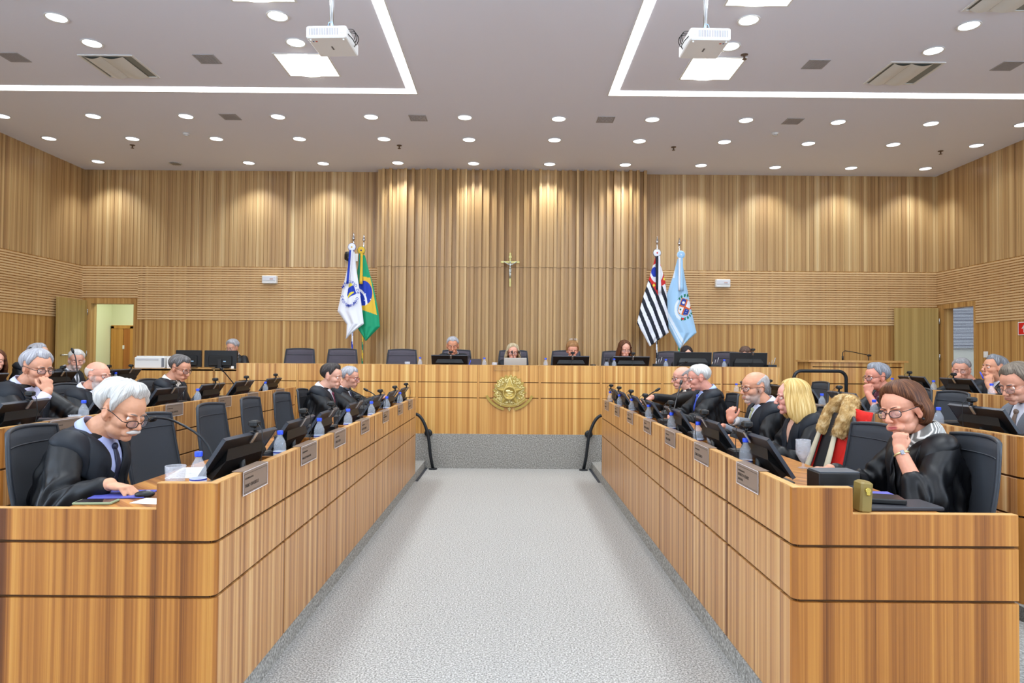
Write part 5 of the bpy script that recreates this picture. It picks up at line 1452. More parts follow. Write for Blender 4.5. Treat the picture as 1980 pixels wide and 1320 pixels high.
def hand_volumes(g, W, F, D, side, pose, sc=1.0, nails=None):
    """W wrist, F finger direction, D dorsal direction; side +1: thumb on +cross(D,F)... """
    F = nrm(F); D = nrm(np.array(D) - F * np.dot(D, F)); S = np.cross(D, F) * side     # towards the thumb
    R = np.stack([F, S, D], 1)
    P = lambda p: W + R @ (np.array(p) * sc)
    Mr = R
    def e(c, r): g.ell(P(c), np.array(r) * sc, M=Mr, nu=14, nv=9)
    e((.045, .002, 0), (.050, .036, .0145)); e((.070, .0, .001), (.026, .039, .0135)); e((.030, .022, -.006), (.034, .016, .016)); e((.035, -.022, -.004), (.036, .014, .014)); e((.008, 0, 0), (.024, .026, .018))
    curl = {'rest': (22, 28, 18), 'mouse': (28, 38, 26), 'fist': (78, 98, 62), 'half': (45, 70, 40), 'flat': (8, 8, 6), 'pinch': (50, 55, 25)}[pose]
    bases = [(.088, .030, .002, .040, .024, .019, .0090), (.093, .010, .004, .044, .027, .020, .0092), (.089, -.010, .002, .041, .026, .020, .0088), (.080, -.028, -.001, .033, .019, .017, .0078)]
    for k, (bx_, by, bz, l1, l2, l3, r) in enumerate(bases):
        a = 0; p = np.array([bx_ - .010, by, bz]); pts = [p]; sp = (1.5 - k) * (4 if pose != 'fist' else -1)
        for ln, c in ((l1, curl[0] + k * 3), (l2, curl[1]), (l3, curl[2])):
            a += math.radians(c); d = np.array([math.cos(a), math.sin(math.radians(sp)) * math.cos(a), -math.sin(a)]); p = p + d * ln * (1.0 if ln != l1 else 1.15); pts.append(p)
        limb(g, [P(q) for q in pts], [r * 1.08 * sc, r * sc, r * .95 * sc, r * .82 * sc], 10)
    if pose == 'fist': tp = [(.022, .026, -.006), (.052, .040, -.022), (.078, .024, -.040), (.088, .006, -.046)]
    elif pose == 'mouse': tp = [(.022, .026, -.006), (.050, .048, -.020), (.078, .052, -.030), (.098, .048, -.036)]
    elif pose == 'pinch': tp = [(.022, .026, -.006), (.050, .040, -.024), (.080, .036, -.038), (.104, .028, -.048)]
    else: tp = [(.022, .026, -.006), (.048, .050, -.014), (.074, .060, -.020), (.096, .062, -.024)]
    limb(g, [P(q) for q in tp], [.015 * sc, .0115 * sc, .0105 * sc, .0085 * sc], 10)

def ik(S, W, l1, l2, pole):
    d = W - S; L = np.linalg.norm(d)
    if L > (l1 + l2) * .995: l1 *= L / ((l1 + l2) * .99); l2 = L * 1.01 - l1
    a = (l1 * l1 - l2 * l2 + L * L) / (2 * L); h = math.sqrt(max(0, l1 * l1 - a * a)); u = d / L
    p = np.array(pole, float); p = nrm(p - u * np.dot(p, u))
    return S + u * a + p * h

def person(label, head, zfloor, heading, hyaw=0, hpitch=0, hroll=0, lean=8, hair=None, hairc=GREY, skin='#d9a184', lips='#b06a5c', fat=0.0, bulk=1.0, fem=False, vox=.006,
           glasses=None, glow=0.0, arms=None, hands=('rest', 'rest'), hdir=None, robe=True, mantle=True, shirt='#dfe3ee', tie=None, beard=None, mous=None, scalp=None, clothes=None, brow='#6a625e',
           gaze=(0, -12), lid=.5, collar=True, neckfwd=.045, pleat=1.0, extra=None, hsc=1.0, seed=1, nk=.128, scarf=None, hidden_legs=False):
    """head: world position of the head centre; heading: body facing in degrees; arms: (left, right) wrist world targets or None"""
    A = math.radians(heading); Rz_ = rotz(A)
    Hw = np.array(head, float)
    # origin of the person: floor point under the hips
    ln = math.radians(lean)
    sx = hsc
    u = np.array([math.sin(ln), 0, math.cos(ln)]); fw = np.array([math.cos(ln), 0, -math.sin(ln)])
    neckv = nrm(np.array([neckfwd * 2.6, 0, .16]) + (u - np.array([0, 0, 1])) * .10)
    # local coordinates: hip at (0,0,hipz)
    hipz = .50
    Nz = Hw[2] - zfloor - nk * sx
    tl = (Nz - hipz) / math.cos(ln)
    N = np.array([math.sin(ln) * tl, 0, Nz]); Hl = N + np.array([neckv[0] * .16, 0, nk * sx])
    org = Hw - Rz_ @ Hl; org[2] = zfloor
    toL = lambda w: Rz_.T @ (np.array(w, float) - org)
    HR = Rm('Z', hyaw) @ Rm('Y', hpitch) @ Rm('X', hroll)
    H = (HR * sx, Hl)
    Hh = (HR, Hl)
    B = bulk
    S_ = [N + u * -.055 + np.array([0, s * .160 * (1 if not fem else .88) * (1 + (B - 1) * .5), 0]) for s in (1, -1)]
    # wrists
    Ws = []; El = []
    for i, s in enumerate((1, -1)):
        w = arms[i] if arms and arms[i] is not None else None
        if w is None: wl = np.array([.40, s * .16, .78 - .0])
        else: wl = toL(w)
        pole = np.array([-.35, s * .55, -1.0])
        El.append(ik(S_[i], wl, .285, .255, pole)); Ws.append(wl)
    # ---- body volumes
    g = G()
    # scaled head volumes
    gh = G(); head_volumes(gh, Hh, fat, fem)
    hv = np.concatenate(gh.v); hv = (hv - Hl) * sx + Hl; g.v.append(hv); g.f += [[g.n + i for i in f] for f in gh.f]; g.m += gh.m; g.sm += gh.sm; g.n += len(hv)
    nr = (.051 if fem else .062) + fat * .5
    nb = Hl + HR @ np.array([-.030, 0, -.070]) * sx
    limb(g, [nb, (nb + N) / 2 + np.array([-.006, 0, 0]), N + u * -.03], [nr * .98, nr, nr * 1.15], 18)
    def ring(c, a, b, uu=None, n=24):
        q = np.linspace(0, 2 * PI, n, endpoint=False)
        f_ = fw if uu is None else uu
        return c + np.outer(np.cos(q) * a, f_) + np.outer(np.sin(q) * b, np.array([0, 1, 0]))
    def torso(g, k, low=.0):
        hip = np.array([0, 0, hipz]); T = []
        for f, a, b in ((low, .130, .175), (.12, .135, .172), (.35, .130 + .02 * (B - 1) * 4, .165), (.6, .130, .178), (.80, .120, .182), (.88, .105, .178), (.95, .082, .140), (1.0, .064, .090), (1.05, .056, .060)):
            c = hip + u * tl * f
            if f < .1: c = hip + np.array([0, 0, -.06])
            T.append(ring(c, a * B + k, b * B * (.92 if fem else 1) + k))
        g.rings(T)
    torso(g, 0)
    for i, s in enumerate((1, -1)):
        limb(g, [S_[i], El[i], Ws[i]], [.058 * B, .043, .028], 14)
    for s in (1, -1):
        hipc = np.array([.02, s * .09, hipz - .02]); knee = np.array([.43, s * .11, .50]); ank = np.array([.45, s * .11, .09])
        limb(g, [hipc, knee, ank], [.085, .060, .042], 12); g.ell(ank + np.array([.06, 0, -.045]), (.13, .048, .045))
    fdirs = []
    for i, s in enumerate((1, -1)):
        fa = nrm(Ws[i] - El[i]); 
        if hdir and hdir[i] is not None: F, D = Rz_.T @ np.array(hdir[i][0], float), Rz_.T @ np.array(hdir[i][1], float)
        else: F, D = nrm(fa * .6 + np.array([.4, 0, -.15])), np.array([0, 0, 1.0])
        # thumbs point inwards: left hand (s=+1) thumb towards -Y when palm down
        side = 1 if s < 0 else -1
        hand_volumes(g, Ws[i], F, D, side, hands[i], .98 if not fem else .88)
        fdirs.append((F, D))
    me = remesh(g, vox, 3 if vox > .0045 else 4, 'person_body')
    co = getco(me)
    co2 = (co - Hl) / sx + Hl
    co2 = head_sculpt(co2, Hh, fem, 0.6 if fem else 1.0)
    co = (co2 - Hl) * sx + Hl
    setco(me, co)
    set_tint(me, tint_head(co2, Hh, skin, lips, beard, scalp))
    me.materials.append(skin_mat(skin)); smooth_all(me)
    body = bpy.data.objects.new('person', me); COL.objects.link(body)
    body.location = org; body.rotation_euler = (0, 0, A)
    tag(body, label, 'person')
    # ---- eyes, lids, brows
    def attach(o, c=(0, 0, 0), R=None, sc=1.0):
        Rl = HR if R is None else HR @ R
        t = Hl + HR @ np.array(c) * sx
        M4 = Matrix.Identity(4)
        for i in range(3):
            for j in range(3): M4[i][j] = Rl[i][j] * sx * sc
            M4[i][3] = t[i]
        o.matrix_local = M4
    for s in (1, -1):
        ge = G(); ge.ell((0, 0, 0), (.0125,) * 3, M=Rm('Y', 90), nu=18, nv=12)
        eo = ge.obj('eye', M_SCLERA, body); attach(eo, (.0745, s * .0315, -.001), Rm('Z', gaze[0]) @ Rm('Y', -gaze[1]))
        gl_ = G(); n = 14; m_ = 8
        for up, amt in ((1, lid), (-1, .22)):
            rs = []
            a0 = PI / 2 * up; a1 = a0 - up * PI * (.5 + (amt - .5) * .7 if up > 0 else .30)
            for q in np.linspace(a0 + up * .6, a1 if up > 0 else -PI / 2 + PI * .32, m_):
                r_ = .0137; row = []
                for w in np.linspace(-1.35, 1.35, n):
                    row.append((r_ * math.cos(w) * math.cos(q) + 0.0, r_ * math.sin(w) * (abs(math.cos(q)) * .6 + .4), r_ * math.sin(q) * (.55 + .45 * math.cos(w))))
                rs.append(np.array(row))
            gl_.rings(rs, cap=False, closed=False)
        lo = gl_.obj('eyelid', skin_mat_plain(skin), eo)
        lo.matrix_local = Matrix(((Rm('Z', -gaze[0])).tolist())).to_4x4()
        gb = G(); 
        pts = [(.0885, s * .012, .0185), (.089, s * .024, .0235), (.083, s * .038, .0245), (.072, s * .050, .0175)]
        gb.tube(pts, [.0022, .0034, .0030, .0012] if not fem else [.0016, .0022, .0018, .0008], 6); bo = gb.obj('eyebrow', mat_cached('brow', brow, .8), body); attach(bo, (0, 0, 0))
    if mous:
        gm = G(); pts = [(.086, -.030, -.060), (.100, -.018, -.0535), (.1055, 0, -.0505), (.100, .018, -.0535), (.086, .030, -.060)]
        gm.tube(pts, [.003, .0085, .0095, .0085, .003], 9)
        mm = gm.mesh('moustache'); o = bpy.data.objects.new('moustache', mm); c_ = getco(mm); setco(mm, c_ + vnoise(c_, 420, 2)[:, None] * .0011); mm.materials.append(mat_cached('moustache', mous, .8)); smooth_all(mm); link(o, body); attach(o)
    if hair:
        st = dict(ST[hair]) if isinstance(hair, str) else hair
        hm = hair_mesh(st, seed); hm.materials.append(hair_mat(hairc))
        o = bpy.data.objects.new('hair', hm); link(o, body); attach(o)
    if glasses:
        if glasses[-1] == 'T':   # pushed up on the head
            fo = spectacles(body, glasses, H); attach(fo, (-.012, 0, .104), Rm('Y', -48))
        else:
            fo = spectacles(body, glasses, H, low=glow)
            attach(fo)
    # ---- clothes
    gc = G()
    k = .014
    torso(gc, k)
    cm = clothes or M_ROBE
    for i, s in enumerate((1, -1)):
        e_, w_ = El[i], Ws[i]
        fa = nrm(w_ - e_); wl = w_ - fa * .045
        raised = fa[2] > .45
        if robe:
            if raised: limb(gc, [S_[i], S_[i] * .35 + e_ * .65, e_, e_ + fa * .10], [.068 * B, .072, .070, .052], 16)
            else: limb(gc, [S_[i], S_[i] * .4 + e_ * .6, e_ + np.array([0, 0, -.01]), wl], [.068 * B, .070, .068, .048], 16)
            if not raised: gc.ell((e_ + wl) / 2 + np.array([0, 0, -.02]), (.11, .048, .046), M=np.stack(frame_from(fa)[::-1], 1)[:, [0, 1, 2]])
        else:
            limb(gc, [S_[i], e_, w_ - fa * .03], [.064 * B, .052, .038], 16)
    if robe:
        for i, s in enumerate((1, -1)):
            hs = np.array([.0, s * .17, hipz + .02])
            for kk in (.25, .5, .8):
                pt = El[i] * (1 - kk) + hs * kk
                limb(gc, [S_[i] * .9 + N * .1 + u * -.02, pt + u * .02], [.060 * B, .062], 14)
    for s in (1, -1):
        limb(gc, [np.array([.0, s * .09, hipz - .03]), np.array([.40, s * .11, .50]), np.array([.43, s * .12, .12])], [.115, .085, .075], 14)
    rme = remesh(gc, max(.008, vox * 1.6), 4, 'robe')
    co = getco(rme); no = getno(rme)
    # folds hanging from the shoulders
    rel = co - N; up = rel @ u; lat = co[:, 1]; dep = rel @ fw
    ang = np.arctan2(lat, dep + .02)
    wgt = np.clip((-up - .07) / .10, 0, 1)
    amp = (.0125 if robe else .003) * pleat
    fold = np.sin(ang * 13 + 2.2 * vnoise(co, 7, seed) + seed) * .6 + np.sin(ang * 29 + 2 * vnoise(co, 11, seed + 3)) * .35
    fold2 = vnoise(co, 26, seed + 5)
    # sleeves: rings of creases around the elbow
    for i in range(2):
        dl = np.linalg.norm(co - El[i], axis=1); wgt2 = np.exp(-(dl / .13) ** 2)
        fold = fold * (1 - wgt2 * .6) + wgt2 * .9 * np.sin(((co - El[i]) @ nrm(Ws[i] - S_[i])) * 95 + 2 * vnoise(co, 14, seed + i))
    setco(rme, co + no * (amp * wgt * (fold + .6 * fold2))[:, None])
    rme.materials.append(cm); smooth_all(rme)
    ro = bpy.data.objects.new('robe' if robe else 'jacket', rme); link(ro, body)
    bvh = BVHTree.FromPolygons([tuple(v) for v in getco(rme)], [tuple(p.vertices) for p in rme.polygons])
    def drape(P, off):
        loc, n_, i_, d_ = bvh.find_nearest(Vector(P))
        n_ = Vector(n_)
        if (Vector(P) - loc).dot(n_) < -1e-4 and d_ > .03: pass
        return np.array(loc + n_ * off)
    def fr(f, s, uu): return N + fw * f + np.array([0, s, 0]) + u * uu
    wv = .88 if fem else 1.0
    PI_ = [(-.085, 0, .015), (-.075, .045, .020), (-.03, .078, .018), (.035, .070, -.012), (.085, .050, -.065), (.125, .030, -.14), (.15, .012, -.22), (.17, .004, -.40)]
    PO_ = [(-.15, 0, -.11), (-.14, .10, -.09), (-.04, .205, -.055), (.06, .20, -.095), (.11, .165, -.18), (.14, .125, -.27), (.16, .105, -.36), (.17, .10, -.46)]
    def interp(PL, t):
        q = t * (len(PL) - 1); i = min(int(q), len(PL) - 2); f_ = q - i
        a, b = np.array(PL[i]), np.array(PL[i + 1]); return a * (1 - f_) + b * f_
    if shirt:
        nt_, nw_ = 14, 9; rs = []
        for i in range(nt_):
            t = .42 + .36 * i / (nt_ - 1); q = interp(PI_, t); row = []
            for w in np.linspace(-1, 1, nw_):
                row.append(drape(fr(q[0] + .03, (q[1] + .012) * w * B ** .5, q[2] + .022 * (1 - w * w) * max(0, 1 - i / 3)), .004))
            rs.append(np.array(row))
        g = G(); g.rings(rs, cap=False, closed=False)
        o = g.obj('shirt', mat_cached('shirt', shirt, .7), body); o.modifiers.new('s', 'SOLIDIFY').thickness = .003
    if collar and shirt:
        g = G(); n = 28; rs = []
        ax = nrm(nb - (N + u * -.03)); cc = N + u * .018 + ax * .012; ux, vy, dz_ = frame_from(ax)
        for rr, hh in ((nr + .009, -.022), (nr + .0075, .018), (nr + .011, .022), (nr + .019, -.006), (nr + .021, -.022)):
            row = []
            for q in np.linspace(.16, 2 * PI - .16, n):
                # opening faces forward
                dirv = fw * math.cos(q) + np.array([0, 1, 0]) * math.sin(q)
                dirv = nrm(dirv - ax * np.dot(dirv, ax) * .8)
                row.append(cc + dirv * (rr + .004 * (abs(math.cos(q / 2)) ** 6)) + ax * (hh - .030 * abs(math.cos(q / 2)) ** 2.5))
            rs.append(np.array(row))
        g.rings(rs, cap=False, closed=False); o = g.obj('shirt_collar', mat_cached('shirt', shirt, .7), body); o.modifiers.new('s', 'SOLIDIFY').thickness = .0025
    if tie:
        rs = []
        for i in range(12):
            t = i / 11; q = interp(PI_, .50 + .28 * t); wd = .011 + .020 * t
            rs.append(np.array([drape(fr(q[0] + .03, wd * w, q[2] - .005), .009 + .004 * (1 - w * w)) for w in np.linspace(-1, 1, 5)]))
        g = G(); g.rings(rs, cap=False, closed=False)
        kc = drape(fr(.10, 0, interp(PI_, .50)[2]), .010); g.ell(kc, (.014, .017, .019), M=np.stack([fw, [0, 1, 0], u], 1))
        o = g.obj('tie', mat_cached('tie', tie, .45), body); o.modifiers.new('s', 'SOLIDIFY').thickness = .003
    if mantle:
        g = G()
        nt_, nw_ = 30, 11
        for s in (1, -1):
            rs = []
            for i in range(nt_):
                t = i / (nt_ - 1); a, b = interp(PI_, t), interp(PO_, t); row = []
                for j in range(nw_):
                    w = j / (nw_ - 1); q = a * (1 - w) + b * w
                    bul = .012 + .016 * math.sin(PI * min(1, w * 1.05)) ** .6 * (1 if robe else .2) + .003 * math.sin(w * 9 + t * 6 + seed) * pleat
                    pt = drape(fr(q[0] * B ** .5, s * q[1] * wv * B ** .5, q[2] + .02), bul if w < .99 else .0)
                    row.append(pt)
                rs.append(np.array(row))
            g.rings(rs, cap=False, closed=False)
        mm = g.obj('mantle', M_MANT if clothes is None else clothes, body); md = mm.modifiers.new('s', 'SOLIDIFY'); md.thickness = .006; md.offset = -1
        if vox < .0075: sm = mm.modifiers.new('b', 'SUBSURF'); sm.levels = 1; sm.render_levels = 1
    if extra: extra(body, dict(H=Hh, HR=HR, Hl=Hl, N=N, u=u, fw=fw, fr=fr, drape=drape, El=El, Ws=Ws, attach=attach, fd=fdirs, sx=sx, toL=toL, interp=interp, PI_=PI_, PO_=PO_, nr=nr, nb=nb))
    return body
MC = {}
def mat_cached(n, c, r):
    if (n, c) not in MC: MC[(n, c)] = mat(n, c, r)
    return MC[(n, c)]
def skin_mat_plain(c): return mat_cached('skin_lid', c, .5)

def cuff(side, color, up=.035, rad=.038, L=.05):
    def f(b, d):
        i = side; fa = nrm(d['Ws'][i] - d['El'][i]); w = d['Ws'][i] - fa * .02
        g = G(); g.cyl(w - fa * L, w, rad, rad * .92, 20); g.obj('shirt_cuff', mat_cached('shirt', color, .7), b)
    return f
def combine(*fs):
    def f(b, d):
        for q in fs: q(b, d)
    return f
def earring(c):
    def f(b, d):
        for s in (1, -1):
            g = G(); g.ell((0, 0, 0), (.006,) * 3, nu=10, nv=6); o = g.obj('earring', c, b); d['attach'](o, (-.002, s * .087, -.047))
    return f
def watch(side, colour):
    def f(b, d):
        fa = nrm(d['Ws'][side] - d['El'][side]); w = d['Ws'][side] - fa * .022
        u_, v_, _ = frame_from(fa); g = G(); g.tube([w + (u_ * math.cos(q) + v_ * math.sin(q)) * .031 for q in np.linspace(0, 2 * PI, 25)], .0045, 7, cap=False); o = g.obj('watch_band', colour, b)
        dd = Vector(d['toL'](np.array([0, 0, 0])) - d['toL'](np.array([.3, 1, -.1]))).normalized()
        fdv = np.array(dd) * 1.0; fdv = nrm(fdv - fa * np.dot(fdv, fa)); g = G(); c = w + fdv * .033
        Mf = np.stack([fa, np.cross(fdv, fa), fdv], 1); M4 = Matrix(Mf.tolist()).to_4x4(); M4.translation = Vector(c)
        g.bevbox(-.011, .011, -.009, .009, -.003, .003, .002, 0, M4); g.obj('watch_face', M_CHROME, o)
    return f

def pen(b, d):
    w = d['Ws'][0]; g = G(); g.cyl(w + np.array([.05, 0, .06]), w + np.array([.07, -.02, .13]), .006, n=8); g.obj('blue_pen', M_BLUECAP, b)

# --- front left
person('white-haired man in a black robe and glasses looking down, hand on a phone, near left', (-1.86, 3.29, 1.225), .10, 0, hyaw=-16, hpitch=24, hroll=-2, lean=14, hair='wave', hairc=WHITEH, skin='#d49c7c', lips='#bd7a6e', fat=.012, bulk=1.12, vox=.0042,
       glasses='b', glow=.010, arms=((-1.93, 3.44, .80), (-1.70, 2.92, .945)), hands=('rest', 'mouse'), hdir=(None, ((1, -.12, -.18), (.0, .1, 1))), tie='#20243c', shirt='#aab4e0', mous='#c9c3bd', lid=.72, gaze=(0, -25), seed=3, hsc=1.10, neckfwd=.11, nk=.105, brow='#8a7a72', pleat=1.25)
person('dark-haired man in robe with maroon tie in profile, front left row', (-1.83, 7.03, 1.285), .10, 0, hyaw=-12, hpitch=10, lean=8, hair='comb', hairc=DARK, skin='#dba68f', vox=.006, arms=((-1.45, 7.2, .93), (-1.5, 6.85, .93)), tie='#6c2640', shirt='#e8eaf4', lid=.6, seed=5, hsc=1.04, bulk=1.05)
person('grey-haired man with red glasses, hands raised, farthest in the front left row', (-1.82, 7.78, 1.25), .10, 0, hyaw=-8, hpitch=12, lean=8, hair='short', hairc=GREY, skin='#d39a82', vox=.007, glasses='r', arms=((-1.45, 7.85, 1.03), (-1.47, 7.62, 1.03)), hands=('half', 'half'), tie='#2a2f4a', seed=6)
# --- second left
person('grey-haired man in glasses with hand over mouth, second left row', (-3.36, 4.86, 1.395), .18, 0, hyaw=-22, hpitch=12, lean=12, hair='comb', hairc=GREY, skin='#cf967a', vox=.005, glasses='b', arms=((-3.0, 5.1, 1.0), (-3.20, 4.74, 1.235)), hands=('rest', 'half'),
       hdir=(None, ((-.25, .18, 1), (.75, -.65, .25))), shirt='#c4c6e4', tie=None, lid=.5, seed=8, bulk=1.1, hsc=1.05, extra=cuff(1, '#c9c8ea', rad=.040, L=.09))
person('bald white-bearded man with red tie and glasses, second left row', (-3.6, 5.98, 1.305), .18, 0, hyaw=-10, hpitch=4, lean=6, hair='baldlow', hairc=('#c9b4a8', '#d8c8be', '#e8dcd4'), skin='#dda088', vox=.0055, glasses='m', tie='#8c1f2c', shirt='#e4e6f2', beard=('#cfc8c4', .75), seed=9, bulk=1.08, hsc=1.02, brow='#b0a49c')
person('man with greying dark hair reading with lowered head, second left row', (-3.4, 7.04, 1.355), .18, 0, hyaw=-12, hpitch=22, lean=10, hair='comb', hairc=SALT, skin='#cf9478', vox=.006, glasses='b', tie='#16181f', shirt='#ece8df', lid=.7, seed=10, bulk=1.08, hsc=1.06)
# --- rear left
person('dark-haired woman cut by the left frame edge, rear left row', (-5.62, 7.48, 1.41), .28, 0, hyaw=-50, hpitch=2, hair='parted', hairc=BROWN, skin='#dca48e', fem=True, vox=.008, seed=11, tie=None, shirt='#d8b8a8')
person('grey-haired man behind the hand-over-mouth man, rear left row', (-5.5, 7.98, 1.49), .28, 0, hyaw=20, hpitch=0, hair='short', hairc=GREY, skin='#d8a890', vox=.008, seed=12, bulk=1.05)
person('white-haired man with goatee facing the camera, rear left row', (-5.3, 8.35, 1.415), .28, 0, hyaw=-52, hpitch=12, hair='short', hairc=WHITEH, skin='#d39c86', beard=('#c6c2be', .7), vox=.007, seed=13, lid=.7, tie='#9aa0ac', hsc=1.05)
person('grey-haired woman in white glasses at the clerk desk', (-4.38, 10.75, 1.61), .46, -90, hyaw=-14, hpitch=16, hair='pixie', hairc=GREY, skin='#cf9a84', fem=True, vox=.008, glasses='m', seed=14, shirt='#d8c8c4', mantle=False)
# --- stage
person('grey-haired man with lowered eyes on the stage, left of the laptop', (-.85, 10.0, 1.655), .46, -90, hyaw=4, hpitch=14, hair='short', hairc=GREY, skin='#c98a6c', vox=.0065, lid=.75, seed=15, shirt='#eceaf0', tie=None, hsc=1.06)
person('woman with ash-blonde bob and glasses behind the silver laptop', (.03, 9.98, 1.565), .46, -90, hyaw=4, hpitch=6, hair='bobfull', hairc=ASH, skin='#dca08a', lips='#b05050', fem=True, vox=.0065, glasses='b', seed=16, shirt=None, extra=earring(M_GOLDHI), hsc=1.0, lid=.55)
person('short-haired woman with glasses pushed up on her head, on the stage', (.905, 10.0, 1.605), .46, -90, hyaw=3, hpitch=14, hair='fringe', hairc=LBROWN, skin='#d8987e', lips='#a85048', fem=True, vox=.007, glasses='mT', seed=17, shirt='#e8e0e0', hsc=1.03, lid=.7)
person('woman with long brown hair and glasses looking down on the stage', (1.67, 10.0, 1.625), .46, -90, hyaw=10, hpitch=16, hair='long', hairc=BROWN, skin='#dba08a', fem=True, vox=.007, glasses='m', seed=18, shirt='#e8e0e0', hsc=1.03, lid=.7)
person('woman with dark centre-parted hair mostly hidden by an upright monitor', (2.63, 10.2, 1.555), .46, -90, hyaw=2, hpitch=26, hair='parted', hairc=BLACKH, skin='#e0b098', fem=True, vox=.009, seed=19, lid=.7)
person('dark-haired person bent behind the rightmost upright monitor', (3.51, 10.2, 1.555), .46, -90, hyaw=-2, hpitch=30, hair='short', hairc=('#3c2c26', '#5c463c', '#80685c'), skin='#d8a088', vox=.009, seed=20)
# --- front right
person('bald man with glasses reaching out a hand, far end of the front right row', (1.90, 7.58, 1.28), .10, 180, hyaw=6, hpitch=6, lean=8, hair='bald', hairc=('#6e6664', '#8d8684', '#aca6a4'), skin='#dba08c', vox=.006, glasses='b', arms=((1.46, 7.05, 1.095), (1.5, 7.75, .93)), hands=('rest', 'rest'),
       hdir=(((-1, -.2, -.35), (-.2, -.3, 1)), None), shirt='#f0ede4', tie='#8a865c', seed=21, hsc=1.04, extra=cuff(0, '#eef0f6', rad=.036, L=.04))
person('silver-haired man in light blue shirt and tie, front right row', (1.86, 6.76, 1.305), .10, 180, hyaw=-6, hpitch=12, lean=6, hair='short', hairc=WHITEH, skin='#d69684', vox=.0055, glasses='m', arms=((1.52, 6.55, .93), (1.5, 6.9, .93)), shirt='#a9bce8', tie='#4058c0', seed=22, bulk=1.06, hsc=1.05, lid=.65)
person('man in a light grey suit half hidden, holding his face with one hand', (2.21, 6.12, 1.165), .10, 180, hyaw=0, hpitch=10, lean=6, hair='short', hairc=SALT, skin='#c98870', vox=.006, robe=False, mantle=False, clothes=M_SUITLG, arms=((1.72, 5.34, 1.02), None), hands=('half', 'rest'),
       hdir=(((.1, .3, 1), (-.5, -.8, .1)), None), shirt='#e0e2ea', seed=23, extra=cuff(0, '#e2e0e0', rad=.040, L=.06))
person('bald man with short grey beard and glasses, front right row', (1.97, 5.52, 1.265), .10, 180, hyaw=14, hpitch=4, lean=5, hair='bald', hairc=('#8a8280', '#a8a2a0', '#c6c2c0'), skin='#d29678', vox=.0045, glasses='b', shirt='#cdd2e8', tie='#a8aa84', beard=('#b2aca8', .62), seed=24, bulk=1.08, hsc=1.08, brow='#8a7a70', pleat=1.1)
person('woman with long straight blonde hair seen from the side, front right row', (2.03, 4.93, 1.225), .10, 180, hyaw=-10, hpitch=4, lean=6, hair='long', hairc=BLONDE, skin='#e2a596', lips='#c8706a', fem=True, vox=.0045, seed=25, shirt='#d8a890', collar=False, hsc=1.06)
def glen_scarf(b, d):
    M_SC = mat('glen_plaid', '#8f8d88', .85)
    N, L, B = nodes_of(M_SC); tc = N.new('ShaderNodeTexCoord'); w = N.new('ShaderNodeTexWave'); w.inputs['Scale'].default_value = 34; w.bands_direction = 'DIAGONAL'; L.new(tc.outputs['Object'], w.inputs['Vector'])
    rp = ramp(M_SC.node_tree, [(.0, '#6e6c68'), (.72, '#8a8884'), (.80, '#e6e4de'), (1, '#e6e4de')]); L.new(w.outputs[0], rp.inputs[0]); L.new(rp.outputs[0], B.inputs['Base Color'])
    g = G(); N0, u, fw, fr = d['N'], d['u'], d['fw'], d['fr']
    rs = []
    for i in range(30):
        q = PI + (i / 29 - .5) * 2 * PI * .90; row = []
        for (rr, hh) in ((.062, .075), (.075, .082), (.098, .055), (.116, .004), (.118, -.02)):
            dv = fw * math.cos(q) + np.array([0, 1, 0]) * math.sin(q); fr_ = math.cos(q)
            row.append(N0 + dv * (rr * (1.0 + .10 * fr_)) + u * (hh - .055 * max(0, fr_) ** 1.2 - .0))
        rs.append(np.array(row))
    g.rings(rs, cap=False, closed=False); o = g.obj('plaid_collar', M_SC, b); o.modifiers.new('s', 'SOLIDIFY').thickness = .005
    g = G(); g.tube([N0 + (fw * math.cos(q) + np.array([0, 1, 0]) * math.sin(q)) * .064 + u * (.045 - .03 * max(0, math.cos(q))) for q in np.linspace(0, 2 * PI, 29)], .017, 10, cap=False); g.obj('black_turtleneck', mat_cached('turtleneck', '#101012', .8), b)
person('woman with brown bob and dark glasses, chin on fist, near right', (1.94, 3.38, 1.255), .10, 180, hyaw=24, hpitch=10, hroll=8, lean=8, hair='bob', hairc=BROWN, skin='#dc9c80', lips='#c0405a', fem=True, vox=.0038, glasses='b', clothes=M_ROBES, arms=((1.845, 3.24, 1.075), (1.66, 3.55, .93)), hands=('fist', 'rest'),
       hdir=(((.08, .12, 1), (-.62, -.75, .1)), None), shirt=None, collar=False, lid=.78, gaze=(0, -20), seed=26, hsc=1.10, bulk=1.06, brow='#4a3028', pleat=1.3, extra=combine(glen_scarf, watch(0, M_GOLDHI), earring(M_BLACK)))
# --- second and rear right
person('grey-haired man in burgundy shirt with fist at his mouth, second right row', (3.46, 6.46, 1.335), .18, 180, hyaw=8, hpitch=6, lean=6, hair='comb', hairc=('#55565c', '#808289', '#abadb4'), skin='#d28c76', vox=.0055, glasses='b', arms=((3.30, 6.30, 1.185), (3.1, 6.6, 1.0)), hands=('fist', 'rest'),
       hdir=(((-.05, .1, 1), (-.6, -.75, .1)), None), shirt='#6e3848', tie='#582838', seed=27, bulk=1.06, hsc=1.06)
person('man in grey suit and patterned tie looking down, right frame edge', (3.22, 4.34, 1.355), .18, 180, hyaw=12, hpitch=20, lean=8, hair='comb', hairc=('#4a4038', '#6e6256', '#958878'), skin='#c98e74', vox=.005, glasses='m', glow=.006, robe=False, mantle=True, clothes=M_SUITG, shirt='#c9cad6', tie='#6c584c', mous=None, beard=('#b09080', .3), seed=28, bulk=1.05, hsc=1.04, lid=.75)
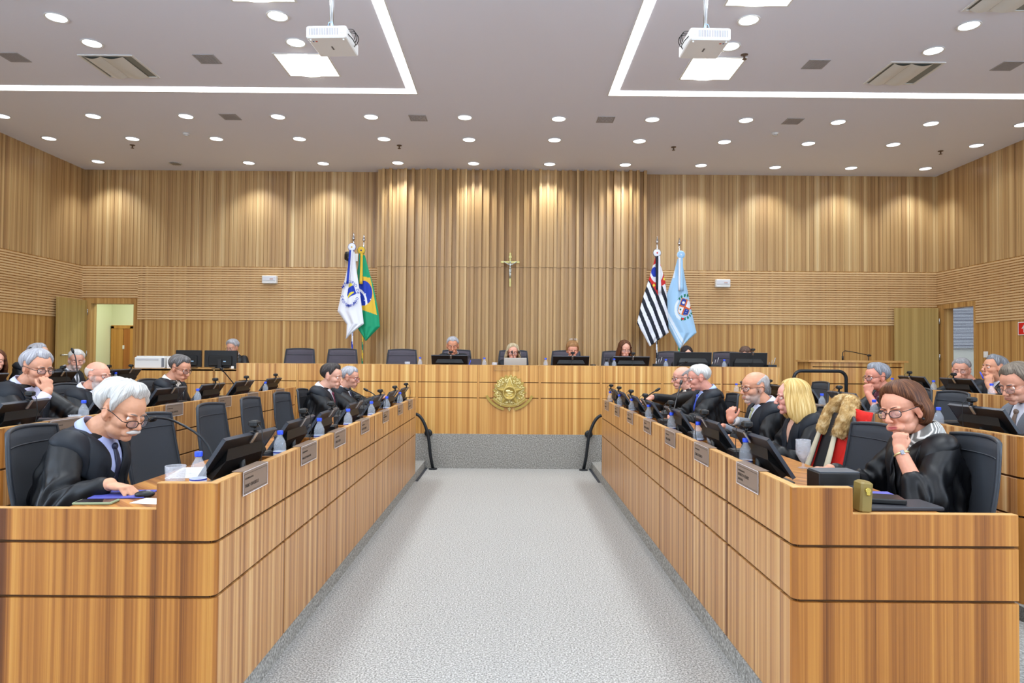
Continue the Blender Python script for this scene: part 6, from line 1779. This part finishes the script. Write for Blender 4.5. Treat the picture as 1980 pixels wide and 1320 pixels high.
person('grey-haired man with glasses facing the camera, chin in hand, rear right row', (5.06, 7.66, 1.395), .28, 180, hyaw=46, hpitch=10, lean=10, hair='short', hairc=('#6a686a', '#8c8a8c', '#b0aeb0'), skin='#d49880', vox=.0065, glasses='m', arms=((4.9, 7.44, 1.26), (4.62, 7.8, 1.10)), hands=('fist', 'rest'),
       hdir=(((-.3, -.1, .75), (-.3, -.9, .2)), None), shirt=None, seed=29, fat=.006, hsc=1.05, lid=.6)
person('man with swept grey hair touching his lips with a blue pen, rear right row', (5.0, 7.06, 1.425), .28, 180, hyaw=0, hpitch=-6, lean=2, hair='comb', hairc=('#444548', '#76787d', '#a6a8ad'), skin='#cf9476', vox=.006, arms=((4.86, 6.94, 1.255), (4.62, 7.2, 1.10)), hands=('pinch', 'rest'),
       hdir=(((.1, .15, 1), (-.6, -.7, .3)), None), shirt='#e0e2ec', tie='#a0a6b4', seed=30, hsc=1.06, extra=lambda b, d: pen(b, d))
# ------------------------------------------------------------------ flags
def inpoly(p, poly):
    x, y = p; c = False; n = len(poly)
    for i in range(n):
        x1, y1 = poly[i]; x2, y2 = poly[(i + 1) % n]
        if (y1 > y) != (y2 > y) and x < (x2 - x1) * (y - y1) / (y2 - y1) + x1: c = not c
    return c
FM = {k: mat('flag_' + k, c, .55, spec=.3) for k, c in dict(white='#eef0fa', green='#1f9e72', yellow='#e6bc3e', blue='#2340b4', black='#1e2230', red='#d22a2e', lblue='#a8d0f2', wht2='#e2eefc', navy='#24409c', dgreen='#1d7c60', orange='#e0902a', gold='#f0e040').items()}
FK = list(FM.keys())
def flag(label, px, wz0, sc, left, right, pattern, pole_cols, ros_cols, rib, ztop, name='flag', yoff=0.0, ynorm=11.42, fold=.012, bpx=0.0, seed=0, ny=150, nx=78, Ux=0):
    """left/right: silhouette boundaries [(y, x)] in print units; print units map to metres by sc; (0,0) -> (px, ztop)"""
    x0, y0 = px, ynorm
    t = empty('flagpole', (x0, y0, STAGE), 0, label, 'flag', 'four flags on striped poles')
    H = ztop - STAGE
    # pole with spiral stripes: two materials alternate along the tube
    g = G(); n = 60
    zs = np.linspace(.05, H - .28, n)
    a = np.linspace(0, 2 * PI, 13)[:-1]
    V = []
    for i, z in enumerate(zs):
        for q in a: V.append((.0135 * math.cos(q), .0135 * math.sin(q), z))
    V = np.array(V)
    for i in range(n - 1):
        for j in range(12):
            k = (j + 1) % 12
            g.f.append([i * 12 + j, i * 12 + k, (i + 1) * 12 + k, (i + 1) * 12 + j]); g.m.append(0 if (j + i * 2) % 12 < 6 else 1); g.sm.append(True)
    g.v.append(V); g.n = len(V)
    g.obj('pole', [FM[pole_cols[0]], FM[pole_cols[1]]], t)
    g = G(); g.lathe([(.001, H), (.004, H - .005), (.028, H - .10), (.030, H - .115), (.012, H - .125), (.016, H - .16), (.010, H - .19), (.020, H - .21), (.014, H - .24), (.016, H - .28)], n=4 if False else 14)
    g.obj('spear_finial', M_CHROME, t)
    g = G(); g.lathe([(.001, .0), (.155, .0), (.160, .012), (.13, .05), (.08, .095), (.045, .115), (.028, .13), (.022, .17), (.016, .19)], n=28); g.obj('base', M_CHROME, t)
    # cloth
    ys = np.linspace(left[0][0], left[-1][0], ny); L = np.array(left, float); Rr = np.array(right, float)
    lx = np.interp(ys, L[:, 0], L[:, 1]); rx = np.interp(ys, Rr[:, 0], Rr[:, 1])
    g = G(); V = []; P2 = []
    for i, y in enumerate(ys):
        for j in range(nx):
            u = j / (nx - 1); x = lx[i] * (1 - u) + rx[i] * u
            w = (rx[i] - lx[i]) * sc
            dy = -fold * math.sin(u * PI * 5 + .8 * math.sin(y * .006 + seed)) * min(1, w / .25) - .05 * math.sin(u * PI)
            V.append(((x - Ux) * sc, dy - .01, H - (y - 30) * sc)); P2.append((x, y))
    fs = []; ms = []
    for i in range(ny - 1):
        for j in range(nx - 1):
            a_ = i * nx + j; fs.append((a_, a_ + 1, a_ + nx + 1, a_ + nx))
            cx = (P2[a_][0] + P2[a_ + nx + 1][0]) / 2; cy = (P2[a_][1] + P2[a_ + nx + 1][1]) / 2
            ms.append(FK.index(pattern(cx, cy)))
    g.add(V, fs, 0, True); g.m = ms
    o = g.obj('cloth', [FM[k] for k in FK], t); o.modifiers.new('s', 'SOLIDIFY').thickness = .004
    # rosette
    rc = (ros_cols[2] if len(ros_cols) > 2 else 0)
    cy_, cx_ = ros_cols[3]
    C = np.array([(cx_ - Ux) * sc, -.085, H - (cy_ - 30) * sc])
    Mx = Matrix.Translation(Vector(C)) @ Matrix.Rotation(PI / 2, 4, 'X')
    g = G(); R_ = 36 * sc
    n = 24
    rs = []
    for rr, zz in ((R_ * .25, .012), (R_ * .6, .012), (R_, .006), (R_ * 1.03, -.004)):
        q = np.linspace(0, 2 * PI, n * 2, endpoint=False); w = np.where(np.arange(n * 2) % 2 == 0, .005, -.003) * (rr > R_ * .3)
        rs.append(np.stack([rr * np.cos(q), rr * np.sin(q), zz + w], 1))
    for k, r_ in enumerate(rs):
        rs[k] = r_ @ np.array(Mx.to_3x3()).T + np.array(Mx.translation)
    g.rings(rs); ro = g.obj('rosette', FM[ros_cols[0]], t)
    g = G(); q = np.linspace(0, 2 * PI, 25); g.tube([tuple(C + np.array([R_ * math.cos(k), .0, R_ * math.sin(k)])) for k in q], .006, 6, cap=False); g.obj('rosette_rim', FM[ros_cols[1]], ro)
    g = G(); g.ell(C + np.array([0, -.016, 0]), (.013, .008, .013)); g.obj('rosette_button', FM[ros_cols[2]], ro)
    # ribbons hanging from the rosette
    for (xa, xb, xc, xd, yb, col) in rib:
        g = G(); rs = []
        for i in range(10):
            k = i / 9; y = cy_ + 30 + (yb - cy_ - 30) * k
            a1, b1 = xa + (xc - xa) * k, xb + (xd - xb) * k
            rs.append(np.array([((a1 + (b1 - a1) * w - Ux) * sc, -.098 + .006 * math.sin(w * 5 + k * 3), H - (y - 30) * sc) for w in np.linspace(0, 1, 5)]))
        g.rings(rs, cap=False, closed=False); o = g.obj('ribbon', FM[col], t); o.modifiers.new('s', 'SOLIDIFY').thickness = .003
    return t, sc, H

S1 = 11.5 / 1320 / 4.886 * 1.0
YF = 11.5
def pat_city(x, y):
    if inpoly((x, y), [(250, 560), (300, 530), (325, 610), (250, 655), (240, 620)]):
        if inpoly((x, y), [(245, 640), (262, 605), (300, 590), (305, 600), (270, 632), (250, 655)]) or (x - 268) ** 2 + (y - 535) ** 2 < 90: return 'gold'
        return 'blue'
    if (x - 270) ** 2 / 22 ** 2 + (y - 535) ** 2 / 24 ** 2 < 1: return 'gold'
    return 'white'
fl, sc, Hh = flag('white municipal flag with blue circular lettering, leftmost of the left pair', 0, 0, S1,
    [(215, 262), (380, 232), (560, 190), (775, 145), (830, 185), (900, 235), (1000, 233), (1035, 231)], [(215, 303), (380, 322), (560, 350), (760, 380), (895, 397), (930, 350), (1000, 265), (1035, 236)],
    pat_city, ('white', 'blue'), ('white', 'navy', 'yellow', (175, 284)), [(262, 280, 238, 258, 520, 'blue'), (280, 296, 258, 262, 560, 'white')], 3.575, seed=1, Ux=288, ynorm=YF)
fl.location.x = (681 - 987.5) / 1320 * YF
# lettering around the device
def ring_text(t, txt, cx, cy, rx, ry, a0, step, sc, Ux, H, size, m, fold=0):
    for i, ch in enumerate(txt):
        if ch == ' ': continue
        q = math.radians(a0 - step * i)
        me = text_mesh(ch, size, bold=True, align='CENTER'); me.materials.append(m)
        o = bpy.data.objects.new('lettering', me); link(o, t)
        x, y = cx + rx * math.cos(q), cy - ry * math.sin(q)
        rot = math.atan2(ry * math.sin(q), rx * math.cos(q)) - PI / 2
        o.matrix_local = Matrix.Translation(((x - Ux) * sc, -.088, H - (y - 30) * sc)) @ Matrix.Rotation(PI / 2, 4, 'X') @ Matrix.Rotation(rot, 4, 'Z')
ring_text(fl, 'MUNICIPIO DE CAMPINAS', 270, 612, 66, 100, 148, 13.2, sc, 288, Hh, .06, FM['blue'])
ring_text(fl, 'PAS OAS'[::-1] if False else 'SAO PA', 274, 616, 66, 104, 192, -14.0, sc, 288, Hh, .06, FM['blue'])

def pat_br(x, y):
    if ((x - 405) / 84) ** 2 + ((y - 600) / 120) ** 2 < 1:
        if abs(math.hypot((x - 330) / 1.0, (y - 700) / 1.3) - 108) < 9 and x > 350: return 'white'
        if (int(x / 9) * 7 + int(y / 11) * 13) % 29 == 0 and y > 600: return 'white'
        return 'blue'
    if inpoly((x, y), [(320, 415), (400, 440), (468, 452), (500, 600), (536, 805), (375, 752), (340, 740), (300, 600)]): return 'yellow'
    return 'green'
fl, sc, Hh = flag('green and yellow national flag with blue disc, right one of the left pair', 0, 0, S1,
    [(235, 368), (430, 328), (600, 322), (750, 335), (930, 350), (1000, 395), (1052, 425)], [(235, 411), (410, 460), (500, 490), (760, 545), (915, 563), (980, 500), (1052, 436)],
    pat_br, ('yellow', 'dgreen'), ('yellow', 'dgreen', 'navy', (195, 385)), [(365, 380, 355, 375, 515, 'dgreen'), (378, 402, 372, 402, 515, 'yellow'), (356, 410, 354, 410, 555, 'white')][:2], 3.575, seed=2, Ux=398, ynorm=YF + .12)
fl.location.x = (701 - 987.5) / 1320 * (YF + .12)

S2 = S1 * 4.886 / 4.8875
def pat_sp(x, y):
    left = x < 292 and y < 455 + (x - 215) * 1.85
    right = x >= 292 and y < 512 - (x - 320) * .60
    if left or right:
        if ((x - 283) / 60) ** 2 + ((y - 385) / 90) ** 2 < 1:
            if ((x - 262) / 28) ** 2 + ((y - 375) / 48) ** 2 < 1: return 'blue'
            return 'white'
        for (a, b) in ((256, 500), (354, 438)):
            if abs(x - a) + abs(y - b) * .8 < 13: return 'gold'
        return 'red'
    c = x - .40 * y
    return 'black' if ((c + 30) / 73.0) % 1.0 < .25 or ((c + 30) / 73.0) % 1.0 > .75 else 'white'
fl, sc, Hh = flag('black and white striped state flag with red canton, left one of the right pair', 0, 0, S2,
    [(235, 272), (330, 245), (430, 216), (600, 160), (740, 125), (860, 99), (960, 160), (1075, 220)], [(235, 305), (330, 330), (450, 366), (600, 385), (945, 403), (1000, 330), (1040, 275), (1075, 228)],
    pat_sp, ('black', 'white'), ('white', 'black', 'red', (198, 280)), [(264, 290, 270, 292, 545, 'black'), (289, 306, 290, 322, 575, 'white')], 3.56, seed=3, Ux=290, ynorm=YF)
fl.location.x = (1270 - 987.5) / 1320 * YF

def pat_trt(x, y):
    dx, dy = x - 548, y - 700
    th = math.radians(20); a, b = dx * math.cos(th) + dy * math.sin(th), -dx * math.sin(th) + dy * math.cos(th)
    if abs(a) < 56 and -78 < b < 78 and b < 82 - (abs(a) / 56) ** 3 * 26:
        if abs(a) > 50 or b < -72 or b > 74 - (abs(a) / 56) ** 3 * 26: return 'orange'
        if abs(a) < 7 or abs(b) < 8: return 'red' if (abs(a) < 3 or abs(b) < 3) else 'orange'
        if (a < 0) == (b < 0):
            if math.hypot(a + 26, b + 36) < 13 or ((int(a / 8) + int(b / 8) * 3) % 9 == 0 and b > 0): return 'white'
            return 'navy'
        if math.hypot(a + 30, b - 34) < 9: return 'dgreen'
        return 'white'
    r = math.hypot(a / 82, b / 112)
    if .92 < r < 1.18:
        if a < 0 and b > -40: return 'wht2' if 1.0 < r else 'white'
        k = math.sin(math.atan2(b, a) * 22)
        if b > 40 and abs(math.hypot(a - 20, b - 108)) < 14: return 'red'
        return 'dgreen' if k > -.3 else 'lblue'
    if math.hypot(a - 66, b + 20) < 16: return 'red'
    c = x - .54 * y
    if -42 < c < -12 or -62 < c < -52: return 'wht2'
    if y < 420 and x < 462 - (y - 235) * .05 and x > 400: return 'wht2'
    return 'lblue'
fl, sc, Hh = flag('light blue court flag with coat of arms, rightmost flag', 0, 0, S2,
    [(235, 482), (400, 440), (560, 385), (700, 343), (775, 328), (860, 375), (940, 420), (1095, 500)], [(235, 522), (400, 552), (560, 585), (700, 612), (850, 645), (942, 667), (1000, 600), (1095, 508)],
    pat_trt, ('white', 'green'), ('lblue', 'wht2', 'white', (202, 505)), [(483, 500, 480, 500, 545, 'white'), (498, 520, 498, 530, 545, 'lblue')], 3.56, seed=4, Ux=500, ynorm=YF + .12)
fl.location.x = (1313 - 987.5) / 1320 * (YF + .12)

# ------------------------------------------------------------------ gold crest on the presiding bench
t = empty('gold_crest', (-.012, 9.205, 1.015), 0, 'gilded national coat of arms mounted on the front of the presiding bench', 'emblem')
Y = lambda pts, d: [(x, -d, z) for x, z in pts]
g = G(); n = 20; pts = []
for i in range(2 * n):
    q = PI / 2 + 2 * PI * (i + .5) / (2 * n); r = .232 if i % 2 else .200
    zz = r * math.sin(q) * 1.0 + .02; pts.append((r * math.cos(q) * .98, max(zz, -.165)))
g.prism(pts, -.018, 0, 'y'); g.obj('wreath_plate', M_GOLD, t)
g = G(); Rr = random.Random(3)
for i in range(170):                                                     # leaves of the wreath
    q = Rr.random() * 2 * PI; r = .13 + .075 * Rr.random(); x, z = r * math.cos(q) * .98, r * math.sin(q) + .02
    if z < -.15: continue
    M3 = Rm('Y', math.degrees(-q) + Rr.uniform(-50, 50)); g.ell((x, -.022, z), (.016, .007, .006), M=M3, nu=7, nv=5)
g.obj('wreath_leaves', M_GOLDHI, t, kind='stuff')
g = G()                                                                  # faceted five-pointed star
P5 = []
for i in range(10):
    q = PI / 2 + 2 * PI * i / 10; r = .205 if i % 2 == 0 else .088
    P5.append((r * math.cos(q), r * math.sin(q) + .0))
V = [(0, -.060, 0)] + [(x, -.026, z) for x, z in P5] + [(x, -.0, z) for x, z in P5]
fs = [(0, 1 + i, 1 + (i + 1) % 10) for i in range(10)] + [(1 + i, 11 + i, 11 + (i + 1) % 10, 1 + (i + 1) % 10) for i in range(10)]
g.add(V, fs); g.obj('star', M_GOLD, t)
g = G()
g.tube([(x * 1.02, -.030, z * 1.02) for x, z in P5 + P5[:1]], .0045, 6); g.obj('star_border', M_GOLDHI, t)
g = G(); Mx = Matrix.Translation((0, -.03, .0)) @ Matrix.Rotation(PI / 2, 4, 'X')
g.lathe([(.001, .03), (.068, .028), (.070, .034), (.092, .032), (.096, .024), (.096, 0)], n=40, M=Mx); g.obj('medallion', M_GOLD, t)
g = G()
for i in range(26): q = 2 * PI * i / 26; g.ell((.082 * math.cos(q), -.066, .082 * math.sin(q)), (.0055, .004, .0055), nu=8, nv=5)
g.obj('ring_beads', M_GOLDHI, t, kind='stuff')
g = G()
for x, z, a, b in ((-.02, .025, .034, .020), (.028, .018, .022, .012), (0, -.005, .03, .012), (-.028, -.032, .016, .008), (.022, -.034, .016, .008)): g.ell((x, -.060, z), (a, .008, b), nu=12, nv=7)
g.obj('medallion_relief', M_GOLDHI, t)
def ribbon_arc(x0, z0, r, q0, q1, w, d, m, nm, th=.012):
    g = G(); rs = []
    for q in np.linspace(math.radians(q0), math.radians(q1), 18):
        c, s = math.cos(q), math.sin(q)
        rs.append(np.array([(x0 + (r - w) * c, -d, z0 + (r - w) * s), (x0 + (r + w) * c, -d, z0 + (r + w) * s), (x0 + (r + w) * c, -d - th, z0 + (r + w) * s), (x0 + (r - w) * c, -d - th, z0 + (r - w) * s)]))
    g.rings(rs, smooth=False); return g.obj(nm, m, t)
ribbon_arc(0, .10, .275, 218, 322, .018, .016, M_GOLD, 'motto_ribbon')
ribbon_arc(0, .10, .262, 219, 321, .0025, .028, M_GOLDHI, 'ribbon_edge', .004)
ribbon_arc(0, .12, .345, 207, 258, .016, .006, M_GOLD, 'ribbon_end')
ribbon_arc(0, .12, .345, 282, 333, .016, .006, M_GOLD, 'ribbon_end')
g = G(); g.cyl((0, -.012, -.17), (0, -.012, -.235), .010, .006); g.ell((0, -.014, -.235), (.010, .008, .012)); g.ell((-.014, -.014, -.215), (.008, .006, .010)); g.ell((.014, -.014, -.215), (.008, .006, .010)); g.ell((0, -.04, -.10), (.012, .008, .03))
for s in (-1, 1): g.ell((s * .03, -.03, -.13), (.02, .008, .011), M=Rm('Y', s * 35))
g.obj('sword_hilt', M_GOLDHI, t)

# ------------------------------------------------------------------ crucifix
t = empty('crucifix', (-.02, 12.06, 3.06), 0, 'small brass crucifix on the central slatted screen', 'crucifix')
g = G(); g.bevbox(-.016, .016, -.012, .012, -.32, .28, .003); g.bevbox(-.165, .165, -.012, .012, .10, .135, .003); g.obj('cross', M_BRONZE, t)
g = G(); g.bevbox(-.025, .025, -.020, -.012, .185, .225, .002); g.obj('title_plate', M_BRONZE, t)
g = G(); M_FIG = mat('figure_metal', '#c8ccc8', .3, .7)
limb(g, [(-.115, -.024, .122), (-.06, -.028, .085), (-.02, -.03, .07)], [.006, .008, .011], 8); limb(g, [(.115, -.024, .122), (.06, -.028, .085), (.02, -.03, .07)], [.006, .008, .011], 8)
limb(g, [(0, -.03, .07), (0, -.032, .03), (-.002, -.03, -.01)], [.020, .016, .015], 10); limb(g, [(-.008, -.03, -.02), (-.012, -.04, -.08), (-.004, -.026, -.17)], [.013, .010, .006], 8); limb(g, [(.008, -.03, -.02), (.006, -.042, -.08), (.002, -.026, -.17)], [.013, .010, .006], 8)
g.ell((.0, -.036, .108), (.014, .014, .018)); g.obj('figure', M_FIG, t)
g = G(); g.cyl((-.09, .012, .118), (-.09, .05, .118), .005); g.cyl((.09, .012, .118), (.09, .05, .118), .005); g.cyl((0, .012, -.2), (0, .05, -.2), .005); g.obj('fixing', M_BRONZE, t)

# ------------------------------------------------------------------ red gown with a fur collar over the third chair
gx, gy = 1.79, 4.34
t = empty('ceremonial_gown', (gx, gy, .10), PI, 'red gown with cream lapels and brown fur collar draped over a chair back', 'gown')
def bp(u, v):
    z = .47 + .62 * v; return np.array([-.255 - .14 * v + .05 * u * u, .215 * u, z])
rs = []
for i in range(20):                                                      # cloth over the back of the chair and down both flanks
    v = i / 19; row = []
    for j in range(41):
        w = -1 + 2 * j / 40
        q = w * 2.3
        rr = .20 + .012 * math.sin(q * 7 + 2 * v) * (1 - v * .6) + .03 * (1 - v)
        x = -.26 - .09 * v - .040 * math.cos(q) * (.8 + .3 * (1 - v)); y = rr * math.sin(q) * (1.08 if abs(q) > 1 else 1)
        row.append((x - .012, y, .46 + .57 * v + .02 * math.cos(q * 1.0) * v))
    rs.append(np.array(row))
g = G(); g.rings(rs, cap=False, closed=False); o = g.obj('cloth', M_RED, t); o.modifiers.new('s', 'SOLIDIFY').thickness = .010
M_BLK = mat('gown_lining', '#14151a', .7)
g = G(); rs = []
for i in range(14):
    v = i / 13; rs.append(np.array([(-.10 - .19 * v, y, .46 + .60 * v) for y in np.linspace(-.11, .11, 7)]))
g.rings(rs, cap=False, closed=False); o = g.obj('lining', M_BLK, t); o.modifiers.new('s', 'SOLIDIFY').thickness = .02
for s in (-1, 1):
    g = G(); rs = []
    for i in range(16):
        v = i / 15; z = .96 - .46 * v; x = -.255 + .15 * v + .02; w0 = .030 + .030 * math.sin(v * 2.8); y0 = .085 + .02 * v
        rs.append(np.array([(x + .02 * math.sin(k * PI), s * (y0 + w0 * k), z) for k in np.linspace(0, 1, 6)]))
    g.rings(rs, cap=False, closed=False); o = g.obj('lapel', M_SATIN, t); o.modifiers.new('s', 'SOLIDIFY').thickness = .008
    g = G(); rs = []
    for i in range(20):
        v = i / 19; z = 1.11 - .61 * v; x = -.33 + .20 * v + .02
        rs.append(np.array([(x - .10 * k * k + .012 * math.sin(k * 9 + v * 4), s * (.10 + .02 * v + .11 * k), z - .03 * k * (1 - v)) for k in np.linspace(0, 1, 12)]))
    g.rings(rs, cap=False, closed=False); o = g.obj('front_panel', M_RED, t); o.modifiers.new('s', 'SOLIDIFY').thickness = .008
# fur collar: arch of fur over the chair top, hanging in front on both sides
P = []
for q in np.linspace(-1, 1, 33):
    a = abs(q); s = 1 if q >= 0 else -1
    y = s * (.015 + .095 * min(1, a * 1.9) ** .8); z = 1.145 - .25 * max(0, a - .18) ** 1.15 * 1.1 - .01; x = -.37 + .13 * a
    P.append(np.array([x, y if a > .02 else 0, z]))
g = G(); rr = [.036 + .012 * math.sin(min(1, abs(q) * 1.1) * PI * .8) - .02 * max(0, abs(q) - .93) * 10 for q in np.linspace(-1, 1, 33)]
g.tube(P, rr, 40)
me = g.mesh('fur_collar'); bm = bmesh.new(); bm.from_mesh(me); bmesh.ops.subdivide_edges(bm, edges=bm.edges, cuts=2, use_grid_fill=True); bm.to_mesh(me); bm.free()
me.update(); c = getco(me); no = getno(me)
setco(me, c + no * (np.abs(vnoise(c, 160, 1)) * .004 + .004 * vnoise(c, 60, 2) + RNG.rand(len(c)) * .006)[:, None])
M_FUR = noisy('fur', '#8a6438', '#bd9a64', 26, .95, .8, 6.0, .006, c3='#e2cda4'); me.materials.append(M_FUR)
fo = bpy.data.objects.new('fur_collar', me); link(fo, t)
g = G(); Rr = random.Random(4)
Pn = np.array(P)
for k in range(6500):                                                    # short hairs standing off the collar
    q = Rr.random() * (len(P) - 1.01); i = int(q); f = q - i; c0 = Pn[i] * (1 - f) + Pn[i + 1] * f; r0 = rr[i]
    d = Pn[min(i + 1, 32)] - Pn[i]; u_, v_, w_ = frame_from(d); a = Rr.random() * 2 * PI
    n_ = u_ * math.cos(a) + v_ * math.sin(a); b = c0 + n_ * r0 * 1.0; tip = b + n_ * (.012 + .014 * Rr.random()) + w_ * .010 * (Rr.random() - .2) + np.array([0, 0, -.008])
    sd = np.cross(n_, w_) * .0011; g.add([b - sd, b + sd, tip], [(0, 1, 2)])
g.obj('fur_hairs', M_FUR, fo, kind='stuff')
